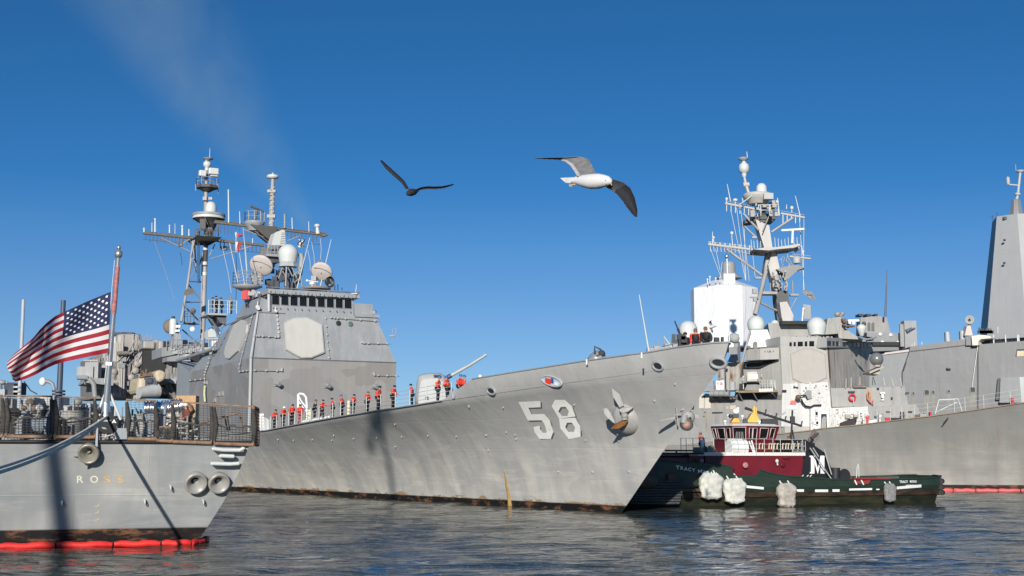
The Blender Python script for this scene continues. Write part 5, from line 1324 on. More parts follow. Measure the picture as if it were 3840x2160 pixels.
# ------------------------------------------------------------ second destroyer, starboard side on, behind the tug
DD = Frame(32.6, 137.5, 70.0)
dd = Thing('destroyer', DD.W(0, 0, 0), 'rust streaked grey warship with white primer patches behind the red tug', 'warship')
d_vd = lambda u: 9.0 * (1 - max(0, min(1, u / 62)) ** 2.2)
D_EDGE = [(2560, 1668), (3060, 1612), (3080, 1607), (3218, 1594), (3300, 1583), (3480, 1562), (3640, 1540), (3760, 1522), (3840, 1510), (4000, 1488), (4300, 1450)]
D_VW = [(-95, 7.5), (-30, 7.6), (0, 6.4), (12, 4.9), (24, 2.8), (40, .8), (55, 0)]
hb_ = MB(); uvd = []; rows = []; cols = [2300, 2450] + [2560 + 40 * i for i in range(45)]
for px in cols:
    e = DD.solve(px, interp(D_EDGE, px), d_vd, 60, 240); l = DD.L(e); row = []
    for s_ in (-.15, 0, .08, .2, .35, .5, .65, .8, .92, 1):
        v = lerp(interp(D_VW, l.x), l.y, max(0, s_) ** 1.3); z = max(s_, -.15) * l.z
        row.append(DD.W(l.x, v, z)); uvd.append((l.x, z))
    rows.append(row)
hb_.grid(rows); inner = [[DD.W(DD.L(r[-1]).x, DD.L(r[-1]).y, r[-1].z), DD.W(DD.L(r[-1]).x, -DD.L(r[-1]).y, r[-1].z), DD.W(DD.L(r[-1]).x, -DD.L(r[1]).y, -.5)] for r in rows]
hb_.uv = uvd
M_DHULL = hull_mat('second_destroyer_hull_paint', (.275, .272, .255, 1), .62, rust=1.0, light=.45, zr=.4, wt=.55)
dd.part('hull', hb_, M_DHULL)
m = MB(); m.grid(inner, smooth=False); dd.part('deck', m, GREY_D)
m = MB(); m.path([r[-1] + V3(0, -.03, 0) for r in rows[10:]], .06, 6); dd.part('deck_edge_strip', m, plain('rusty_edge', (.26, .19, .13), .8, var=.4, scale=1.2))
# deckhouse: starboard side, corner facet and front
DH = Frame(32.6, 137.5, 58.0); fN = (DH.b + DH.s).normalized()
KB = P(3122, 1625, 132.0); KT = hit(3098, 1290, KB, fN)
def fpt(x, y, off=0.0): return hit(x, y, KB + fN * off, fN)
LB, LT = fpt(2944, 1640), fpt(2926, 1290)
def spt(x, y, off=0.0): return hit(x, y, LB + DH.s * off, DH.s)
def bpt(x, y, off=0.0): return hit(x, y, KB + DH.b * off, DH.b)
def zw(x, y): return (2960 + x / 5.367, 1150 + y / 5.367)
def zv(x, y): return (2620 + x / 5.175, 1280 + y / 5.175)
def zu(x, y): return (2980 + x / 4.83, 1400 + y / 4.83)
def zb(x, y): return (2380 + x / 3.22, 1000 + y / 3.22)
def zk(x, y): return (2580 + x / 2.415, 560 + y / 2.415)
def zq(x, y): return (2760 + x / 4.83, 780 + y / 4.83)
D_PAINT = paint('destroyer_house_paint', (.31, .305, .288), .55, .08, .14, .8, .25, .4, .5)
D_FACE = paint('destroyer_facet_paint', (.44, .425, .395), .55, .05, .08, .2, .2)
def plate(name, fn, pts, mat, off=.02, thick=.10, nrm=None, par=None, label=None, bev=0):
    m = MB(); m.prism([fn(*p, off) for p in pts], -nrm * thick); return dd.part(name, m, mat, par, label, bevel=bev)
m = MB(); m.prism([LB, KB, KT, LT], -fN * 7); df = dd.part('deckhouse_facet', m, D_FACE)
FB, FT = bpt(3258, 1625), bpt(3262, 1290)
FRUST = paint('front_rusty_paint', (.40, .38, .34), .6, .08, .2, 1.0, .1, .6)
m = MB(); m.hexa([KB, FB, FB - DH.b * 8, KB - DH.b * 8, KT, FT, FT - DH.b * 8, KT - DH.b * 8]); dfr = dd.part('deckhouse_front', m, FRUST)
SB = spt(2300, 1660); ST = spt(2300, 1480)
sideT = spt(2926, 1500)
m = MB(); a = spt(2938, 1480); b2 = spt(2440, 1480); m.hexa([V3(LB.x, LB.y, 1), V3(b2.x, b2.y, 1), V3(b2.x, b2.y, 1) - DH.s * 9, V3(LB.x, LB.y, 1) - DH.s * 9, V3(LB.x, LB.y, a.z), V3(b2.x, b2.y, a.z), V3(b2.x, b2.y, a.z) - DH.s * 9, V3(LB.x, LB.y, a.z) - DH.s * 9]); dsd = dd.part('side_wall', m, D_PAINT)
plate('side_house', spt, [(2944, 1500), (2926, 1345), (2770, 1420), (2755, 1480), (2755, 1500)], D_PAINT, .0, 3, DH.s)
plate('side_house', spt, [(2790, 1420), (2785, 1360), (2926, 1345), (2940, 1440)], D_PAINT, -.05, 3, DH.s)
# array panel on the facet, outlined
oct_ = [(2966, 1330), (3012, 1310), (3047, 1310), (3092, 1330), (3098, 1416), (3050, 1438), (3020, 1440), (2974, 1420)]
fr = plate('array_frame', fpt, [((x - 3030) * 1.05 + 3030, (y - 1374) * 1.05 + 1374) for x, y in oct_], plain('array_seam', (.34, .32, .28), .6), .05, .08, fN, df)
plate('array_panel', fpt, oct_, plain('array_tan', (.46, .43, .385), .5, var=.05), .11, .08, fN, fr)
# bridge windows band
m = MB(); m.prism([fpt(2926, 1292, .03), fpt(3100, 1296, .03), fpt(3100, 1266, .03), fpt(2926, 1262, .03)], -fN * 6); bb = dd.part('bridge_band', m, D_FACE)
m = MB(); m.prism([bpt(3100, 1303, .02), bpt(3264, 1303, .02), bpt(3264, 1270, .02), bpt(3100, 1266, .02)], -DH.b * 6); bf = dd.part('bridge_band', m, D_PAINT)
for i, (x0, x1, gl) in enumerate([(5, 50, 0), (88, 130, 0), (172, 272, 0), (312, 362, 0), (402, 500, 0), (568, 700, 1)]):
    plate('window_pane', fpt, [zw(x0, 795), zw(x1, 795), zw(x1, 715 - i * 6), zw(x0, 718 - i * 6)], GLASS if not gl else plain('hazy_pane', (.30, .30, .27), .25), .06, .03, fN, bb)
for i, (x0, x1, gl) in enumerate([(770, 838, 0), (875, 912, 0), (945, 988, 0), (1012, 1052, 1), (1078, 1150, 0), (1178, 1250, 0), (1282, 1345, 0), (1372, 1410, 1), (1440, 1475, 0), (1508, 1545, 0), (1575, 1640, 0)]):
    plate('window_pane', bpt, [zw(x0, 785 + i * 3), zw(x1, 787 + i * 3), zw(x1, 690 + i * 5), zw(x0, 688 + i * 5)], GLASS if not gl else plain('hazy_pane', (.30, .30, .27), .25), .05, .03, DH.b, bf)
m = MB(); m.tube(KB + fN * .03, KT + fN * .03, .07, .06, 8); dd.part('corner_strip', m, D_FACE)
# roof, wedge and domes over the bridge
RY = KT.y + 3
def rp(x, y, d=0.0): q = zw(x, y); return P(q[0], q[1], RY + d)
m = MB(); m.hexa([rp(-200, 720, -2.5), rp(1700, 700, 2), rp(1700, 690, 9), rp(-200, 720, 9), rp(-200, 640, -2.2), rp(1660, 640, 2), rp(1660, 640, 9), rp(-200, 640, 9)]); dd.part('bridge_roof', m, D_PAINT)
m = MB(); m.prism([rp(720, 560), rp(985, 540), rp(850, 230), rp(770, 235)], V3(0, 5, 0)); m.prism([rp(850, 230, -.05), rp(985, 545, -.05), rp(1045, 200, -.05)], V3(.3, 5, 0)); wd = dd.part('director_house', m, D_PAINT)
m = MB(); m.prism([rp(1045, 200), rp(985, 560), rp(1000, 640), rp(1480, 660), rp(1300, 560), rp(1130, 440), rp(1110, 300)], V3(.3, 5, 0)); dd.part('sloped_front', m, paint('rusty_slope', (.33, .315, .29), .6, .08, .2, .9, .1, .5), wd)
m = MB(); rn = random.Random(31)
for i in range(10): m.box(rp(1080 + rn.uniform(0, 120), 250 + rn.uniform(0, 160), -.4), rn.uniform(.15, .4), .4, rn.uniform(.1, .25))
m.box(rp(1200, 395, -.5), 1.0, 1.0, .12); dd.part('rusty_gear', m, RUSTY, wd)
m = MB(); m.ball(rp(965, 150), .30, 1.1, 14, ax=V3(.6, -.7, .2)); m.ball(rp(1070, 140), .26, .8, 14, ax=V3(.6, -.7, .2)); m.tube(rp(960, 170), rp(1060, 180), .14); dd.part('illuminator', m, GREY_W)
def dome(px, tab, Y, mat, name, par=None):
    p = P(px, tab[0][1], Y); k = Y / FPX; m = MB(); m.lathe(V3(p.x, Y, 0), Zv, [(w * k, P(px, y, Y).z) for w, y in tab][::-1], 28); return dd.part(name, m, mat, par)
dome(3061, [(2, 1189), (14, 1191), (25, 1198), (33, 1210), (36, 1220), (34, 1232), (29, 1256)], RY, RADOME, 'radome')
m = MB(); m.tube(P(3061, 1258, RY), P(3061, 1268, RY), .45); dd.part('radome_base', m, D_PAINT)
dome(2834, [(2, 1184), (14, 1186), (26, 1195), (32, 1210), (32, 1222), (29, 1236)], 139, RADOME, 'radome')
dome(2905, [(2, 1200), (10, 1203), (16, 1212), (16, 1225), (10, 1245)], 142, RADOME, 'radome')
dome(2580, [(2, 1203), (16, 1206), (28, 1215), (34, 1230), (35, 1245), (33, 1275)], 150, RADOME, 'radome')
dome(3230, [(2, 1215), (10, 1218), (18, 1226), (17, 1232), (8, 1258), (3, 1262)], RY - 1, RADOME, 'radome')
m = MB(); m.box(rp(1290, 280, -1), 42 * RY / FPX, .3, 7 * RY / FPX); m.box(rp(1290, 325, -1), .28, .3, .35); m.box(rp(1210, 320, -1), .25, .3, .25); dd.part('navigation_radar', m, WHITE)
m = MB(); m.path([rp(1450, 630, -2), rp(1580, 660, -2.5), rp(1750, 610, -3)], .09, 7); m.box(rp(1610, 690, -2), .6, .4, .22); dd.part('bridge_wing_lamp', m, GREY_W)
m = MB()
for i in range(12): m.box(rp(20 + i * 75 + rn.uniform(-12, 12), 640 - rn.uniform(5, 25), -2.3), rn.uniform(.1, .35), .3, rn.uniform(.1, .35))
dd.part('roof_gear', m, GREY_W)
# satellite dish on a trellis stand
q = P(3030, 1112, 142); nd = V3(.45, -.55, .72).normalized(); m = MB(); R_ = 30 * 142 / FPX
m.lathe(q, nd, [(.02, -.02), (R_ * .5, .05), (R_, .25), (R_ * .97, .27), (R_ * .5, .1), (.02, .03)], 28); ds = dd.part('dish_antenna', m, plain('dish_grey', (.36, .36, .34), .55))
m = MB(); m.path([q + V3(-.3, 0, .3), P(3022, 1105, 142), P(3043, 1095, 141.5), P(3047, 1100, 141.5)], .07, 6); m.tube(P(3045, 1098, 141.5), P(3056, 1130, 141.5), .03, n=4); m.hexa([P(3015, 1195, 141.5), P(3042, 1195, 141.5), P(3042, 1195, 143), P(3015, 1195, 143), P(3012, 1140, 141.5), P(3040, 1145, 141.5), P(3040, 1145, 143), P(3012, 1140, 143)]); dd.part('dish_stand', m, GREY_W, ds)
m = MB(); m.tube(P(3008, 1205, 141), P(3012, 1160, 141), .08); m.ball(P(3013, 1158, 141), .14); dd.part('lamp_post', m, WHITE)
# mid house between mast and bridge
m = MB(); m.prism([P(2890, 1290, 141), P(2880, 1212, 141), P(3030, 1205, 141), P(3070, 1290, 141)], V3(.5, 5, 0)); dd.part('upper_house', m, D_PAINT)
m = MB(); m.box(P(3000, 1212, 140.4), 4.2, 1.5, .35); dd.part('dark_ledge', m, plain('recess_shade_dark', (.03, .03, .03), .8))

# --- raked mast
YM = 143.0
def MP(pts, Y, dep, fn, mat, name, par=None): 
    m = MB(); m.prism([P(*fn(*p), Y) for p in pts], V3(0, dep, 0)); return dd.part(name, m, mat, par)
DMST = paint('destroyer_mast_paint', (.46, .44, .41), .55, .06, .08)
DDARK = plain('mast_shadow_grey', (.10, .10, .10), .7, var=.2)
ms = MP([(610, 632), (735, 690), (766, 895), (692, 895), (650, 760)], YM, 1.6, zk, DMST, 'mast')
MP([(722, 908), (790, 912), (812, 960), (735, 1050), (700, 1130), (680, 1145), (705, 1000)], YM + .8, 1.4, zk, D_PAINT, 'mast_leg', ms)
MP([(770, 912), (805, 960), (832, 1085), (762, 1090), (725, 1050)], YM + .2, 1.6, zk, DMST, 'mast_leg', ms)
MP([(728, 1060), (800, 1090), (850, 1275), (785, 1275)], YM, 1.6, zk, DMST, 'mast_leg', ms)
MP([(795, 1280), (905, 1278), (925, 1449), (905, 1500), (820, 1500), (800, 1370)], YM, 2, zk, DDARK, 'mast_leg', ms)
MP([(1750, 430), (1840, 420), (1920, 590), (1900, 690), (1800, 690), (1775, 610)], YM - 1.2, 2, zb, DMST, 'mast_foot', ms)
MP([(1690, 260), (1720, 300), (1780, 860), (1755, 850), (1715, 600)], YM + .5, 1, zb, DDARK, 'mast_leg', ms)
m = MB(); m.path([P(*zb(1585, 60), YM), P(*zb(1455, 580), YM - 2)], [.22, .26], 10); m.tube(P(*zb(1345, 960), 134), P(*zb(1230, 1400), 134), .12, .12, 8); m.tube(P(*zb(1345, 960), 134), P(*zb(1400, 760), 134), .1); dd.part('raking_spar', m, MASTG, ms)
m = MB(); m.tube(P(*zb(1510, 430), YM - 1), P(*zb(1715, 530), YM), .13); m.box(P(*zb(1620, 325), YM - .5), 55 * YM / FPX, 1.4, .28); m.tube(P(*zk(350, 905), YM), P(*zk(670, 1140), YM), .15, .15); m.tube(P(*zk(300, 880), YM), P(*zk(560, 950), YM), .06)
m.tube(P(*zk(500, 580), YM), P(*zk(640, 730), YM), .14); m.tube(P(*zk(600, 570), YM), P(*zk(570, 640), YM), .08); m.tube(P(*zk(950, 620), YM), P(*zk(755, 750), YM), .13); m.tube(P(*zk(735, 600), YM - .5), P(*zk(675, 745), YM - .9), .06); m.tube(P(*zk(510, 695), YM), P(*zk(610, 790), YM), .1); m.box(P(*zk(600, 797), YM), .5, .3, .2)
m.tube(P(*zk(1020, 880), YM), P(*zk(965, 925), YM), .16); dd.part('mast_brace', m, MASTG, ms)
# platforms and yards
def yard(x0, y0, x1, y1, r=.15, fn=zk, Y=YM): m = MB(); a, b_ = P(*fn(x0, y0), Y), P(*fn(x1, y1), Y); m.tube(a, b_, r, r * .9, 8); m.tube(a + V3(0, 0, .3), b_ + V3(0, 0, .3), .03, n=4); return dd.part('yardarm', m, DMST, ms)
yard(335, 490, 660, 550); yard(840, 580, 1055, 618, .14); yard(180, 860, 600, 910, .16); yard(920, 970, 1110, 990, .12); 
MP([(590, 905), (690, 890), (800, 885), (1010, 855), (1020, 870), (960, 890), (800, 905), (730, 915)], YM - 1.5, 4, zk, DMST, 'mast_platform', ms)
MP([(590, 918), (705, 915), (700, 955), (640, 945)], YM, 1, zk, D_PAINT, 'platform_gusset', ms)
MP([(800, 1085), (920, 1055), (990, 1045), (1060, 1070), (1000, 1090), (900, 1180), (880, 1130)], YM - .5, 2, zk, plain('platform_grey', (.24, .24, .235), .6), 'mast_platform', ms)
p = P(*zk(630, 425), YM); k = YM / FPX / 2.415
m = MB(); m.lathe(p, Zv, [(85 * k, -75 * k), (110 * k, -35 * k), (134 * k, -5 * k), (132 * k, 18 * k), (120 * k, 24 * k)], 28); tp = dd.part('drum_platform', m, DMST, ms)
m = MB(); m.box(p + V3(70 * k, -1.6, -30 * k), 85 * k, .8, 55 * k); dd.part('antenna_box', m, GREY_L, ms)
m = MB(); rn = random.Random(17)
for i in range(26): m.box(P(*zk(rn.uniform(570, 800), rn.uniform(470, 600)), YM + rn.uniform(-1.2, 1)), rn.uniform(.15, .5), .4, rn.uniform(.15, .6))
dd.part('mast_equipment', m, MASTG, ms)
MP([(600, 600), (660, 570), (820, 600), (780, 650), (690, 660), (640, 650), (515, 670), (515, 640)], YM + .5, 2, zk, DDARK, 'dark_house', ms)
m = MB()
for (x0, y0, x1, y1) in [(460, 505, 580, 420), (500, 480, 490, 440), (640, 545, 640, 500), (745, 560, 745, 500), (830, 600, 810, 440)]: m.tube(P(*zk(x0, y0), YM - 1.2), P(*zk(x1, y1), YM - 1.2), .05)
rail(m, [P(*zk(x, 600), YM - 1.6) for x in (660, 740, 820)], 1.2, 2, .05, .04); dd.part('platform_rail', m, RADOME, ms)
dome(2855, [(2, 687), (12, 690), (19, 700), (20, 712), (20, 727)], YM, RADOME, 'mast_dome', ms)
m = MB(); m.path([P(*zk(550, 400), YM), P(*zk(520, 300), YM), P(*zk(510, 250), YM)], [.17, .16, .14], 8); m.tube(P(*zk(500, 322), YM), P(*zk(552, 318), YM), .26, .26, 10); dd.part('topmast', m, DMST, ms)
m = MB(); c = P(*zk(507, 170), YM); m.lathe(c, Zv, [(r * k, z * k) for r, z in [(16, -85), (22, -60), (24, -42), (44, -36), (48, 0), (44, 30), (22, 48), (14, 62), (10, 68)]], 20); dd.part('pot_radome', m, RADOME, ms)
m = MB(); c = P(*zk(500, 88), YM); m.lathe(c, Zv, [(14 * k, -20 * k), (46 * k, -4 * k), (44 * k, 12 * k), (8 * k, 16 * k)], 20); dd.part('top_disc', m, GREY_W, ms)
wh = [(540, 95, 532, 20), (385, 470, 355, 315), (1015, 600, 972, 420), (350, 480, 348, 435), (223, 860, 222, 745), (405, 880, 395, 770), (1040, 950, 1030, 870), (893, 540, 893, 500)]
for x0, y0, x1, y1 in wh:
    m = MB(); m.tube(P(*zk(x0, y0), YM), P(*zk(x1, y1), YM), .06, .035, 6); dd.part('whip_aerial', m, RADOME, ms)
for (x, y, r) in [(428, 460, 24), (397, 760, 17), (232, 800, 13), (940, 530, 17), (1045, 925, 10), (350, 450, 14), (808, 475, 16)]:
    m = MB(); m.ball(P(*zk(x, y), YM), r * k, 1.1 if r < 20 else .7, 12); m.tube(P(*zk(x, y + 40), YM), P(*zk(x, y), YM), .05); dd.part('yard_antenna', m, RADOME, ms)
m = MB(); a, b_ = P(*zk(845, 735), YM - 1), P(*zk(1052, 722), YM - 1); m.tube(a, b_, .14, .14, 8); m.tube(lerp(a, b_, .5), P(*zk(945, 850), YM - 1), .12, .15, 8); dd.part('radar_bar', m, WHITE, ms)
m = MB()
for x, y in [(575, 900), (600, 895), (630, 893), (660, 890), (790, 885), (820, 880), (850, 875), (880, 870), (910, 865), (960, 862), (990, 862), (1025, 860)]:
    h = rn.uniform(45, 85); m.tube(P(*zk(x, y), YM - 1.5), P(*zk(x - 4, y - h), YM - 1.5), .045, .035, 5)
for x in range(200, 580, 32): m.tube(P(*zk(x, 870 + (x - 180) * .09), YM), P(*zk(x + 6, 925 + (x - 180) * .05), YM), .04, n=4)
for x in range(200, 570, 45): m.tube(P(*zk(x, 862 + (x - 180) * .09), YM), P(*zk(x, 835 + (x - 180) * .09), YM), .08, n=4)
for x in range(350, 640, 40): m.tube(P(*zk(x, 500 + (x - 335) * .17), YM), P(*zk(x, 560 + (x - 335) * .17), YM), .06, n=4)
for x in range(860, 1050, 38): m.tube(P(*zk(x, 590), YM), P(*zk(x, 640 + (x % 3) * 15), YM), .07, n=4)
dd.part('platform_stanchion', m, RADOME, ms)
m = MB(); m.lathe(P(*zk(985, 1000), YM - .5), Zv, [(36 * k, -32 * k), (38 * k, 0), (38 * k, 26 * k), (20 * k, 30 * k)], 18); dd.part('sensor_drum', m, GREY_L, ms)
m = MB()
for i in range(40): x = rn.uniform(770, 900); y = rn.uniform(1100, 1275); m.box(P(*zk(x, y), YM - .6), rn.uniform(.08, .25), .3, rn.uniform(.12, .5))
for i in range(18): x = rn.uniform(830, 1000); y = rn.uniform(940, 1060); m.tube(P(*zk(x, y), YM - .3), P(*zk(x + rn.uniform(-40, 40), y + rn.uniform(30, 90)), YM - .3), .05, n=4)
dd.part('mast_equipment', m, MASTG, ms)
m = MB(); m.box(P(*zk(605, 1285), YM - 2), .45, .4, .55); m.tube(P(*zk(560, 1340), YM - 2), P(*zk(640, 1340), YM - 2), .07); m.box(P(*zk(605, 1360), YM - 2), .35, .4, .4); m.tube(P(*zk(690, 1250), YM), P(*zk(690, 1310), YM), .05); m.tube(P(*zk(745, 1210), YM), P(*zk(745, 1290), YM), .06); m.box(P(*zk(960, 1320), YM), 75 * k, .6, .2); m.tube(P(*zk(985, 1345), YM), P(*zk(930, 1449), YM), .08); m.tube(P(*zk(945, 1190), YM), P(*zk(950, 1310), YM), .1, .06); m.box(P(*zk(635, 1165), YM), .7, .4, .2); dd.part('spar_lamp', m, GREY_W, ms)
for i, (x0, y0, x1, y1) in enumerate([(200, 890, 310, 1190), (250, 900, 290, 1090), (390, 560, 520, 1180), (440, 530, 525, 1190), (480, 560, 555, 1190), (585, 940, 610, 1170), (1010, 640, 1055, 1300), (1050, 630, 1045, 1290), (310, 1020, 290, 1180), (510, 720, 525, 1190)]):
    m = MB(); m.tube(P(*zk(x0, y0), YM), P(*zk(x1, y1), YM), .035, .035, 4); dd.part('signal_halyard', m, RADOME, ms)

# --- starboard side of the second destroyer, aft of the facet
def gpt(x, y, off=0.0): q = zv(x, y); return spt(q[0], q[1], off)
def gplate(name, pts, mat, off=.03, thick=.1, par=None, label=None): 
    m = MB(); m.prism([gpt(*p, off) for p in pts], -DH.s * thick); return dd.part(name, m, mat, par, label)
# bridge wing with its painted line
bwg = MB(); bwg.prism([gpt(880, 375, 2.0), gpt(920, 180, 2.0), gpt(990, 145, 2.0), gpt(1195, 140, 2.0), gpt(1195, 355, 2.0)], -DH.s * 2.5); w1 = dd.part('bridge_wing', bwg, D_PAINT)
bwg = MB(); bwg.hexa([gpt(1195, 357, 2.0), fpt(*zv(1560, 345), .3), fpt(*zv(1560, 345), -.5), gpt(1195, 357, .2), gpt(1195, 138, 2.0), fpt(*zv(1560, 120), .3), fpt(*zv(1560, 120), -.5), gpt(1195, 138, .2)]); w2 = dd.part('bridge_wing', bwg, D_FACE)
tpl = lambda x, y, t: lerp(gpt(1195, 250, 2.0), fpt(*zv(1560, 240), .3), (x - 1195) / 365) * 1 + V3(0, 0, 0)
def wing_pt(x, y, t=0):
    base = lerp(gpt(1195, 250, 2.0), fpt(*zv(1560, 240), .3), (x - 1195) / 365); q = zv(x, y); rr = ray(*q); Yq = base.y - .03; return EYE + rr * (Yq / rr.y)
for ch, x0, x1, mt in [('E', 1278, 1305, 'signal_red'), ('V', 1318, 1345, 'signal_red'), ('US', 1335, 1405, 'dark_navy_cloth'), ('P', 1438, 1468, 'signal_red')]:
    if ch == 'V': continue
    m = lettering(ch, wing_pt, x0, 178, x1, 215); dd.part('painted_letter', m, MATS.get(mt, NAVY), w2, recalc=False)
gplate('wing_shadow_patch', [(860, 515), (862, 400), (940, 390), (1190, 395), (1530, 350), (1190, 515)], plain('recess_shade_dark', (.03, .03, .03), .8), .35, .05)  # dark sheet stands in for the shadow of the bridge wing
m = MB(); m.tube(gpt(930, 420, .5), gpt(1240, 400, .5), .04); m.box(gpt(915, 460, .5), .2, .1, .35); dd.part('under_wing_pipe', m, GREY_W)
gplate('under_wing_blue', [(1160, 480), (1190, 430), (1340, 390), (1220, 480)], plain('tarp_blue', (.02, .035, .08), .7), .42, .05)
# platform with a white pedestal box, life-raft cradles and brackets
m = MB(); m.hexa([gpt(770, 1000, 1.8), gpt(1540, 985, 1.8), gpt(1540, 985, 0), gpt(770, 1000, 0), gpt(770, 960, 1.8), gpt(1540, 940, 1.8), gpt(1540, 940, 0), gpt(770, 960, 0)]); pf = dd.part('side_platform', m, plain('rusty_platform', srgb(150, 132, 104), .8, var=.3, scale=1.5))
for (x0, x1, y1) in [(780, 850, 1150), (1060, 1140, 1150), (1430, 1500, 1090)]:
    m = MB(); m.tube(gpt(x0, 1000, 1.6), gpt(x1, y1, .1), .07); dd.part('platform_bracket', m, GREY_W, pf)
gplate('shadowed_side', [(740, 1130), (745, 1010), (1430, 1000), (1200, 1090), (1170, 1130), (880, 1140), (800, 1165)], plain('platform_shade_dark', (.05, .055, .06), .8), .05, .04)  # shade beneath the platform laid on as a dark plate
m = MB(); m.box(gpt(1065, 690, 1.8), 215 / 5.175 * .0262, 1.0, 195 / 5.175 * .0262, (DH.b, DH.s, Zv)); bx = dd.part('director_pedestal', m, plain('cream_box', srgb(205, 198, 182), .6), bevel=.1)
m = MB(); m.prism([gpt(970, 742, 2.36), gpt(1150, 735, 2.36), gpt(1148, 635, 2.36), gpt(972, 640, 2.36)], -DH.s * .06); dd.part('white_cover', m, WHITE, bx)
m = MB(); m.prism([gpt(880, 790, 1.5), gpt(950, 630, 1.5), gpt(960, 790, 1.5)], -DH.s * .6); m.box(gpt(1040, 795, 1.5), 1.5, 1.0, .08, (DH.b, DH.s, Zv)); m.prism([gpt(890, 950, 1.5), gpt(940, 830, 1.5), gpt(1080, 820, 1.5), gpt(1200, 860, 1.5), gpt(1190, 950, 1.5)], -DH.s * .8); dd.part('pedestal_base', m, D_PAINT)
gplate('shadowed_side', [(780, 960), (790, 820), (850, 820), (880, 790), (1180, 790), (1180, 830), (1060, 815), (900, 940)], plain('recess_shade_dark', (.03, .03, .03), .8), .8, .04)
m = MB(); m.prism([gpt(1170, 980, 1.85), gpt(1440, 970, 1.85), gpt(1440, 915, 1.85), gpt(1170, 920, 1.85)], -DH.s * .06); dd.part('white_screen', m, WHITE)
m = MB(); rail(m, [gpt(x, 940, 1.7) for x in (1190, 1235, 1290, 1340, 1390, 1430, 1490)], .95, 3, .025, .02); m.tube(gpt(1400, 750, 1.7), gpt(1440, 930, 1.7), .04); m.tube(gpt(1460, 760, 1.7), gpt(1490, 930, 1.7), .04); dd.part('guard_rail', m, RADOME)
m = MB(); m.tube(gpt(860, 780, 1.2), gpt(860, 690, 1.2), .04); m.box(gpt(865, 680, 1.2), .12, .12, .12); m.tube(gpt(1220, 690, .6), gpt(1218, 640, .6), .04); m.tube(gpt(870, 930, 1.6), gpt(865, 800, 1.6), .05); dd.part('light_fixture', m, RADOME)
# aft sponson with raft canisters and lockers
m = MB()
for i in range(4): m.tube(gpt(225 + i * 95, 1015, 1.6), gpt(312 + i * 95, 1015, 1.6), .30, .30, 12)
dd.part('life_raft_canister', m, plain('raft_grey', (.30, .31, .28), .6, var=.15))
m = MB(); m.box(gpt(385, 855, 1.6), .42, .4, .95, (DH.b, DH.s, Zv)); m.box(gpt(462, 852, 1.6), .40, .4, .98, (DH.b, DH.s, Zv)); lk = dd.part('white_locker', m, WHITE, bevel=.06)
m = lettering('12', lambda x, y, t: gpt(x, y, 1.84), 366, 800, 470, 838); dd.part('painted_letter', m, plain('signal_red', (.5, .03, .03), .6), lk, recalc=False)
m = MB(); m.box(gpt(420, 725, .6), .42, .3, .12, (DH.b, DH.s, Zv)); m.box(gpt(360, 962, .9), 2.6, 1.8, .12, (DH.b, DH.s, Zv)); m.tube(gpt(128, 960, 1.2), gpt(128, 890, 1.2), .07); m.box(gpt(240, 910, 1.2), .8, .5, .5, (DH.b, DH.s, Zv)); m.box(gpt(265, 820, 1), .35, .3, .6, (DH.b, DH.s, Zv)); dd.part('sponson_gear', m, GREY_W)
for (x0, x1) in [(230, 400), (400, 580), (620, 700)]:
    m = MB(); m.tube(gpt(x0, 1070, 1.6), gpt(x1, 1165, .1), .07); m.box(gpt((x0 + x1) / 2 - 20, 1080, 1.0), .7, .5, .2, (DH.b, DH.s, Zv)); dd.part('platform_bracket', m, DDARK)
m = MB(); m.box(gpt(665, 860, 1.2), .45, .3, .75, (DH.b, DH.s, Zv)); m.box(gpt(670, 945, 1.2), .8, 1.2, .1, (DH.b, DH.s, Zv)); m.tube(gpt(580, 930, 1.5), gpt(590, 760, 1.5), .03); m.tube(gpt(620, 930, 1.5), gpt(625, 740, 1.5), .04); m.tube(gpt(720, 930, 1.5), gpt(725, 740, 1.5), .04); dd.part('ladder_landing', m, GREY_L)
m = MB(); m.box(gpt(740, 70, -1), .5, .5, .7, (DH.b, DH.s, Zv)); m.box(gpt(700, 185, -.5), .9, .8, .75, (DH.b, DH.s, Zv)); m.prism([gpt(560, 400, .4), gpt(620, 260, .4), gpt(750, 250, .4), gpt(750, 400, .4)], -DH.s * .8); m.prism([gpt(640, 400, .5), gpt(690, 290, .5), gpt(750, 280, .5), gpt(750, 405, .5)], -DH.s * .05, 0); dd.part('aft_house', m, GREY_W)
m = MB(); m.prism([gpt(350, 960, -.3), gpt(360, 560, -.3), gpt(520, 420, -.3), gpt(840, 400, -.3), gpt(760, 960, -.3)], -DH.s * 2); dd.part('aft_house', m, FRUST)
for (x0, x1, y) in [(0, 100, 1005), (120, 230, 1010)]:
    m = MB(); m.prism([gpt(x0, 1310, .1), gpt(x1, 1305, .1), gpt(x1 + 4, y + 20, .1), gpt(x0 + 30 if x0 == 0 else x0, y, .1)], -DH.s * .3)
    for i in range(5): m.tube(gpt(lerp(x0 + 14, x1 - 10, i / 4), 1295, .12), gpt(lerp(x0 + 20, x1 - 10, i / 4), 1030, .12), .04, n=5)
    dd.part('roller_door', m, plain('door_cream', srgb(206, 200, 188), .6, var=.06), bevel=.05)
gplate('rust_weep', [(260, 1160), (330, 1160), (325, 1230), (290, 1240)], plain('rust_weep', srgb(160, 122, 62), .8, var=.4, scale=1.5), .02, .03)
gplate('hull_hatch', [(610, 1320), (720, 1320), (720, 1245), (612, 1245)], plain('hatch_pale', srgb(196, 186, 174), .6), .04, .05); gplate('hull_hatch', [(530, 1320), (580, 1320), (578, 1260), (534, 1262)], plain('hatch_pink', srgb(190, 168, 150), .6), .04, .05)
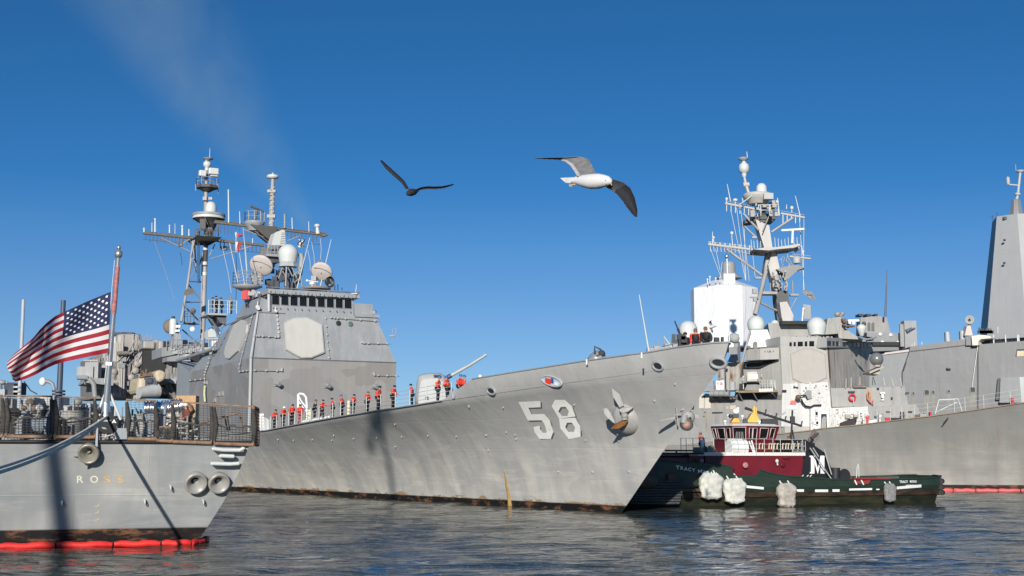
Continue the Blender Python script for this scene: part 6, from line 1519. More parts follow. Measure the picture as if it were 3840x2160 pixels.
gplate('dark_slot', [(260, 1398), (460, 1392), (460, 1370), (262, 1374)], plain('recess_shade_dark', (.03, .03, .03), .8), .1, .08)
m = MB(); m.box(gpt(545, 545, .1), .18, .1, .18, (DH.b, DH.s, Zv)); dd.part('scuttle', m, BLACK)
for (x, y) in [(2644, 1545), (2700, 1625), (2652, 1660), (2992, 1621), (2640, 1560)]:
    m = MB(); p = spt(x, y, .1); m.ball(p, .10, .7, 8); dd.part('scuttle', m, plain('rust_weep', srgb(160, 122, 62), .8, var=.4, scale=1.5))
# ensign pole standing in front of the white cocoon
m = MB(); m.tube(P(2735, 1290, 120), P(2726, 966, 120), .075, .055, 8); m.ball(P(2725, 962, 120), .2); dd.part('jackstaff', m, GALV)
# white block on the bridge wing
m = MB(); m.hexa([P(2795, 1305, 134), P(2900, 1300, 134), P(2900, 1300, 138), P(2795, 1305, 138), P(2812, 1236, 135), P(2878, 1236, 135), P(2878, 1236, 138), P(2812, 1236, 138)]); wb = dd.part('radome_pedestal', m, WHITE)
m = MB(); m.box(P(2832, 1297, 133.8), .4, .3, .55); m.ball(P(2832, 1288, 133.8), .2); m.ball(P(2808, 1303, 133.8), .2); dd.part('wing_repeater', m, plain('repeater_olive', (.2, .19, .14), .6), wb)
m = MB(); m.lathe(P(2752, 1268, 128), V3(1, -.3, -.1), [(.05, -.6), (.36, -.5), (.5, 0), (.46, .4), (.1, .55)], 18); dd.part('covered_reel', m, plain('canvas_grey', (.36, .37, .35), .8, var=.25, scale=6))
m = MB(); m.tube(P(2590, 1275, 135), P(2480, 1300, 128), .05); dd.part('deck_stay', m, WIRE)

# white primer patches and fittings on facet foot and deckhouse foot
plate('primer_patch', fpt, [(2930, 1600), (2932, 1498), (2936, 1440), (3104, 1433), (3118, 1528), (3118, 1532), (3072, 1534), (3040, 1600)], PRIMER, .06, .05, fN, df)
YF = KB.y
def upt(x, y, d=0.0): q = zu(x, y); return bpt(q[0], q[1], d) if q[0] > 3122 else fpt(q[0], q[1], d)
def ufl(x, y, d=0.0): q = zu(x, y); return P(q[0], q[1], YF - 1.2 - d)     # face of the low house in front of the facet
m = MB(); m.prism([ufl(*p) for p in [(290, 1035), (288, 640), (1330, 600), (1340, 900)]], V3(0, 3, 0)); lh = dd.part('low_house', m, PRIMER, label='patchy white primed low house')
m = MB(); m.prism([ufl(1335, 910), ufl(1335, 600), ufl(2200, 560), ufl(2300, 780)], V3(0, 3, 0)); dd.part('low_house', m, D_PAINT)
m = MB(); m.prism([ufl(680, 610, -1), ufl(650, 270, -1), ufl(1990, 240, -1), ufl(2060, 590, -1)], V3(0, 3, 0)); dd.part('front_bulkhead', m, D_PAINT)
m = MB(); m.prism([ufl(425, 1000, .06), ufl(430, 690, .06), ufl(600, 690, .06), ufl(605, 1000, .06)], V3(0, .05, 0)); dfm = dd.part('door_frame', m, WHITE, lh)
m = MB(); m.prism([ufl(470, 995, .10), ufl(480, 735, .10), ufl(580, 735, .10), ufl(590, 990, .10)], V3(0, .04, 0)); dd.part('door_opening', m, plain('recess_shade_dark', (.03, .03, .03), .8), dfm)
m = MB(); m.prism([ufl(480, 990, .14), ufl(490, 820, .14), ufl(535, 775, .14), ufl(575, 800, .14), ufl(570, 990, .14)], V3(0, .04, 0)); dd.part('door_leaf', m, GREY_W, dfm)
m = MB(); rn = random.Random(77)
for i in range(34):
    x = rn.choice([rn.uniform(300, 420), rn.uniform(610, 820), rn.uniform(830, 1330)]); y = rn.uniform(660, 960 - (x - 300) * .06)
    if 820 < x and y > 800: y -= 120
    m.box(ufl(x, y, .08), rn.uniform(.06, .22), .18, rn.uniform(.08, .45))
dd.part('bulkhead_fitting', m, PRIMER, lh)
m = MB()
for x in (640, 700, 745, 810, 880, 960, 1000): m.tube(ufl(x, 620, .2), ufl(x + rn.uniform(-6, 6), 940 if x < 820 else 700, .08), rn.uniform(.02, .05), n=6)
dd.part('bulkhead_pipe', m, WHITE, lh)
m = MB(); m.prism([ufl(825, 975, .5), ufl(830, 900, .5), ufl(1000, 830, .5), ufl(1130, 800, .5), ufl(1120, 880, .5), ufl(1090, 940, .5)], V3(0, .3, 0)); dd.part('dark_tarpaulin', m, plain('tarp_dark', (.035, .03, .032), .8, var=.3), lh)
m = MB(); m.box(ufl(960, 780, .2), .5, .3, .4); m.box(ufl(1110, 770, .2), .5, .3, .25); dd.part('bulkhead_box', m, TAN, lh)
# swivel lamp and curved hose on the facet foot
def fu(x, y, d=0.0): q = zu(x, y); return fpt(q[0], q[1], d)
m = MB(); m.ball(fu(65, 435, .8), .26, 1.1, 14, ax=V3(1, -.6, .2)); dd.part('searchlight', m, plain('lamp_brown', (.16, .12, .08), .6, .3), df)
m = MB(); m.path([fu(120, 470, .7), fu(150, 540, .6), fu(200, 595, .5), fu(290, 610, .4), fu(350, 580, .3), fu(480, 575, .3)], .085, 8); m.path([fu(110, 400, .7), fu(200, 400, .4), fu(230, 470, .3)], .06, 7); dd.part('black_hose', m, BLACK, df)
m = MB(); m.prism([fu(150, 400, .3), fu(240, 300, .3), fu(300, 310, .3), fu(310, 450, .3), fu(240, 470, .3)], -fN * .2); dd.part('hose_mount', m, GREY_W, df)
def wp(nm, pts, mat, d=.14): m = MB(); m.prism([gpt(*p, .0) if False else fpt(*zv(*p), d) for p in pts], -fN * .05); return dd.part(nm, m, mat, df)
wp('notice_board', [(1770, 1230), (1790, 1150), (1890, 1140), (1895, 1225)], plain('notice_pink', srgb(220, 120, 110), .6)); wp('notice_board', [(1730, 1310), (1765, 1240), (1920, 1235), (1900, 1315)], WHITE)
wp('vent_slot', [(1615, 990), (1630, 940), (1710, 945), (1700, 995)], BLACK); wp('vent_slot', [(1840, 910), (1850, 850), (1870, 880), (1930, 885), (1930, 920)], BLACK)
m = MB()
for i in range(28): x = rn.uniform(10, 640); y = rn.uniform(180, 570); m.box(fu(x, y, .1), rn.uniform(.05, .2), .15, rn.uniform(.08, .4))
dd.part('bulkhead_gear', m, PRIMER, df)
m = MB()
for i in range(9): m.box(fu(rn.uniform(160, 640), rn.uniform(200, 520), .12), rn.uniform(.05, .14), .15, rn.uniform(.06, .2))
dd.part('bulkhead_fitting', m, plain('dim_fitting', (.13, .13, .14), .7, var=.3), df)
# life rings, rescue slings and rails on the front
RING = plain('ring_red', srgb(200, 50, 60), .6, var=.2); ORANGE = plain('sling_orange', srgb(214, 130, 50), .7, var=.25, scale=6)
def ring_thing(x, y, R_, mat, lab):
    p = ufl(x, y, -.7); m = MB(); m.ring(p, V3(.1, -1, 0), R_, R_ * .3, 20, 8); t = solo('life_ring', m, mat, p, lab, 'life ring'); return t
ring_thing(1045, 440, .30, RING, 'red life ring on the forward bulkhead of the rust streaked warship')
m = MB(); p = ufl(1335, 400, -.6); m.path([p + V3(-.10, 0, .15), p + V3(0, 0, .55), p + V3(.14, 0, .2), p + V3(.12, 0, -.38), p + V3(-.10, 0, -.36)], [.07, .07, .09, .08, .07], 8, 0, True)
sl_ = Thing('rescue_sling', p, 'orange and pink rescue sling hung beside the red life ring', 'rescue sling'); sl_.part('loop', m, ORANGE); m = MB(); m.path([p + V3(-.05, -.03, -.35), p + V3(.15, -.03, -.62), p + V3(.42, -.03, -.9), p + V3(.46, -.03, -.4)], [.09, .11, .08, .05], 8); sl_.part('strap', m, plain('strap_pink', srgb(206, 120, 110), .7, var=.3))
m = MB(); m.box(ufl(1590, 355, -.7), .46, .2, .17); m.box(ufl(1590, 405, -.7), .24, .2, .46); m.prism([ufl(1550, 490, -.75), ufl(1610, 455, -.75), ufl(1620, 490, -.75)], V3(0, .1, 0)); dd.part('white_winch', m, WHITE)
m = MB()
for (x, y, w, h) in [(1510, 275, 40, 30), (1030, 335, 120, 30), (2040, 360, 60, 40), (1760, 450, 30, 40), (1700, 695, 90, 22), (2095, 695, 70, 22), (1490, 790, 90, 35), (1830, 820, 150, 26)]: m.box(ufl(x, y, -.8 if y < 560 else .15), w / 4.83 * .0258, .15, h / 4.83 * .0258)
dd.part('dark_fitting', m, plain('machinery_dark', (.045, .055, .075), .7, var=.5, scale=.9))
m = MB()
for (x, y0, y1, l) in [(928, 260, 90, -4), (1022, 250, 70, -2), (1183, 210, 60, 0), (1408, 215, 60, -10), (1470, 230, 70, 45), (1635, 220, 70, 30), (1795, 235, 80, 40), (1945, 240, 80, 30), (1068, 580, 430, 2)]: m.tube(ufl(x, y0, -.6), ufl(x - l, y1, -.6), .035, .03, 5)
dd.part('platform_stanchion', m, plain('stanchion_cream', srgb(215, 200, 180), .6))
m = MB(); m.box(ufl(1180, 248, -.75), 1.3, .3, .1); dd.part('rusty_ledge', m, plain('rusty_edge', (.26, .19, .13), .8, var=.4, scale=1.2))
# rails and clutter along the deck edge to the right
m = MB(); rr_ = [DD.solve(px, interp(D_EDGE, px), lambda u: d_vd(u) - .2, 60, 240) for px in (3220, 3245, 3290, 3340, 3382, 3430, 3480, 3580, 3620, 3690, 3790, 3860)]; rail(m, rr_, 1.25, 3, .028, .013); dd.part('guard_rail', m, RADOME)
def deckd(px, ins=.6): return DD.solve(px, interp(D_EDGE, px), lambda u: d_vd(u) - ins, 60, 240)
for (px, w, h, mat) in [(3267, .6, .28, WHITE), (3253, .3, .7, RING), (3280, .45, .3, WHITE), (3330, .5, .35, RING), (3357, .9, .22, BLACK), (3488, .16, .4, RING), (3795, .25, .6, RING), (3380, .12, .75, GREY_W), (3392, .14, .7, GREY_W), (3775, 1.4, .14, BLACK), (3240, .3, .5, PRIMER), (3310, .4, .5, GREY_W), (3300, .3, .7, PRIMER), (3440, .5, .3, RUSTY), (3460, .6, .3, TAN)]:
    p = deckd(px); m = MB(); m.box(p + V3(0, 0, h / 2), w, .5, h); m.box(p + V3(0, -.26, h * .55), w * .7, .05, h * .3); dd.part('deck_locker', m, mat, bevel=.08)
m = MB()
for i in range(26): p = deckd(rn.uniform(3230, 3520), rn.uniform(.5, 2)); m.tube(p, p + V3(rn.uniform(-.1, .1), 0, rn.uniform(.25, .9)), rn.uniform(.02, .06), n=5)
dd.part('deck_fitting', m, GREY_W)
m = MB(); p = deckd(3555); m.path([p + V3(-1.2, 0, 0), p + V3(-.8, 0, 1.3), p + V3(1.0, 0, 1.4), p + V3(1.4, 0, 0)], .06, 6); m.path([p + V3(-1, 0, .2), p + V3(.9, 0, 1.1)], .05, 6); dd.part('boat_davit', m, RADOME)
m = MB(); e = DD.solve(3546, 1568, d_vd, 60, 240); m.tube(e + V3(.2, -.1, 0), e + V3(-.3, -.25, -.5), .07, .05); dd.part('anchor_davit', m, BLACK)
# two poles propped against the side above the tug
m = MB(); m.tube(P(3034, 1652, 126), P(3056, 1612, 127), .16, .16, 8); m.tube(P(3050, 1660, 126), P(3072, 1632, 126), .10); m.box(P(3070, 1632, 126), .45, .2, .2, (V3(.8, 0, .6), Yv, V3(-.6, 0, .8))); dd.part('overboard_discharge', m, plain('pipe_brown', (.19, .17, .15), .7, var=.3))
boom('oil_boom', [DD.W(u, interp(D_VW, u) + .7, .1) for u in (-2, 4, 10, 16, 22, 28)], .20, BOOM_P, 'faded pinkish red oil boom along the hull at the right edge', 2.1)
# grey globe radar on its bracket
m = MB(); q = P(3287, 1347, 128); m.ball(q, 25.5 * 128 / FPX, 1, 24); gl = dd.part('globe_antenna', m, plain('globe_grey', (.17, .17, .165), .28, var=.04, spec=.7))
m = MB(); m.tube(P(3289, 1376, 128), P(3289, 1366, 128), .35); m.prism([P(3260, 1394, 128), P(3308, 1372, 128), P(3316, 1378, 128), P(3262, 1401, 128)], V3(0, 2.5, 0)); m.prism([P(3262, 1401, 128.5), P(3300, 1384, 128.5), P(3298, 1405, 128.5)], V3(0, 2, 0)); dd.part('globe_bracket', m, plain('bracket_tan', srgb(168, 160, 146), .6), gl)

# ------------------------------------------------------------ white cocooned tower on the ship behind
wt = Thing('covered_mast', P(2720, 1300, 185), 'huge white shrink-wrapped tower behind the lattice mast', 'covered mast')
m = MB(); YB = 185; cx = P(2742, 1200, YB); R_ = 133 * YB / FPX; ang = [math.radians(a) for a in (22, 67, 112, 157, 202, 247, 292, 337)]
zb0, zt0 = P(2735, 1300, YB).z, P(2735, 1062, YB).z
ringb = [V3(cx.x + R_ * math.cos(a), YB + 6 + R_ * math.sin(a), zb0) for a in ang]; ringt = [V3(p.x, p.y, zt0 - .15) for p in ringb]; apex = [V3(cx.x + (p.x - cx.x) * .35, YB + 6 + (p.y - YB - 6) * .35, zt0 + 1.1) for p in ringb]
m.grid([ringb, ringt, apex], smooth=False, closed=True); m.add(apex, [tuple(range(8))])
wrapM = NT('shrink_wrap'); co = wrapM.coord(scale=(1, 1, .25)); wrapM.b.inputs['Base Color'].default_value = (.82, .82, .82, 1); wrapM.b.inputs['Roughness'].default_value = .35; wrapM.bump(wrapM.noise(co, .5, 5, .6, 1.5), .5, .3)
wt.part('wrap', m, wrapM.m)
m = MB(); m.box(P(2732, 1050, YB + 4), 1.6, 1.6, 1.6); wt.part('cap_box', m, WHITE)
m = MB(); p = P(2733, 1010, YB + 6); m.lathe(p, Zv, [(1.9, -1.35), (1.35, -.85), (.95, -.4), (.92, .7), (.8, 1.0), (.4, 1.15), (.02, 1.18)], 20); wt.part('stub_radome', m, GREY_W)
m = MB()
for (x, y0, y1) in [(2662, 1058, 1038), (2653, 1062, 1048), (2684, 1056, 1044), (2700, 1052, 1042)]: m.tube(P(x, y0, YB + 1), P(x, y1, YB + 1), .06); m.ball(P(x, y1, YB + 1), .14)
wt.part('top_lamp', m, WHITE)
m = MB()
for i in range(7):
    x = 2440 + i * 22; m.box(P(x, 1325 - i * 3, 150), rnd.uniform(.5, 1.0), 1, rnd.uniform(.5, 2.0)); m.tube(P(x + 8, 1325 - i * 3, 150), P(x + 8, 1290 - (i % 3) * 15, 150), .05)
dd.part('far_deck_gear', m, GREY_W)
for (x0, y0, x1, y1) in [(2434, 1320, 2397, 1105), (2527, 1312, 2490, 1262)]:
    m = MB(); m.tube(P(x0, y0, 140), P(x1, y1, 140), .09, .045, 7); dd.part('whip_aerial', m, RADOME)

# ------------------------------------------------------------ slab-sided amphibious ship far right
lp = Thing('amphibious_ship', P(3700, 1712, 172), 'slab-sided grey amphibious ship with tall faceted mast at the right', 'warship')
YL = 168.0
def zo(x, y): return (3400 + x / 4.141, 1150 + y / 4.141)
def zp(x, y): return (3400 + x / 1.932, 600 + y / 1.932)
LPD = paint('slab_grey', (.195, .20, .20), .55, .05, .07, .3, 0, .15, .6)
LPD_L = paint('slab_grey_light', (.24, .25, .255), .55, .04, .06, .1, 0, .15, .5)
def lpt(x, y, d=0.0): return P(x, y, YL + (x - 3500) * -.012 + d)
def lpl(name, pts, mat, d=0, dep=6.0, par=None, bev=0): m = MB(); m.prism([lpt(*p, d) for p in pts], V3(1.0, dep, 0)); return lp.part(name, m, mat, par, bevel=bev)
lpl('hull', [(3385, 1660), (3385, 1395), (3412, 1318), (3412, 1300), (3625, 1270), (3666, 1268), (3666, 1660)], LPD, 0, 18)
lpl('hull', [(3668, 1660), (3668, 1292), (3840, 1278), (4100, 1258), (4100, 1660)], LPD, .02, 18)
lpl('hull', [(3200, 1660), (3200, 1345), (3310, 1328), (3410, 1316), (3386, 1396), (3386, 1660)], LPD_L, .6, 16)
m = MB(); m.prism([lpt(3310, 1331, .4), lpt(3410, 1318, .4), lpt(3412, 1310, .4), lpt(3320, 1322, .4)], V3(0, .5, 0)); lp.part('pale_ledge', m, plain('ledge_pink', srgb(196, 182, 178), .6))
m = MB(); m.prism([lpt(3385, 1396, -.1), lpt(3398, 1356, -.1), lpt(3399, 1362, -.1), lpt(3390, 1390, -.1)], V3(0, .1, 0)); lp.part('dark_notch', m, BLACK)
m = MB(); m.tube(lpt(3412, 1318, -.05), lpt(3660, 1290, -.05), .06); m.tube(lpt(3667, 1640, -.05), lpt(3667, 1290, -.05), .10); lp.part('seam', m, plain('seam_dark', (.12, .12, .12), .7))
# doors recessed in the slab
for (x0, x1, y0, y1) in [(3420, 3431, 1470, 1482), (3466, 3485, 1462, 1482), (3494, 3506, 1465, 1478), (3552, 3564, 1462, 1474), (3637, 3658, 1452, 1472)]:
    m = MB(); N = 12; pts = [lpt((x0 + x1) / 2 + (x1 - x0) / 2 * max(-1, min(1, 1.25 * math.cos(2 * math.pi * i / N))), (y0 + y1) / 2 + (y1 - y0) / 2 * max(-1, min(1, 1.25 * math.sin(2 * math.pi * i / N))), -.03) for i in range(N)]
    m.prism(pts, V3(0, .04, 0)); w = lp.part('side_opening', m, plain('opening_dark', (.05, .05, .05), .7))
    m = MB(); m.path(pts, .07, 5, 0, True); lp.part('opening_rim', m, GREY_W, w)
    m = MB(); m.prism([lpt(x0, y1, -.02), lpt(x1, y1, -.02), lpt(x1 + 1, y1 + 55, -.02), lpt(x0 - 1, y1 + 55, -.02)], V3(0, .01, 0)); lp.part('stain', m, plain('slab_stain', (.25, .24, .21), .7, var=.15), w)
m = MB(); m.prism([lpt(3808, 1338, -.03), lpt(3900, 1334, -.03), lpt(3900, 1306, -.03), lpt(3812, 1310, -.03)], V3(0, .04, 0)); ow = lp.part('side_opening', m, plain('opening_dark', (.05, .05, .05), .7))
m = MB(); m.prism([lpt(3813, 1337, -.08), lpt(3900, 1333, -.08), lpt(3900, 1313, -.08), lpt(3814, 1316, -.08)], V3(0, .04, 0)); lp.part('cream_panel', m, plain('panel_cream', srgb(196, 184, 150), .6), ow)
lpl('side_blister', [(3734, 1500), (3742, 1418), (3752, 1418), (3745, 1500)], plain('blister_dark', (.085, .088, .09), .6), -.5, 1.2); lpl('side_blister', [(3748, 1510), (3752, 1416), (3822, 1414), (3830, 1510)], LPD_L, -.8, 1.4); lpl('side_blister', [(3822, 1414), (3900, 1412), (3900, 1510), (3830, 1510)], paint('pale_facet', (.42, .45, .43), .5, .04), -.7, 1.4)
# cream crane arm and pipes on top, vents, director
lpl('boat_crane', [(3645, 1296), (3642, 1260), (3672, 1255), (3700, 1257), (3716, 1262), (3716, 1269), (3678, 1272), (3668, 1280), (3667, 1295)], plain('crane_cream', srgb(224, 212, 196), .55, var=.06), -1.0, 1.4, None, .08)
lpl('deck_step', [(3622, 1295), (3624, 1262), (3642, 1258), (3644, 1295)], LPD, -.5, 3)
for (x, y0, y1) in [(3552, 1282, 1245), (3607, 1275, 1241)]:
    m = MB(); m.path([lpt(x + 3, y0, 3), lpt(x, y1, 3)], [.36, .30], 10); lp.part('vent_pipe', m, GREY_L)
    m = MB(); m.path([lpt(x - 5, y0, 3.2), lpt(x - 7, y1 + 3, 3.2)], [.16, .16], 8); lp.part('vent_pipe', m, GREY_D)
m = MB(); m.prism([lpt(3618, 1258, 2), lpt(3626, 1222, 2), lpt(3640, 1222, 2), lpt(3648, 1258, 2)], V3(0, 1.2, 0)); dp = lp.part('director_stand', m, plain('stand_pink', srgb(205, 186, 176), .6))
q = lpt(3636, 1200, 2); m = MB(); m.lathe(q, V3(-.2, -.95, .1), [(.02, -.25), (.45, -.15), (.58, .1), (.5, .14), (.40, 0), (.02, -.08)], 24); m.tube(q, lpt(3635, 1222, 2.3), .22); lp.part('director_dish', m, plain('dish_grey', (.36, .36, .34), .55), dp)
m = MB(); m.ball(q + V3(-.05, -.12, 0), .16); lp.part('dish_feed', m, BLACK, dp)
m = MB()
for (x0, x1) in [(3694, 3725), (3734, 3770), (3778, 3816)]:
    for i in range(9): x = lerp(x0, x1, i / 8); m.tube(lpt(x, 1290, 1), lpt(x, 1268 + (i % 3) * 4, 1), .035, n=4); m.box(lpt(x, 1281 + (i % 2) * 3, .9), .12, .2, .15)
    m.box(lpt((x0 + x1) / 2, 1284, 1.2), (x1 - x0) * YL / FPX, .2, .12)
lp.part('bollard_rack', m, plain('machinery_dark', (.045, .055, .075), .7, var=.5, scale=.9))
m = MB()
for x in (3727, 3772, 3817, 3822): m.tube(lpt(x, 1292, .5), lpt(x - 2, 1256, .5), .1, .08, 6)
for (x, y0, y1) in [(3742, 1250, 1225), (3420, 1300, 1288), (3430, 1298, 1284), (3457, 1292, 1282)]: m.tube(lpt(x, y0, 1), lpt(x, y1, 1), .06)
lp.part('stanchion', m, RADOME)
m = MB(); m.path([lpt(3666, 1300, -.3), lpt(3655, 1380, -.3), lpt(3645, 1452, -.3)], .04, 5); lp.part('hanging_line', m, WHITE)
m = MB(); m.ball(lpt(3556, 1384, -.2), .25, .6); m.tube(lpt(3548, 1382, -.2), lpt(3565, 1386, -.2), .1); lp.part('side_light', m, GREY_D)
# stack house and flat house to the left, behind the bridge of the warship
def lq(x, y, d=0): q = zw(x, y); return P(q[0], q[1], 178 + d)
m = MB(); m.prism([lq(1690, 745), lq(1700, 620), lq(1560, 600), lq(1560, 520), lq(2030, 520), lq(2300, 540), lq(2420, 730)], V3(1, 7, 0)); fh2 = lp.part('flat_house', m, LPD_L)
m = MB(); m.box(lq(2050, 752), 146 * 178 / FPX, 1, .5); lp.part('dark_gap', m, plain('recess_shade_dark', (.03, .03, .03), .8), fh2)
m = MB(); m.prism([lq(1690, 900), lq(1650, 770), lq(2420, 765), lq(2400, 870)], V3(0, 6, 0)); lp.part('lower_house', m, LPD)
m = MB(); m.box(lq(2410, 640, -1), 1.6, 1.6, 4.6); m.box(lq(2330, 580, -1.2), 1.4, .4, 3.0); lp.part('corner_gear', m, GREY_W)
for (x, y) in [(1830, 555), (2040, 570), (1875, 715), (2190, 720)]:
    m = MB(); p = lq(x, y, -.1); m.lathe(p, V3(0, -1, 0), [(.22, -.1), (.22, .1), (.02, .12)], 14); lp.part('round_light', m, WHITE, fh2)
m = MB(); m.prism([lq(1420, 520, 4), lq(1430, 230, 4), lq(1600, 200, 4), lq(1800, 190, 4), lq(1960, 215, 4), lq(2035, 520, 4)], V3(1, 6, 0)); stk = lp.part('funnel', m, paint('funnel_grey', (.29, .28, .265), .6, .08, .15, .2))
for x in (1605, 1685):
    m = MB(); m.prism([lq(x - 30, 490, 3.9), lq(x - 28, 340, 3.9), lq(x, 310, 3.9), lq(x + 28, 340, 3.9), lq(x + 30, 490, 3.9)], V3(0, .1, 0)); lp.part('louvre', m, plain('louvre_dark', (.13, .125, .12), .7), stk)
m = MB(); m.ball(lq(1500, 345, 3.9), .30); lp.part('funnel_port', m, GREY_D, stk)
m = MB()
for (x, w) in [(1410, 95), (1565, 100), (1715, 55)]: m.box(lq(x, 180, 6), w / 5.367 * .0356, 2, 45 / 5.367 * .0356)
lp.part('exhaust_outlet', m, SOOT, stk)
m = MB(); m.tube(P(3320, 1186, 180), P(3326, 1010, 180), .16, .04, 6); lp.part('whip_aerial', m, plain('dim_fitting', (.13, .13, .14), .7, var=.3))
m = MB(); m.tube(P(3398, 1243, 176), P(3432, 1230, 176), .22, .1, 6); m.tube(P(3398, 1243, 176), P(3420, 1232, 176), .3, .2, 6); lp.part('gun_barrel', m, plain('gun_blue', (.09, .12, .18), .5))
# faceted mast: the left face looks away from the sun
YA = 200.0
Bt, Bb = P(3738, 812, YA), P(3700, 1275, YA)
def fac(p, d, L): return p + V3(d[0], d[1], 0) * L
Ct = fac(Bt, (.66, -.75), 3.3); Cb = fac(Bb, (.66, -.75), 6.4); Dt = fac(Ct, (1, -.02), 4.0); Db = fac(Cb, (1, -.02), 7.5)
At = fac(Bt, (.2, .98), 4.6); Ab = fac(Bb, (.2, .98), 8.2); Et = fac(Dt, (.6, .8), 5); Eb = fac(Db, (.6, .8), 8); Gt = fac(At, (.7, .7), 4); Gb = fac(Ab, (.7, .7), 8)
m = MB(); m.grid([[Ab, Bb, Cb, Db, Eb, Gb], [At, Bt, Ct, Dt, Et, Gt]], smooth=False, closed=True); m.add([At, Bt, Ct, Dt, Et, Gt], [tuple(range(6))]); tw = lp.part('faceted_mast', m, paint('mast_facet', (.37, .375, .375), .55, .03, .05))
m = MB()
for (x, y) in [(3767, 900), (3766, 986)]: m.ball(P(x, y, YA - 2.2), .22, .8)
m.box(P(3768, 818, YA - 1.2), .5, .3, .4); lp.part('mast_light', m, GREY_D, tw)
ctop = (Bt + Dt + Gt) / 3 + V3(.2, .2, 0); z0 = P(3805, 803, YA).z; z1_ = P(3805, 748, YA).z
def at_(x, y): return P(x, y, ctop.y)
m = MB(); b0 = at_(3812, 803); m.lathe(V3(b0.x, b0.y, 0), Zv, [(1.05, at_(3812, 806).z), (.72, at_(3812, 760).z), (.74, at_(3812, 750).z), (.3, at_(3812, 747).z)], 8, smooth=False); cap_ = lp.part('mast_cap', m, LPD, tw)
m = MB(); m.path([at_(3812, 750), at_(3817, 730), at_(3826, 645)], [.25, .2, .2], 8); m.ball(at_(3816, 728), .45, .7); m.tube(at_(3818, 695), at_(3783, 692), .14); m.lathe(at_(3780, 676), Zv, [(.2, -.7), (.3, -.2), (.26, .4), (.05, .6)], 12); m.lathe(at_(3826, 644), Zv, [(.1, -.2), (.62, 0), (.6, .2), (.05, .25)], 16); m.tube(at_(3810, 640), at_(3808, 616), .06, .03, 5); lp.part('topmast', m, GREY_L, tw)
m = MB()
for (x, y) in [(3722, 822), (3740, 812)]: m.tube(P(x, y, YA + 2), P(x - 1, y - 12, YA + 2), .06); m.ball(P(x - 1, y - 12, YA + 2), .1)
for i in range(12): m.tube(P(3672 + i * 4, 1250, 190), P(3672 + i * 4, 1228 + (i * 7) % 12, 190), .1, n=5); m.box(P(3674 + i * 4, 1245, 190), .5, .4, .4)
lp.part('mast_base_gear', m, GREY_D, tw)
# ------------------------------------------------------------ maroon and green tug, port side towards us
T = Frame(16.45, 93.6, -68.3)
tg = Thing('tugboat', T.W(0, 0, 0), 'green and maroon tug with white M nudging the cruiser bow', 'tugboat')
def z7(x, y): return (2350 + x / 2.147, 1500 + y / 2.147)
HBW = [(-16.2, .2), (-15.8, 1.7), (-14.6, 3.0), (-12, 3.7), (0, 4.15), (7, 3.95), (10.7, 3.35), (13, 2.0), (14.3, .6), (14.6, 0)]
HBD = [(-16.4, .9), (-16.0, 2.3), (-14.6, 3.5), (-12, 4.1), (0, 4.5), (7, 4.4), (10.7, 3.9), (13, 2.7), (14.6, 1.2), (15.2, 0)]
ZT_ = [(-16.4, 1.95), (-15, 1.85), (-9, 1.72), (-4, 1.78), (-.5, 2.0), (.3, 2.08), (1.2, 2.25), (1.9, 2.45), (2.2, 2.1), (3.9, 2.1), (4.0, 2.62), (4.6, 2.75), (8, 2.95), (11, 3.25), (15.2, 3.7)]
ul = [-16.4, -16.2, -15.9, -15.4, -14.6, -13.2, -11.5, -9, -6, -4, -2, -.5, .3, 1.2, 1.9, 2.2, 3.85, 4.0, 4.6, 6, 8, 9.5, 11, 12.2, 13.2, 14, 14.6, 15.2]
hl = MB(); uvt = []
def t_sec(u, side):
    ux = u * .915 if u < 0 else u
    zt = interp(ZT_, u); r = []
    w0, w1 = interp(HBW, u), interp(HBD, u)
    for z in (-.5, 0, .3, .62, .66, .98, 1.02, 1.30, lerp(1.3, zt, .5), zt):
        t = max(0, min(1, z / 1.3)); w = lerp(w0, w1, t)
        if .66 <= z <= .98: w += .13
        r.append(T.W(ux, side * w, z))
    return r
for side in (-1, 1):
    rows = [t_sec(u, side) for u in ul]; hl.grid(rows, smooth=False); uvt += [(T.L(p).x, p.z) for r in rows for p in r]
a = t_sec(ul[0], -1); b_ = t_sec(ul[0], 1); n_ = len(a); hl.add(a + b_, [(i, i + 1, n_ + i + 1, n_ + i) for i in range(n_ - 1)]); uvt += [(T.L(p).x + 3, p.z) for p in a + b_]
hl.uv = uvt
TB = BVHTree.FromPolygons([tuple(v) for v in hl.v], hl.f)
def on_tug(px, py, off=.02):
    h, nn, i, d = TB.ray_cast(EYE, ray(px, py).normalized())
    if h is None: return P(px, py, T.W(0, -4.3, 0).y)
    if nn.dot(ray(px, py)) > 0: nn = -nn
    return h + nn * off
def tug_mat():
    t = NT('tug_hull_paint'); co = t.coord('UV'); x, z, _ = t.sep(co)
    n = t.noise(t.coord('UV', scale=(.6, 1.6, 1)), 1.5, 6, .7)
    green = t.scale((.020, .036, .024, 1), t.ramp(n, .3, .7, .65, 1.3))
    dark = t.mix(t.ramp(t.noise(t.coord('UV', scale=(.3, 1, 1)), 1, 5, .7), .45, .62), (.014, .019, .012, 1), (.042, .038, .020, 1))
    base = t.mix(t.ramp(z, .60, .66), dark, green)
    belt = t.math('MULTIPLY', t.ramp(z, .62, .66), t.ramp(z, 1.0, .97))
    base = t.mix(belt, base, t.mix(t.ramp(n, .4, .6), (.025, .018, .015, 1), (.07, .042, .028, 1)))
    base = t.mix(t.ramp(z, .14, .08), base, (.012, .014, .01, 1))
    t.l.new(base, t.b.inputs['Base Color']); t.b.inputs['Roughness'].default_value = .45; t.bump(n, .3, .06); return t.m
tg.part('hull', hl, tug_mat())
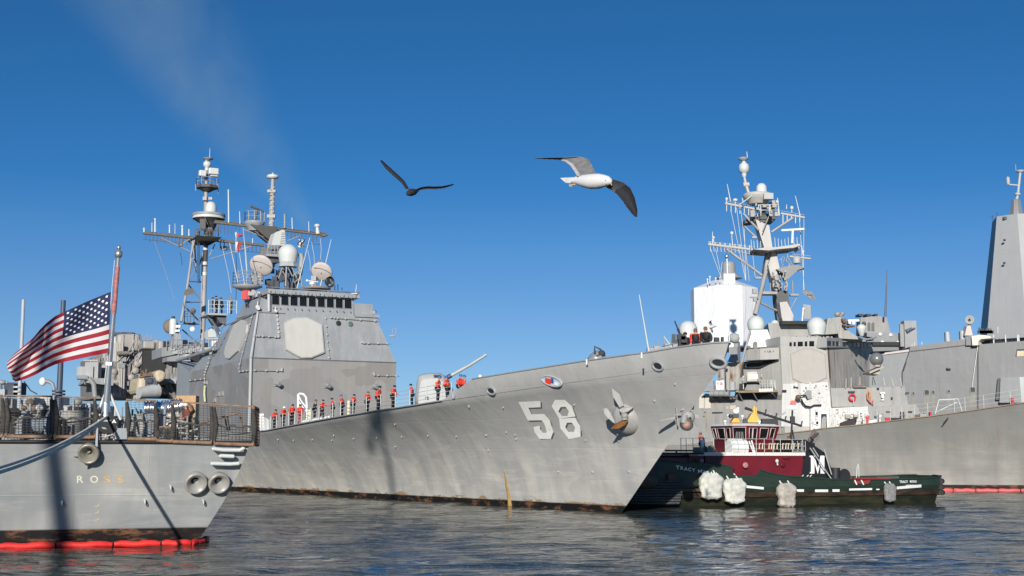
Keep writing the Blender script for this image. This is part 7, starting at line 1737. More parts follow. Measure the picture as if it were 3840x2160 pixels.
tu = lambda u: u * .915 if u < 0 else u
dk = MB(); dk.grid([[T.W(tu(u), -interp(HBD, u) + .1, 1.15 + max(0, (u - 4) * .1)), T.W(tu(u), interp(HBD, u) - .1, 1.15 + max(0, (u - 4) * .1))] for u in ul], smooth=False); tg.part('deck', dk, plain('deck_red', (.16, .035, .03), .7, var=.3))
m = MB()
m.path([T.W(tu(u), -interp(HBD, u), interp(ZT_, u)) for u in ul if u < 1.95], .06, 6); m.path([T.W(u, -interp(HBD, u), interp(ZT_, u)) for u in ul if u > 3.9], .06, 6); m.path([T.W(tu(u), interp(HBD, u), interp(ZT_, u)) for u in ul], .06, 6)
tg.part('bulwark_cap', m, plain('cap_green', (.024, .044, .03), .5))
for (x0, x1, y0, y1) in [(940, 1102, 683, 702), (1365, 1425, 716, 736), (1515, 1620, 718, 738), (1655, 1712, 716, 736), (1790, 1975, 710, 730), (2008, 2034, 712, 726), (2172, 2370, 694, 716)]:
    m = MB(); N = 8; dy = -16 if x0 == 2172 else (16 if x0 == 940 else (-4 if x0 == 1790 else 0)); rows = [[on_tug(*z7(lerp(x0, x1, i / N), y + dy * i / N + 2), .03) for i in range(N + 1)] for y in (y0, y1)]; m.grid(rows); tg.part('white_dash', m, WHITE, recalc=False)
def tl(x, y, t=0): return on_tug(*z7(x, y), .035)
TXT = plain('name_white', (.82, .84, .82), .6)
for ch, x0, x1, y0, y1 in [('T', 395, 425, 528, 556), ('R', 432, 456, 534, 562), ('A', 460, 488, 540, 567), ('C', 494, 518, 545, 573), ('Y', 524, 550, 551, 578), ('M', 573, 604, 560, 588), ('O', 610, 634, 567, 594), ('R', 640, 662, 572, 600), ('A', 668, 692, 577, 605), ('N', 698, 722, 582, 610)]:
    m = lettering(ch, tl, x0, y0, x1, y1); tg.part('name_letter', m, TXT, recalc=False)
m = lettering('TRACY', tl, 2195, 648, 2262, 668); tg.part('name_letter', m, TXT, recalc=False); m = lettering('MORAN', tl, 2278, 646, 2330, 666); tg.part('name_letter', m, TXT, recalc=False); m = lettering('NORFOLK', tl, 2245, 682, 2325, 698); tg.part('name_letter', m, TXT, recalc=False)
# worn bow pad and stacked tyre fender at the nose
def bow_pt(u, z, off=0.0): return T.W(u, -interp(HBD, u) - off, z)
m = MB(); rows = []
for z, o_ in ((1.3, .35), (1.7, .55), (2.3, .55), (2.75, .4), (3.2, .25)): rows.append([bow_pt(u, z + (.06 * math.sin(u * 7) if z > 2.7 else 0), o_) for u in (9.6, 9.9, 10.5, 11.2, 12, 12.8, 13.8, 14.6)])
m.grid(rows); tg.part('bow_pad', m, plain('worn_rubber', (.07, .068, .062), .85, var=.5, scale=2.5, bump=.6), solid=.2)
m = MB(); tyr = []
for j in range(9):
    z = .35 + j * .17
    if True: m.path([bow_pt(u, z, .30 + .05 * (j % 2)) for u in [8.0 + j * -.05 + .28 * k for k in range(22)] if u < 14.6], .085, 6)
tg.part('tyre_fender', m, plain('tyre_grey', (.055, .058, .062), .8, var=.5, scale=7))
m = MB(); m.path([bow_pt(u, 1.15, .2) for u in (4.5, 6, 7.5, 9)], .12, 7); m.box(on_tug(*z7(355, 625), .15), .5, .3, .42); tg.part('bow_fender_rail', m, plain('fender_rust', (.09, .06, .045), .8, var=.4))
# stern fender
m = MB()
for z in (.75, 1.15, 1.55): m.path([T.W(tu(u), -interp(HBD, u) - .08, z) for u in (-15.2, -15.8, -16.2, -16.4)] + [T.W(-15.2, v, z) for v in (-.6, 0, .6)] + [T.W(-15.0, 1.2, z)], .2, 8)
tg.part('stern_fender', m, plain('tyre_black', (.03, .028, .028), .85, var=.4, scale=4, bump=.5))
# deckhouse
MAROON = plain('maroon_paint', (.145, .008, .016), .4, var=.2, scale=1.2)
MAR_D = plain('maroon_dark', (.10, .008, .015), .4)
vH = -2.95
def TV(x, y, v=vH): return T.V(*z7(x, y), v)
h = MB(); uR0, uR1, uL_ = T.L(TV(1430, 440)).x, T.L(TV(1397, 640)).x, T.L(TV(478, 520)).x; zt = T.L(TV(1200, 434)).z
h.hexa([T.W(uR1, vH, 1.1), T.W(uL_ + .3, vH + .6, 1.1), T.W(uL_ + .3, -vH - .6, 1.1), T.W(uR1, -vH, 1.1), T.W(uR0, vH, zt), T.W(uL_ - .6, vH + .5, zt), T.W(uL_ - .6, -vH - .5, zt), T.W(uR0, -vH, zt)])
hs = tg.part('deckhouse', h, MAROON, bevel=.06)
m = MB(); m.hexa([T.W(uR0 - .05, vH - .06, zt - .12), T.W(uL_ - .4, vH + .3, zt - .12), T.W(uL_ - .4, -vH, zt - .12), T.W(uR0 - .05, -vH, zt - .12), T.W(uR0 - .05, vH - .06, zt + .10), T.W(uL_ - .4, vH + .3, zt + .10), T.W(uL_ - .4, -vH, zt + .10), T.W(uR0 - .05, -vH, zt + .10)]); tg.part('boat_deck_edge', m, plain('cream_white', (.72, .70, .64), .5), hs)
m = MB(); a = T.W(uL_ - .5, vH + .1, zt - .02); m.box(lerp(T.W(uL_ + 2.2, vH + .3, zt), T.W(uL_ - 1, vH + .3, zt), .5) + V3(0, 0, .02), 3.4, 1.6, .14, (T.b, T.s, Zv)); tg.part('fore_walkway', m, plain('walkway_black', (.03, .03, .032), .7), hs)
for (x, y, r) in [(957, 525, .16), (1260, 522, .15), (603, 490, .12)]:
    m = MB(); p = TV(x, y, vH - .02); m.lathe(p, -T.s, [(r * 1.2, -.05), (r * 1.2, .04), (r, .05), (.01, .05)], 16); tg.part('porthole', m, plain('porthole_pink', (.42, .2, .2), .3) if x < 1000 else MAR_D, hs)
m = MB(); p = TV(1210, 492, vH - .08); m.ball(p, .12, 1.2); m.tube(p, p + V3(.04, 0, -.28), .06); tg.part('wall_lamp', m, RADOME, hs)
m = MB(); m.box(TV(1285, 470, vH - .02), .5, .05, .1, (T.b, T.s, Zv)); tg.part('name_plate', m, MAR_D, hs)
m = MB(); m.box(TV(700, 560, vH + .35), 1.3, .08, 1.9, (T.b, T.s, Zv)); tg.part('door', m, MAR_D, hs)
# black funnel casing with the white letter
c = MB(); vC = -2.4
def TC(x, y, d=0.0): return T.V(*z7(x, y), vC - d)
c.prism([TC(1440, 318), TC(1335, 322), TC(1400, 640), TC(1690, 640), TC(1590, 420)], T.s * 4.4); cs = tg.part('funnel_casing', c, plain('casing_black', (.014, .014, .016), .5, var=.3))
m = MB()
for (pts) in [[(1476, 592), (1476, 580), (1485, 580), (1485, 462), (1474, 460), (1474, 448), (1512, 448), (1512, 592)], [(1512, 448), (1512, 500), (1538, 592), (1540, 592), (1540, 555)], [(1540, 555), (1540, 592), (1562, 500), (1562, 448)], [(1562, 448), (1600, 448), (1600, 460), (1592, 462), (1592, 580), (1600, 580), (1600, 592), (1562, 592)]]: m.prism([TC(*p, .05) for p in pts], T.s * .03)
tg.part('painted_letter', m, plain('letter_white', (.88, .88, .86), .5, var=.03), cs)
m = MB()
for (x0, y0, x1, y1) in [(1475, 385, 1655, 645), (1500, 385, 1545, 455), (1590, 395, 1650, 600)]: m.tube(TC(x0, y0, .5), TC(x1, y1, .5), .045, .045, 6)
tg.part('stay_pole', m, GREY_L, cs)
m = MB(); m.path([T.V(*z7(1485, 310), -1.5), T.V(*z7(1540, 270), -1.5)], [.12, .10], 10); tg.part('exhaust_stack', m, plain('stack_maroon', (.09, .05, .045), .7), cs)
m = MB(); rail(m, [TC(x, 330, .1) for x in (1340, 1375, 1405, 1438)], -.7, 2, .03, .03); tg.part('casing_rail', m, GREY_L, cs)
# wheelhouse, eight sided and leaning out at the top
def wq(x, y, Y): return P(*z7(x, y), Y)
YA_, YB_, YC_, YD_ = 93.2, 90.6, 90.2, 91.3
tp_ = [wq(675, 212, YA_), wq(846, 208, YB_), wq(972, 208, YC_), wq(1230, 214, YD_)]; bt_ = [wq(706, 322, YA_ + .3), wq(852, 324, YB_ + .25), wq(972, 322, YC_ + .25), wq(1200, 316, YD_ + .25)]
back = T.s * 3.0
top8 = tp_ + [tp_[3] + back * .8 - T.b * .4, tp_[0] + T.s * 1.0 - T.b * 1.6]; bot8 = bt_ + [bt_[3] + back * .8 - T.b * .2, bt_[0] + T.s * .9 - T.b * 1.3]
w = MB(); w.grid([bot8, top8], smooth=False, closed=True); w.add(bot8, [tuple(range(6))]); whs = tg.part('wheelhouse', w, MAROON)
def lowered(p, i): q = [wq(712, 420, YA_ + .5), wq(856, 425, YB_ + .4), wq(975, 425, YC_ + .4), wq(1195, 420, YD_ + .3)]; return q[i]
lo = [lowered(None, i) for i in range(4)]; lo += [lo[3] + back * .8, lo[0] + T.s * .9 - T.b * 1.3]
w = MB(); b2 = [p + V3(0, .12, 0) for p in bt_] + bot8[4:]; w.grid([lo, b2], smooth=False, closed=True); tg.part('lower_wheelhouse', w, MAROON, whs)
ov = MB(); cxy = sum(top8, Vector()) / 6
rf = [cxy + (p - cxy) * 1.05 + V3(0, 0, 0) for p in top8]; rf2 = [cxy + (p - cxy) * .86 + V3(0, 0, .16) for p in top8]
ov.grid([rf, rf2], smooth=False, closed=True); ov.add(rf2, [tuple(range(6))]); ov.add(rf, [tuple(range(6))]); tg.part('wheelhouse_roof', ov, plain('roof_white', (.74, .72, .68), .5), whs)
def facept(i, fx, fy, off=0.0):
    a = lerp(bt_[i], tp_[i], fy); b_ = lerp(bt_[i + 1], tp_[i + 1], fy); p = lerp(a, b_, fx)
    n = (bt_[i + 1] - bt_[i]).cross(tp_[i] - bt_[i]).normalized()
    if n.y > 0: n = -n
    return p + n * off
def wwin(i, x0, x1, y0=.10, y1=.86, frame=WHITE):
    m = MB(); m.add([facept(i, x0, y0, .03), facept(i, x1, y0, .03), facept(i, x1, y1, .03), facept(i, x0, y1, .03)], [(0, 1, 2, 3)]); o = tg.part('window_pane', m, GLASS, whs)
    m = MB(); m.path([facept(i, *q, .04) for q in ((x0, y0), (x1, y0), (x1, y1), (x0, y1))], .028, 6, 0, True); tg.part('window_frame', m, plain('frame_pink_white', (.62, .50, .50), .5), o)
wwin(0, .08, .22); wwin(0, .32, .66); wwin(0, .74, .93)
wwin(1, .08, .90, .02, .92)
wwin(2, .05, .15); wwin(2, .17, .30); wwin(2, .40, .66); wwin(2, .74, .88)
m = MB(); q = facept(1, .4, .4, .06); 
for i in range(5): m.tube(facept(1, .25 + i * .12, .1, .05), facept(1, .3 + i * .1, .6, .05), .02, n=4)
tg.part('console_glimpse', m, GREY_L, whs)
# yellow tripods, balls, radars on the roof
YEL = plain('mast_yellow', srgb(226, 170, 70), .5, var=.1)
Yr = 91.5
m = MB(); m.prism([wq(840, 183, Yr), wq(918, 183, Yr), wq(892, 130, Yr), wq(872, 130, Yr)], V3(0, .8, 0)); tp1 = tg.part('roof_mast', m, YEL, bevel=.05)
m = MB(); m.box(wq(878, 128, Yr), .4, .3, .22); m.tube(wq(815, 125, Yr), wq(865, 125, Yr), .04); m.lathe(wq(838, 130, Yr - .2), V3(-.6, -.8, 0), [(.12, -.1), (.14, .1), (.02, .12)], 14); tg.part('searchlight', m, plain('lamp_dark', (.04, .04, .04), .4), tp1)
for (x, y, r) in [(880, 92, .26), (895, 68, .12), (932, 130, .12), (792, 172, .12), (818, 123, .11), (1068, 175, .12)]:
    m = MB(); m.ball(wq(x, y, Yr), r, .8, 14); m.tube(wq(x, y, Yr), wq(x, y + 26, Yr), .04); tg.part('dome_antenna', m, WHITE, tp1)
m = MB(); m.prism([wq(965, 180, Yr), wq(1078, 180, Yr), wq(1045, 108, Yr), wq(1010, 105, Yr)], V3(0, .9, 0)); m.tube(wq(1028, 110, Yr + .3), wq(1028, 50, Yr + .3), .14, .08); m.tube(wq(1010, 75, Yr + .3), wq(1046, 80, Yr + .3), .05); m.tube(wq(1045, 60, Yr + .3), wq(1045, 110, Yr + .3), .05); tp2 = tg.part('roof_mast', m, YEL, bevel=.05)
m = MB(); m.tube(wq(965, 150, Yr - .3), wq(945, 175, Yr - .3), .1); m.box(wq(955, 168, Yr - .3), .3, .3, .3); tg.part('floodlight', m, plain('lamp_dark', (.04, .04, .04), .4), tp2)
m = MB(); m.box(wq(1150, 178, Yr + 1), 1.1, .5, .45); tg.part('roof_locker', m, BLACK)
# slanting mast boom with its hooks
Ym = 94.5
m = MB(); m.tube(wq(952, 64, Ym), wq(1410, 210, Ym), .10, .08, 7)
for (x, y) in [(1110, 105), (1195, 135), (1270, 160), (1330, 175), (1400, 200)]: m.path([wq(x, y + 8, Ym), wq(x + 8, y - 8, Ym), wq(x + 14, y - 30, Ym), wq(x + 6, y - 22, Ym)], .05, 5)
bm = tg.part('signal_yard', m, BLACK)
m = MB(); m.tube(wq(1335, 82, Ym), wq(1325, 330, Ym), .07); m.tube(wq(1335, 240, Ym), wq(1300, 330, Ym), .05); m.tube(wq(1335, 240, Ym), wq(1350, 330, Ym), .05); m.box(wq(1335, 160, Ym), .3, .3, .5); tg.part('signal_mast', m, BLACK, bm)
m = MB(); m.tube(wq(1080, 120, Ym), wq(1160, 105, Ym), .04); m.tube(wq(1195, 155, Ym), wq(1280, 98, Ym), .05); m.tube(wq(1115, 150, Ym), wq(1165, 110, Ym), .05); tg.part('whip_aerial', m, GREY_L, bm)
# boat deck fittings
m = MB(); m.tube(TV(828, 382, -2.3), TV(945, 384, -2.3), .62, .62, 14); m.tube(TV(822, 382, -2.3), TV(828, 382, -2.3), .45, .58, 14); rc = tg.part('life_raft_canister', m, WHITE)
m = MB()
for x in (860, 915): m.ring(TV(x, 383, -2.3), TV(945, 384, -2.3) - TV(828, 382, -2.3), .635, .02, 18, 5)
tg.part('canister_strap', m, GREY_L, rc)
m = MB(); rail(m, [TV(x, 432 + (x - 800) * .01, -2.98) for x in (795, 1045, 1110, 1180, 1240, 1335, 1420)], 1.0, 3, .022, .011); rail(m, [TV(x, 430, -2.5) for x in (438, 480, 535, 600, 700)], 1.0, 2, .025, .012); tg.part('guard_rail', m, RADOME)
m = MB()
for x in (1067, 1092, 1145, 1165, 1185, 1210, 1255, 1280, 1300, 1325, 1345, 1380): m.tube(TV(x, 395, -2.7), TV(x + 3, 350, -2.7), .045, n=5); m.tube(TV(x, 352, -2.7), TV(x + 14, 350, -2.7), .03, n=4)
tg.part('hose_bracket', m, plain('bracket_cream', srgb(214, 200, 170), .6))
m = MB(); m.tube(TV(985, 330, -2.8), TV(1020, 420, -2.8), .06); m.tube(TV(1005, 325, -2.8), TV(1032, 420, -2.8), .06); m.box(TV(975, 395, -2.2), .5, .4, .9); tg.part('boat_deck_ladder', m, WHITE)
m = MB(); m.box(TV(1240, 400, -1.4), 4.6, 1.5, .9, (T.b, T.s, Zv)); tg.part('engine_casing', m, plain('casing_black', (.014, .014, .016), .5, var=.3))
m = MB(); p = TV(605, 350, -1.8); m.tube(TV(608, 425, -1.8), TV(606, 340, -1.8), .11); m.ball(TV(600, 330, -1.8), .16); m.ball(TV(618, 340, -1.8), .14); tg.part('fire_monitor', m, WHITE)
m = MB(); m.lathe(TV(650, 405, -1.6), T.s, [(.35, -.5), (.2, -.45), (.2, .45), (.35, .5)], 14); m.box(TV(580, 410, -1.6), .7, .5, .5); m.tube(TV(400, 425, -2.0), TV(400, 405, -2), .06); m.box(TV(470, 408, -2.2), 2.6, .8, .12, (T.b, T.s, Zv)); tg.part('fore_winch', m, plain('winch_olive', (.16, .16, .13), .6, var=.4))
# after deck gear
m = MB(); m.lathe(T.V(*z7(1720, 610), -2), T.s, [(.5, -.5), (.25, -.45), (.25, .45), (.5, .5)], 16); m.tube(T.V(*z7(1680, 640), -2.6), T.V(*z7(1680, 545), -2.6), .33); tg.part('towing_winch', m, BLACK)
m = MB(); m.path([T.V(*z7(1850, 625), -2.5), T.V(*z7(1855, 540), -2.5), T.V(*z7(1862, 510), -2.5), T.V(*z7(1868, 540), -2.5), T.V(*z7(1870, 620), -2.5)], .035, 6); tg.part('tow_hoop', m, RADOME)
m = MB(); m.prism([T.V(*z7(1735, 650), 0), T.V(*z7(1760, 622), 0), T.V(*z7(1960, 625), 0), T.V(*z7(2380, 640), 0), T.V(*z7(1960, 660), 0)], T.s * 2); tg.part('after_bulwark', m, plain('inner_red', (.30, .03, .03), .6))
m = MB(); m.prism([on_tug(*z7(1820, 652), .03), on_tug(*z7(1960, 645), .03), on_tug(*z7(1940, 676), .03), on_tug(*z7(1825, 672), .03)], -T.s * .04); frp = tg.part('freeing_port', m, plain('inner_red', (.30, .03, .03), .6))
for (x0, x1) in [(1830, 1845), (1883, 1900)]:
    m = MB(); m.tube(on_tug(*z7(x0, 645), .08), on_tug(*z7(x1, 682), .10), .05); tg.part('white_strap', m, WHITE, frp)
for (x, y) in [(838, 575), (758, 568)]:
    m = MB(); w_ = .22 if x == 838 else .05; m.tube(T.V(*z7(x, 605), -3.7), T.V(*z7(x, y - 20), -3.7), w_); m.tube(T.V(*z7(x, y - 22), -3.7), T.V(*z7(x, y - 12), -3.7), w_ * 1.25); tg.part('bollard', m, BLACK)
for x in (1410, 1450, 1475):
    m = MB(); m.path([T.V(*z7(x, 640), -3.4), T.V(*z7(x + 4, 612), -3.4), T.V(*z7(x + 14, 605), -3.4)], .04, 5); tg.part('cleat_hook', m, RADOME)
# shaggy white rope fenders over the side
FEND = plain('rope_fender_white', (.56, .56, .50), .95, var=.32, scale=3.2, bump=.9)
FEND2 = plain('rope_fender_soiled', (.40, .37, .32), .95, var=.5, scale=2.0, bump=.9)
def fender(x0, x1, y0, y1, mat, lab, dep=.55, ragged=.10, lines=True):
    c = on_tug(*z7((x0 + x1) / 2, (y0 + y1) / 2), .0); w = (on_tug(*z7(x1, (y0 + y1) / 2), 0) - on_tug(*z7(x0, (y0 + y1) / 2), 0)).length
    top = on_tug(*z7((x0 + x1) / 2, y0), .1); Yc = top.y - .25; zt = P(*z7((x0 + x1) / 2, y0), Yc).z; zb = P(*z7((x0 + x1) / 2, y1), Yc).z
    rows = []; NA, NZ = 36, 16; rs_ = random.Random(int(x0)); cc = V3(P(*z7((x0 + x1) / 2, y0), Yc).x, Yc, 0); hw = (x1 - x0) / 2 / 2.147 * Yc / FPX / abs(T.b.x)
    for j in range(NZ + 1):
        t = j / NZ; z = lerp(zt, zb, t); f = (1 - .32 * max(0, 1 - t * 4) ** 2) * (1 - .45 * max(0, (t - .9) * 10) ** 2) * (1 + .08 * math.sin(t * 6))
        row = []
        for i in range(NA):
            a = 2 * math.pi * i / NA; q = abs(math.cos(a)) ** .6 * math.copysign(1, math.cos(a)); r_ = abs(math.sin(a)) ** .8 * math.copysign(1, math.sin(a))
            p = cc + T.b * (q * hw * f) + T.s * (r_ * dep * .6 * f); p.z = z
            nz = noise.noise(p * 3.1) * ragged + noise.noise(p * 9) * ragged * .5
            p += (T.b * q + T.s * r_).normalized() * nz
            if j in (0, NZ): p.z += noise.noise(p * 6) * .14
            row.append(p)
        rows.append(row)
    m = MB(); m.grid(rows, closed=True); m.add(rows[0], [tuple(range(NA))]); m.add(rows[-1], [tuple(range(NA))])
    o = Thing('rope_fender', V3(cc.x, cc.y, zb), lab, 'fender', 'shaggy fenders hung over the tug side'); o.part('fender_body', m, mat)
    if lines:
        for dx in (-.45, .45):
            m = MB(); a = cc + T.b * (hw * dx * -1); a.z = zt - .1; m.path([a, a + T.s * .3 + V3(0, 0, .25), a + T.s * .6 + V3(0, 0, .42)], .05, 6); o.part('lashing', m, WHITE)
fender(585, 770, 590, 795, FEND, 'big white shaggy fender nearest the tug bow, under its name')
fender(775, 952, 635, 828, FEND, 'big white shaggy fender touching the one nearest the tug bow')
fender(1207, 1362, 672, 858, FEND2, 'white shaggy fender with grey brown stains amidships on the tug')
fender(2068, 2166, 678, 815, plain('rope_fender_grey', (.22, .22, .215), .9, var=.4, scale=5, bump=.8), 'small square grey fender near the tug stern', .35, .04)
# ------------------------------------------------------------ people
def skin_mesh(name, V, E, Rr, sub=1, extra=None, mats=None, mi=None):
    """one continuous body surface grown round a skeleton"""
    me = bpy.data.meshes.new(name); me.from_pydata([Vector(v) for v in V], E, []); me.update()
    ob = bpy.data.objects.new(name, me); COL.objects.link(ob)
    sk = ob.modifiers.new('skin', 'SKIN'); sk.use_smooth_shade = True; sk.branch_smoothing = .6
    if not me.skin_vertices: 
        bpy.context.view_layer.objects.active = ob
    layer = me.skin_vertices[0].data if me.skin_vertices else None
    for i, r in enumerate(Rr): layer[i].radius = (r if isinstance(r, tuple) else (r, r)); layer[i].use_root = (i == 0)
    ss = ob.modifiers.new('sub', 'SUBSURF'); ss.levels = sub; ss.render_levels = sub
    bpy.context.view_layer.update()
    out = bpy.data.meshes.new_from_object(ob.evaluated_get(bpy.context.evaluated_depsgraph_get()))
    bpy.data.objects.remove(ob); bpy.data.meshes.remove(me)
    out.name = name
    for p in out.polygons: p.use_smooth = True
    return out
def joints(pose):
    lean = .06; J = dict(pel=(0, 0, .96), sp=(.02, 0, 1.14), ch=(lean, 0, 1.36), nk=(lean + .02, 0, 1.50), hb=(lean + .045, 0, 1.58), ht=(lean + .05, 0, 1.68))
    for sd, q in ((1, 'l'), (-1, 'r')):
        J['sh' + q] = (lean, .19 * sd, 1.42)
        if pose == 'reach' and sd == 1: J['el' + q] = (.25, .24, 1.22); J['wr' + q] = (.50, .16, 1.20)
        elif pose == 'rail': J['el' + q] = (.06, .27 * sd, 1.16); J['wr' + q] = (.28, .2 * sd, 1.06)
        elif pose == 'back': J['el' + q] = (-.10, .27 * sd, 1.17); J['wr' + q] = (-.16, .06 * sd, 1.0)
        else: J['el' + q] = (-.02, .26 * sd, 1.15); J['wr' + q] = (.07, .25 * sd, .92)
        J['hp' + q] = (0, .095 * sd, .92); st = .07 * sd if pose in ('reach', 'stride') else 0
        J['kn' + q] = (.03 + st, .11 * sd, .50); J['an' + q] = (-.01 + st * 1.6, .12 * sd, .09); J['to' + q] = (.15 + st * 1.6, .14 * sd, .04)
    return J
def graph(J, parts, R_):
    V, E, Rr, ix = [], [], [], {}
    def v(k):
        if k not in ix: ix[k] = len(V); V.append(J[k]); Rr.append(R_[k])
        return ix[k]
    for a, b in parts:
        i = v(a); E.append((i, v(b)))
    return V, E, Rr
BODY_E = [('pel', 'sp'), ('sp', 'ch'), ('ch', 'nk'), ('nk', 'hb'), ('hb', 'ht')] + [(a + q, b + q) for q in 'lr' for a, b in (('sh', 'el'), ('el', 'wr'), ('hp', 'kn'), ('kn', 'an'), ('an', 'to'))] + [('ch', 'shl'), ('ch', 'shr'), ('pel', 'hpl'), ('pel', 'hpr')]
BR = dict(pel=(.15, .115), sp=(.145, .105), ch=(.17, .115), nk=.062, hb=.085, ht=.088)
for q in 'lr': BR.update({'sh' + q: .075, 'el' + q: .052, 'wr' + q: .036, 'hp' + q: .095, 'kn' + q: .068, 'an' + q: .046, 'to' + q: .036})
def face_and_hands(me, J):
    """adds nose, ears and five bent fingers with a thumb per hand to the body mesh itself"""
    mb = MB(); hb = Vector(J['hb'])
    mb.tube(hb + V3(.075, 0, .035), hb + V3(.108, 0, .02), .014, .018, 6)
    for sd in (1, -1): mb.tube(hb + V3(0, .08 * sd, .03), hb + V3(-.01, .098 * sd, .035), .024, .02, 6); mb.ball(hb + V3(.078, .034 * sd, .055), .012, 1, 6)
    mb.tube(hb + V3(.082, .025, -.02), hb + V3(.082, -.025, -.02), .009, .009, 5)
    for q, sd in (('l', 1), ('r', -1)):
        w = Vector(J['wr' + q]); d = (w - Vector(J['el' + q])).normalized(); sdv = V3(0, sd, 0); nrm = d.cross(sdv).normalized(); sdv = nrm.cross(d).normalized()
        p = w + d * .085; mb.path([w - d * .01, w + d * .04, p], [.034, .042, .036], 8)
        for k, ln in enumerate((.07, .085, .078, .058)):
            r = p + sdv * (.03 - .02 * k); m1 = r + d * ln * .5 - nrm * .008; mb.path([r - d * .01, m1, m1 + (d - nrm * .6).normalized() * ln * .5], [.0095, .009, .007], 5)
        r = w + d * .035 + sdv * .035; mb.path([r, r + (d * .6 + sdv).normalized() * .035, r + (d * 1.2 + sdv * .6).normalized() * .065], [.012, .011, .008], 5)
    bm = bmesh.new(); bm.from_mesh(me); n0 = len(bm.verts)
    vs = [bm.verts.new(v) for v in mb.v]
    for f in mb.f:
        try: bm.faces.new([vs[i] for i in f])
        except ValueError: pass
    bm.to_mesh(me); bm.free(); return n0
PCACHE = {}
def figure(pose):
    if pose in PCACHE: return PCACHE[pose]
    J = joints(pose)
    body = skin_mesh('body', *graph(J, BODY_E, BR)); face_and_hands(body, J)
    ce = [('pel', 'sp'), ('sp', 'ch'), ('ch', 'nk')] + [(a + q, b + q) for q in 'lr' for a, b in (('sh', 'el'), ('el', 'wr'))] + [('ch', 'shl'), ('ch', 'shr')]
    J2 = dict(J); J2['pel'] = (0, 0, .98); J2['nk'] = (J['nk'][0], 0, 1.47)
    for q in 'lr': J2['wr' + q] = tuple(lerp(Vector(J['el' + q]), Vector(J['wr' + q]), .9))
    CR = dict(pel=(.215, .18), sp=(.22, .19), ch=(.245, .20), nk=.12)
    for q in 'lr': CR.update({'sh' + q: .12, 'el' + q: .10, 'wr' + q: .082})
    coat = skin_mesh('float_coat', *graph(J2, ce, CR))
    te = [('pel', 'hpl'), ('pel', 'hpr')] + [(a + q, b + q) for q in 'lr' for a, b in (('hp', 'kn'), ('kn', 'an'))]
    TR = dict(pel=(.18, .15)); 
    for q in 'lr': TR.update({'hp' + q: .125, 'kn' + q: .10, 'an' + q: .085})
    trou = skin_mesh('trousers', *graph(J, te, TR))
    PCACHE[pose] = (J, body, coat, trou); return PCACHE[pose]
def hat_mesh(J, kind):
    h = Vector(J['ht']); m = MB()
    if kind == 'helmet': m.lathe(h + V3(0, 0, -.045), Zv, [(.122, -.02), (.125, .0), (.118, .06), (.085, .11), (.01, .13)], 14); m.box(h + V3(.10, 0, -.055), .10, .15, .015)
    elif kind == 'hair': m.lathe(h + V3(-.015, 0, -.08), Zv, [(.10, -.04), (.112, .02), (.10, .09), (.06, .135), (.01, .145)], 14)
    else: m.lathe(h + V3(-.005, 0, -.05), Zv, [(.105, -.03), (.112, .01), (.106, .07), (.07, .10), (.01, .105)], 14); m.box(h + V3(.115, 0, -.055), .09, .14, .014)
    return m
HATM = {'dark': plain('cap_navy', (.012, .014, .02), .8), 'white': WHITE, 'blue': plain('helmet_blue', (.02, .13, .38), .4), 'brown': plain('cap_brown', (.16, .09, .045), .8), 'red': plain('helmet_red', (.5, .03, .02), .4), 'khaki': plain('cap_khaki', (.28, .24, .16), .8)}
CLOTH = {'red': RED, 'navy': NAVY, 'black': plain('coat_black', (.012, .013, .013), .7, var=.3, scale=8), 'khaki': plain('khaki_cloth', (.26, .22, .15), .85, var=.3, scale=9), 'maroon': plain('brown_red_coat', (.22, .06, .045), .8, var=.3, scale=8), 'pinkred': plain('faded_red_trousers', (.36, .06, .07), .8, var=.25, scale=8)}
def person(foot, face, label, pose='down', coat='red', hat='dark', hkind='cap', trousers='navy', h=1.74, group=None, vest=None):
    """face: heading in degrees, 0 = towards +x"""
    J, body, cm, tm = figure(pose)
    t = Thing('person', foot, label, 'person', group); t.e.rotation_euler = (0, 0, math.radians(face)); s = h / 1.78; t.e.scale = (s, s, s)
    def ch(name, me, mat):
        me = me.copy(); me.materials.clear(); me.materials.append(mat); o = bpy.data.objects.new(name, me); COL.objects.link(o); o.parent = t.e; return o
    ch('body', body, SKIN); ch('trousers', tm, CLOTH[trousers]); ch('jacket', cm, CLOTH[coat])
    hm = hat_mesh(J, hkind); o = build('helmet' if hkind == 'helmet' else ('hair' if hkind == 'hair' else 'cap'), hm, HATM[hat], t.e)
    m = MB()
    for q in 'lr': a = Vector(J['an' + q]); m.path([a + V3(-.06, 0, -.05), a + V3(.02, 0, -.045), Vector(J['to' + q]) + V3(.03, 0, 0)], [.05, .062, .045], 8)
    for q in 'lr': pass
    build('boots', m, BLACK, t.e)
    if vest:
        m = MB(); c = Vector(J['ch']); m.path([c + V3(0, 0, .06), c + V3(-.01, 0, -.08), c + V3(-.03, 0, -.3)], [.2, .222, .2], 12); build('vest', m, CLOTH[vest], t.e)
    return t
def zq6(x, y): return (1000 + x / 3.22, 1300 + y / 3.22)
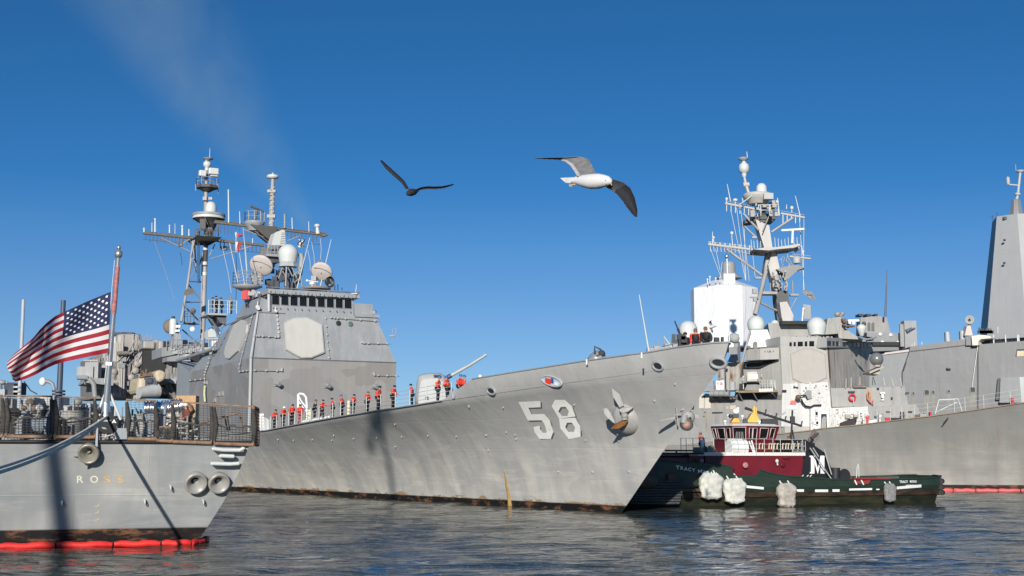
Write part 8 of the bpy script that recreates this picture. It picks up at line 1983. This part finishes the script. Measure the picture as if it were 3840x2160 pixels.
LINE = [ # spot in the photograph of the feet, heading, pose, hat, trousers, coat, what tells this one apart
 (95, 985, -30, 'down', ('dark', 'cap'), 'navy', 'red', 'sailor in red coat at the aft end of the rail line'),
 (195, 962, -20, 'rail', ('white', 'helmet'), 'navy', 'red', 'sailor in red coat and white helmet on the cruiser deck'),
 (300, 946, -40, 'down', ('dark', 'cap'), 'navy', 'red', 'sailor in red coat between the white helmet and the white davit frame'),
 (400, 931, -60, 'down', ('dark', 'cap'), 'pinkred', 'red', 'sailor in red coat and red trousers beside the white davit frame'),
 (575, 893, 15, 'down', ('brown', 'hair'), 'navy', 'navy', 'sailor all in dark navy standing by the white davit frame'),
 (665, 876, -10, 'reach', ('dark', 'cap'), 'navy', 'red', 'sailor in red coat reaching out an arm beside the one in navy'),
 (800, 861, 190, 'rail', ('dark', 'cap'), 'navy', 'red', 'sailor in red coat facing aft towards the reaching sailor'),
 (910, 842, 170, 'down', ('blue', 'helmet'), 'navy', 'red', 'sailor in blue helmet and red coat near the middle of the line'),
 (1040, 822, -20, 'rail', ('dark', 'cap'), 'navy', 'red', 'sailor in red coat just forward of the blue helmet by the cream locker'),
 (1210, 800, -30, 'rail', ('brown', 'cap'), 'navy', 'red', 'sailor in red coat and brown cap leaning at the rail'),
 (1345, 782, -15, 'down', ('dark', 'cap'), 'navy', 'red', 'sailor in red coat before the second cream locker, forward of the brown cap'),
 (1525, 752, -20, 'rail', ('dark', 'cap'), 'navy', 'red', 'sailor in red coat at the front corner of the deckhouse'),
 (1755, 717, 175, 'down', ('dark', 'cap'), 'navy', 'red', 'sailor in red coat against the sky just aft of the gun'),
 (2065, 668, -10, 'down', ('blue', 'helmet'), 'navy', 'red', 'sailor in blue helmet in front of the gun mount, aft of two'),
 (2185, 656, 160, 'rail', ('blue', 'helmet'), 'navy', 'red', 'sailor in blue helmet in front of the gun mount, forward of two')]
HPX = [68, 71, 75, 70, 77, 71, 69, 78, 71, 78, 93, 86, 79, 93, 90]
for (x, y, hd, pose, (hc_, hk), tr, ct, lab), hp in zip(LINE, HPX):
    q = deck_at(*zq6(x, y), .42 if x < 2000 else .8); person(q, hd, lab, pose, ct, hc_, hk, tr, max(1.6, min(2.0, 1.06 * hp * q.y / FPX)), 'crew manning the cruiser rail')
for px, hd, lab in ((1722, -20, 'sailor in blue helmet whose head shows over the bulwark, the aft one'), (1736, 30, 'sailor in blue helmet whose head shows over the bulwark, the forward one')):
    q = C.V(px, 1402 if px == 1722 else 1404, 2.6); person(V3(q.x, q.y, q.z - 1.74), hd, lab, 'down', 'red', 'blue', 'helmet', 'navy', 1.74, 'crew manning the cruiser rail')
for (x, y, hd, coat, hat, hk, vest, h, lab) in [(630, 785, 150, 'red', 'dark', 'helmet', 'black', 1.7, 'helmeted gunner in red at the bow machine gun'), (737, 738, 250, 'red', 'brown', 'hair', 'black', 1.8, 'bow watchman in black vest over red sleeves'), (862, 715, 240, 'black', 'brown', 'hair', None, 1.85, 'bow watchman in a long black coat, nearest the stem')]:
    q = C.V(*zb(x, y), -.2); person(V3(q.x, q.y, q.z - h), hd, lab, 'rail' if x < 700 else 'down', coat, hat, hk, 'navy', h, 'watch at the cruiser bow', vest)
for (x, y, coat, hat, lab) in [(735, 555, 'black', 'dark', 'dark clothed sailor on the signal gallery, aft of three'), (778, 535, 'black', 'dark', 'dark clothed sailor on the signal gallery, tallest of three'), (845, 558, 'black', 'dark', 'dark clothed sailor on the signal gallery, forward of three'), (975, 545, 'khaki', 'khaki', 'khaki clothed sailor lifting binoculars beside the bridge wing')]:
    q = C.U(*zl(x, y), UG + .3); person(V3(q.x, q.y, q.z - 1.85), 200, lab, 'rail' if coat == 'khaki' else 'down', coat, hat, 'cap', 'navy' if coat != 'khaki' else 'khaki', 1.85, 'sailors on the signal gallery')
for (x, y, lab) in [(604, 256, 'deckhand in red on the tug foredeck by the rail'), (1312, 285, 'deckhand in red on the tug boat deck by the mast')]:
    q = T.V(*z7(x, y), -1.5); person(V3(q.x, q.y, q.z - 1.7), 200, lab, 'down', 'red', 'brown', 'hair', 'navy', 1.7, 'tug deckhands')
q = R.U(*zr(1455, 345), 2.0); person(V3(q.x, q.y, zD), 215, 'worker in brown red coat and white helmet on the ROSS deck', 'rail', 'maroon', 'white', 'helmet', 'khaki', 1.55)
# machine gun on its pedestal at the bow
q = C.V(*zb(545, 930), .3); YG = q.y
def bz(x, y, d=0): return P(*zb(x, y), YG + d)
g = Thing('machine_gun', bz(545, 990), 'black pedestal machine gun with shield at the cruiser bow', 'machine gun')
m = MB(); m.tube(bz(548, 1010), bz(545, 860), .14, .10, 8); g.part('pedestal', m, BLACK)
m = MB(); m.tube(bz(545, 810), bz(482, 655), .045, .035, 8); m.tube(bz(540, 800), bz(520, 750), .07); g.part('barrel', m, BLACK)
m = MB(); m.prism([bz(445, 925), bz(495, 920), bz(495, 812), bz(450, 815)], V3(0, .05, 0)); m.prism([bz(495, 920), bz(540, 915), bz(540, 880), bz(495, 882)], V3(0, .05, 0)); m.prism([bz(530, 900), bz(572, 900), bz(568, 800), bz(534, 805)], V3(0, .05, 0)); g.part('shield', m, plain('shield_black', (.012, .018, .03), .5))
m = MB(); m.box(bz(560, 850), .45, .3, .3); m.box(bz(590, 880), .3, .3, .35); g.part('receiver', m, BLACK)
# reel and chock on the bow rim
m = MB()
for (x, y, w, h) in [(1058, 880, 30, 60), (990, 885, 60, 60)]:
    p = C.V(*zb(x, y), -.1); m.box(p, w / 3.22 * p.y / FPX, .3, h / 3.22 * p.y / FPX)
cr.part('bow_bitts', m, BLACK)
# ------------------------------------------------------------ flags
def z0(x, y): return (x / 2.683, 900 + y / 2.683)
TOP = [(0, (1115, 520)), (.2, (880, 615)), (.40, (640, 720)), (.5, (540, 765)), (.6, (455, 830)), (.7, (385, 900)), (.8, (318, 985)), (.9, (212, 1080)), (.96, (130, 1150)), (1, (90, 1200))]
BOT = [(0, (1087, 1135)), (.2, (870, 1180)), (.40, (650, 1225)), (.5, (555, 1250)), (.6, (470, 1285)), (.7, (350, 1350)), (.8, (255, 1390)), (.9, (175, 1415)), (.96, (130, 1425)), (1, (100, 1400))]
def fl(a, b, off=0.0):
    tx = interp([(k, v[0]) for k, v in TOP], a); ty = interp([(k, v[1]) for k, v in TOP], a)
    bx = interp([(k, v[0]) for k, v in BOT], a); by = interp([(k, v[1]) for k, v in BOT], a)
    w = a ** .7
    x = lerp(tx, bx, b) + 26 * w * math.sin(b * 5.2 + a * 3) ; y = lerp(ty, by, b) + 14 * w * math.sin(a * 11 + b * 2.5) * math.sin(math.pi * b)
    Y = 48.2 + a * -1.0 + .30 * w * math.sin(a * 13 - b * 4.2 + .6) + .10 * w * math.sin(a * 29 + b * 7)
    px, py = z0(x, y); return P(px, py, Y - off)
NA_, NB = 90, 52
fg = MB(); rows = [[fl(i / NA_, j / NB) for i in range(NA_ + 1)] for j in range(NB + 1)]
fg.grid(rows); 
for j in range(NB):
    for i in range(NA_):
        st = j * 13 // NB; fg.m[j * NA_ + i] = 2 if (st < 7 and i < NA_ * .41) else (0 if st % 2 == 0 else 1)
F_RED = plain('flag_red', (.36, .012, .03), .75, var=.06); F_WHITE = plain('flag_white', (.74, .72, .70), .75, var=.04); F_BLUE = plain('flag_blue', (.016, .024, .085), .75, var=.06)
def cloth(m, tr=.25):
    nt = m.node_tree; out = [n for n in nt.nodes if n.type == 'OUTPUT_MATERIAL'][0]; b = [n for n in nt.nodes if n.type == 'BSDF_PRINCIPLED'][0]
    src = b.inputs['Base Color'].links[0].from_socket; td = nt.nodes.new('ShaderNodeBsdfTranslucent'); mx = nt.nodes.new('ShaderNodeMixShader'); mx.inputs[0].default_value = tr
    nt.links.new(src, td.inputs[0]); nt.links.new(b.outputs[0], mx.inputs[1]); nt.links.new(td.outputs[0], mx.inputs[2]); nt.links.new(mx.outputs[0], out.inputs['Surface'])
for m_ in (F_RED, F_WHITE, F_BLUE): cloth(m_)
flag = solo('flag', fg, [F_RED, F_WHITE, F_BLUE], P(410, 1200, 48.2), 'stars and stripes streaming from the flagstaff at the ROSS stern', 'flag', recalc=False)
sm = MB(); star = MB()
for r in range(9):
    n = 6 if r % 2 == 0 else 5
    for c in range(n):
        ca = (.41 / 12) * (2 * c + 1 + (r % 2)); cb = (7 / 13) * (r + 1) / 10
        vs = []
        for k in range(10):
            rr = (.019 if k % 2 == 0 else .0085); a = math.pi / 2 + k * math.pi / 5; vs.append(fl(ca + rr * math.cos(a) * .78, cb - rr * math.sin(a) * 1.35, .02))
        star.add(vs + [fl(ca, cb, .02)], [(k, (k + 1) % 10, 10) for k in range(10)])
so = build('stars', star, WHITE, flag, P(410, 1200, 48.2), recalc=False)
def pennant(pts_w, pts_r, u, lab):
    base = C.U(*zf(*pts_w[0]), u); t = Thing('signal_flag', base, lab, 'flag', 'signal flags on the cruiser halyards')
    for nm, pts, mat in (('white_panel', pts_w, F_WHITE), ('red_panel', pts_r, plain('pennant_red', (.55, .02, .03), .75))):
        if not pts: continue
        m = MB(); q = [C.U(*zf(*p), u) + C.b * (.12 * math.sin(i * 2.1)) for i, p in enumerate(pts)]; m.prism(q, C.b * .02); t.part(nm, m, mat)
pennant([(1225, 1070), (1245, 1060), (1268, 1085), (1240, 1155)], [(1268, 1080), (1320, 1100), (1310, 1115), (1255, 1120), (1242, 1150)], -15.5, 'small white flag with a red swallowtail, higher of two')
pennant([(1230, 1180), (1262, 1182), (1270, 1225), (1255, 1300), (1232, 1315)], [(1270, 1185), (1315, 1205), (1282, 1240), (1275, 1300), (1255, 1305), (1268, 1225)], -15.5, 'larger white and red signal flag, lower of two')
t = Thing('signal_flag', C.U(*zf(2020, 1140), -17), 'crumpled black and white checkered flag below the upper yard', 'flag', 'signal flags on the cruiser halyards')
m = MB(); rows = [[C.U(*zf(1990 + 70 * i / 8 + 8 * math.sin(j), 1145 + 100 * j / 8 + 6 * math.sin(i * 1.7)), -17) + C.b * (.15 * math.sin(i + j * .7)) for i in range(9)] for j in range(9)]; m.grid(rows)
for j in range(8):
    for i in range(8): m.m[j * 8 + i] = ((i // 2) + (j // 3)) % 2
t.part('cloth', m, [F_WHITE, BLACK], recalc=False)
m = MB(); m.tube(C.U(*zf(2010, 1120), -17), C.U(*zf(1995, 1150), -17), .03, n=4); t.part('toggle_line', m, BLACK)
# thin halyards and aerial wires of the cruiser
for i, (x0, y0, x1, y1, u, mat) in enumerate([(60, 340, 300, 1030, -40, WIRE), (370, 470, 395, 630, -40, BLACK), (1130, 170, 1190, 850, -14, RADOME), (880, 400, 990, 960, -14, RADOME), (1960, 350, 1995, 640, -10, RADOME), (2065, 300, 2065, 560, -10, RADOME), (1915, 450, 1945, 700, -10, RADOME), (1045, 480, 1045, 1040, -14, BLACK)]):
    m = MB(); a = C.U(560 + x0 / 3.22, 800 + y0 / 3.22, u); b_ = C.U(560 + x1 / 3.22, 800 + y1 / 3.22, u); m.path([a, lerp(a, b_, .5) + V3(.1, 0, -.1), b_], .03, 4); cr.part('signal_halyard', m, mat)

# ------------------------------------------------------------ gulls
GW = plain('gull_white', (.62, .61, .60), .8, var=.06); GG = plain('gull_shaded_underwing', (.17, .165, .16), .85, var=.3, scale=14); GB = plain('gull_dark_tip', (.018, .018, .022), .8, var=.3); GL = plain('gull_leading_edge', (.66, .65, .64), .8)  # underwing grey is darkened to include the shade beneath the wing
GT = plain('gull_trailing_edge', (.40, .39, .38), .8, var=.25, scale=20); GT2 = plain('gull_far_trailing', (.09, .09, .095), .8, var=.25, scale=20)
BEAK = plain('gull_beak', (.55, .38, .12), .5)
def wing(lead, trail, ds, thick, tipk, mats=(None,)):
    """wing between a leading and a trailing edge; ds: depth at each station; last part of the span is dark"""
    N = len(lead); fine = []; K = 6
    def smp(tab, t): return interp([(i / (N - 1), q) for i, q in enumerate(tab)], t)
    S = 64; up, lo = [], []
    for i in range(S + 1):
        t = i / S; lx = smp([p[0] for p in lead], t); ly = smp([p[1] for p in lead], t); tx = smp([p[0] for p in trail], t); ty = smp([p[1] for p in trail], t); Y = smp(ds, t)
        ru, rl = [], []
        for k in range(K + 1):
            c = k / K; th = thick * (1 - t * .8) * (math.sin(math.pi * min(1, c * .9 + .08)) ** .5) * (1 - c * .6)
            fing = ((4.5 if t > .5 else 1.6) * math.sin(t * 75) if c == 1 else 0)
            p = P(*GM(lerp(lx, tx, c) + fing, lerp(ly, ty, c) + fing * .5), Y + (.05 * math.sin(math.pi * c)))
            fe = .006 * math.sin(t * 150) * c * c; ru.append(p + V3(0, th * .6 + fe, th)); rl.append(p - V3(0, th * .3 + fe, 0))
        up.append(ru); lo.append(rl)
    m = MB(); m.grid(up); m.grid(lo); m.grid([[u[0] for u in up], [l[0] for l in lo]]); m.grid([[u[-1] for u in up], [l[-1] for l in lo]])
    for f in range(S * K * 2):
        i = (f % (S * K)) // K; c = f % K
        m.m[f] = 1 if i / S + .12 * (c / K - .5) > tipk else (2 if (c == 0 and f < S * K) else (3 if c == K - 1 else 0))
    return m
GM = lambda x, y: (1380 + x / 2.43, 560 + y / 2.43)
YG_ = 16.0
t = Thing('gull', P(*GM(2050, 290), YG_), 'large white gull gliding with dark wing tips', 'bird')
k = YG_ / FPX / 2.43
def gp(x, y, d=0.0): return P(*GM(x, y), YG_ + d)
m = MB(); m.path([gp(1850, 285, .12), gp(1900, 282, .1), gp(1960, 288, .05), gp(2030, 293, 0), (gp(2100, 290, -.06)), gp(2150, 288, -.12), gp(2185, 290, -.15), gp(2208, 300, -.17), gp(2216, 308, -.175)], [22 * k, 38 * k, 57 * k, 70 * k, 71 * k, 58 * k, 47 * k, 30 * k, 10 * k], 18); t.part('body', m, GW)
m = MB(); m.prism([gp(1752, 262, .2), gp(1800, 258, .19), gp(1900, 255, .12), (gp(1905, 285, .1)), gp(1850, 308, .14), gp(1800, 305, .17)], V3(0, .03, .01)); t.part('tail', m, plain('gull_tail', (.50, .50, .49), .8, var=.2, scale=20))
t.part('wing', wing([(2075, 222), (2040, 150), (2012, 95), (1930, 68), (1800, 74), (1650, 76), (1510, 82)], [(1905, 245), (1880, 200), (1840, 145), (1790, 108), (1720, 95), (1620, 90), (1510, 84)], [YG_, YG_ + .1, YG_ + .2, YG_ + .28, YG_ + .32, YG_ + .34, YG_ + .34], .022, .62), [GG, GB, GL, GT])
t.part('wing', wing([(2195, 275), (2260, 285), (2330, 308), (2390, 355), (2430, 440), (2455, 550), (2452, 618)], [(2150, 330), (2215, 375), (2265, 405), (2320, 470), (2360, 530), (2400, 580), (2430, 612)], [YG_ + .05, YG_ - .1, YG_ - .22, YG_ - .3, YG_ - .36, YG_ - .4, YG_ - .42], .022, .30), [plain('gull_far_wing', (.05, .05, .055), .8, var=.3, scale=10), GB, GL, GT2])
m = MB(); m.path([gp(2203, 305, -.2), gp(2218, 318, -.21), gp(2223, 332, -.21)], [7 * k, 5.5 * k, 2 * k], 7); t.part('beak', m, BEAK)
m = MB(); m.ball(gp(2166, 283, -.28), 5 * k); t.part('eye', m, GB)
m = MB(); m.path([gp(1895, 318, .1), gp(1860, 322, .1), gp(1835, 332, .1)], [6 * k, 7 * k, 4 * k], 6); m.prism([gp(1850, 320, .1), gp(1830, 322, .1), (gp(1835, 338, .1)), gp(1862, 338, .1)], V3(0, .01, 0)); t.part('feet', m, plain('gull_feet', (.5, .33, .13), .7))
Y1 = 23.0; YG_ = Y1; k = Y1 / FPX / 2.43
t = Thing('gull', P(*GM(395, 390), Y1), 'dark gull silhouette with raised wings', 'bird')
DK = plain('dark_gull', (.02, .021, .025), .85, var=.2, scale=12)
m = MB(); m.path([gp(352, 415, -.1), gp(368, 402, -.08), gp(392, 392, 0), gp(420, 388, .1), gp(440, 384, .2), gp(462, 385, .3)], [5 * k, 24 * k, 36 * k, 30 * k, 14 * k, 3 * k], 14); t.part('body', m, DK)
m = MB(); m.path([gp(356, 412, -.1), gp(348, 422, -.12)], [5 * k, 2 * k], 6); t.part('beak', m, DK)
t.part('wing', wing([(372, 360), (330, 290), (285, 245), (235, 200), (180, 150), (140, 112), (118, 97)], [(345, 365), (310, 312), (265, 272), (215, 228), (160, 175), (128, 130), (114, 103)], [Y1, Y1 + .1, Y1 + .2, Y1 + .28, Y1 + .3, Y1 + .3, Y1 + .3], .03, .5), [DK, DK, DK, DK])
t.part('wing', wing([(432, 372), (480, 350), (540, 340), (610, 342), (680, 338), (740, 325), (782, 314)], [(440, 385), (490, 368), (545, 362), (615, 364), (690, 356), (748, 338), (780, 322)], [Y1, Y1 - .1, Y1 - .2, Y1 - .28, Y1 - .3, Y1 - .3, Y1 - .3], .03, .5), [DK, DK, DK, DK])
GM = lambda x, y: (2380 + x / 3.22, 1000 + y / 3.22)
YG_ = 60.0; k = YG_ / FPX / 3.22
t = Thing('gull', P(*GM(930, 720), YG_), 'small gull banking in front of the white cocooned tower', 'bird')
m = MB(); m.path([gp(892, 735, -.1), gp(905, 730, -.08), gp(935, 722, 0), gp(965, 722, .1), gp(998, 718, .2)], [4 * k, 14 * k, 20 * k, 12 * k, 5 * k], 12); t.part('body', m, GW)
t.part('wing', wing([(915, 715), (900, 700), (892, 685), (900, 668), (915, 652), (925, 648)], [(945, 712), (942, 700), (935, 690), (928, 675), (924, 660), (927, 650)], [60, 60.05, 60.1, 60.15, 60.2, 60.2], .03, .45), [GG, GB, GL, GT])
t.part('wing', wing([(905, 742), (905, 755), (915, 770), (925, 785), (932, 795), (938, 798)], [(945, 735), (942, 748), (942, 765), (944, 780), (944, 790), (942, 798)], [60, 59.95, 59.9, 59.85, 59.8, 59.8], .03, .45), [GG, GB, GL, GT])

# ------------------------------------------------------------ thin exhaust smoke drifting from the cruiser
axis = [(1165, 930, 14, 195), (1130, 820, 60, 195), (1010, 650, 160, 196), (860, 470, 260, 198), (710, 290, 335, 200), (590, 100, 385, 202), (480, -110, 430, 204), (420, -260, 450, 205)]
sm = MB(); rows = []; ax_ = []
for (px, py, r, Y) in axis:
    c = P(px, py, Y); k = Y / FPX; ax_.append((c, r * k))
    rows.append([c + V3(1.02 * r * k * math.cos(a), r * k * .8 * math.sin(a), 0) for a in [2 * math.pi * i / 20 for i in range(20)]])
sm.grid(rows, closed=True); sm.add(rows[0], [tuple(range(20))]); sm.add(rows[-1], [tuple(range(20))])
def quad3(i, j, k_, f):
    (z1_, a1), (z2_, a2), (z3_, a3) = [(ax_[n][0].z, f(ax_[n])) for n in (i, j, k_)]
    d = (z1_ - z2_) * (z1_ - z3_) * (z2_ - z3_)
    A_ = (z3_ * (a2 - a1) + z2_ * (a1 - a3) + z1_ * (a3 - a2)) / d; B_ = (z3_ ** 2 * (a1 - a2) + z2_ ** 2 * (a3 - a1) + z1_ ** 2 * (a2 - a3)) / d
    return A_, B_, a1 - A_ * z1_ ** 2 - B_ * z1_
NTv = NT('exhaust_smoke'); vm = NTv.m; NTv.n.remove(NTv.b); pv = NTv.node('ShaderNodeVolumePrincipled'); NTv.l.new(pv.outputs[0], NTv.out.inputs['Volume'])
X_, Y_, Z_ = NTv.sep(NTv.coord('Object'))
def poly(cf): return NTv.math('ADD', NTv.math('MULTIPLY', NTv.math('ADD', NTv.math('MULTIPLY', Z_, cf[0]), cf[1]), Z_), cf[2])
fx = poly(quad3(1, 3, 6, lambda q: q[0].x)); fr_ = NTv.math('MAXIMUM', poly(quad3(1, 3, 6, lambda q: q[1])), .5); fy = poly(quad3(1, 3, 6, lambda q: q[0].y))
dx_ = NTv.math('DIVIDE', NTv.math('SUBTRACT', X_, fx), fr_); dy_ = NTv.math('DIVIDE', NTv.math('SUBTRACT', Y_, fy), NTv.math('MULTIPLY', fr_, .8))
fall = NTv.ramp(NTv.math('ADD', NTv.math('MULTIPLY', dx_, dx_), NTv.math('MULTIPLY', dy_, dy_)), .95, .0, 0, 1)
dens = NTv.math('DIVIDE', NTv.math('MULTIPLY', NTv.math('MULTIPLY', fall, fall), NTv.ramp(NTv.noise(NTv.coord('Object', scale=(.10, .10, .07), rot=(0, .5, 0)), 1, 4, .6, .8), .36, .7, .12, 1.0)), NTv.math('ADD', fr_, 1.5))
NTv.l.new(NTv.math('MULTIPLY', dens, .60), pv.inputs['Density']); pv.inputs['Color'].default_value = (.62, .84, .95, 1)
so_ = struct('smoke', sm, vm, 'stuff'); so_['label'] = 'thin brownish exhaust smoke drifting up from the cruiser'
SC.cycles.volume_step_rate = 2
SC.cycles.volume_max_steps = 128
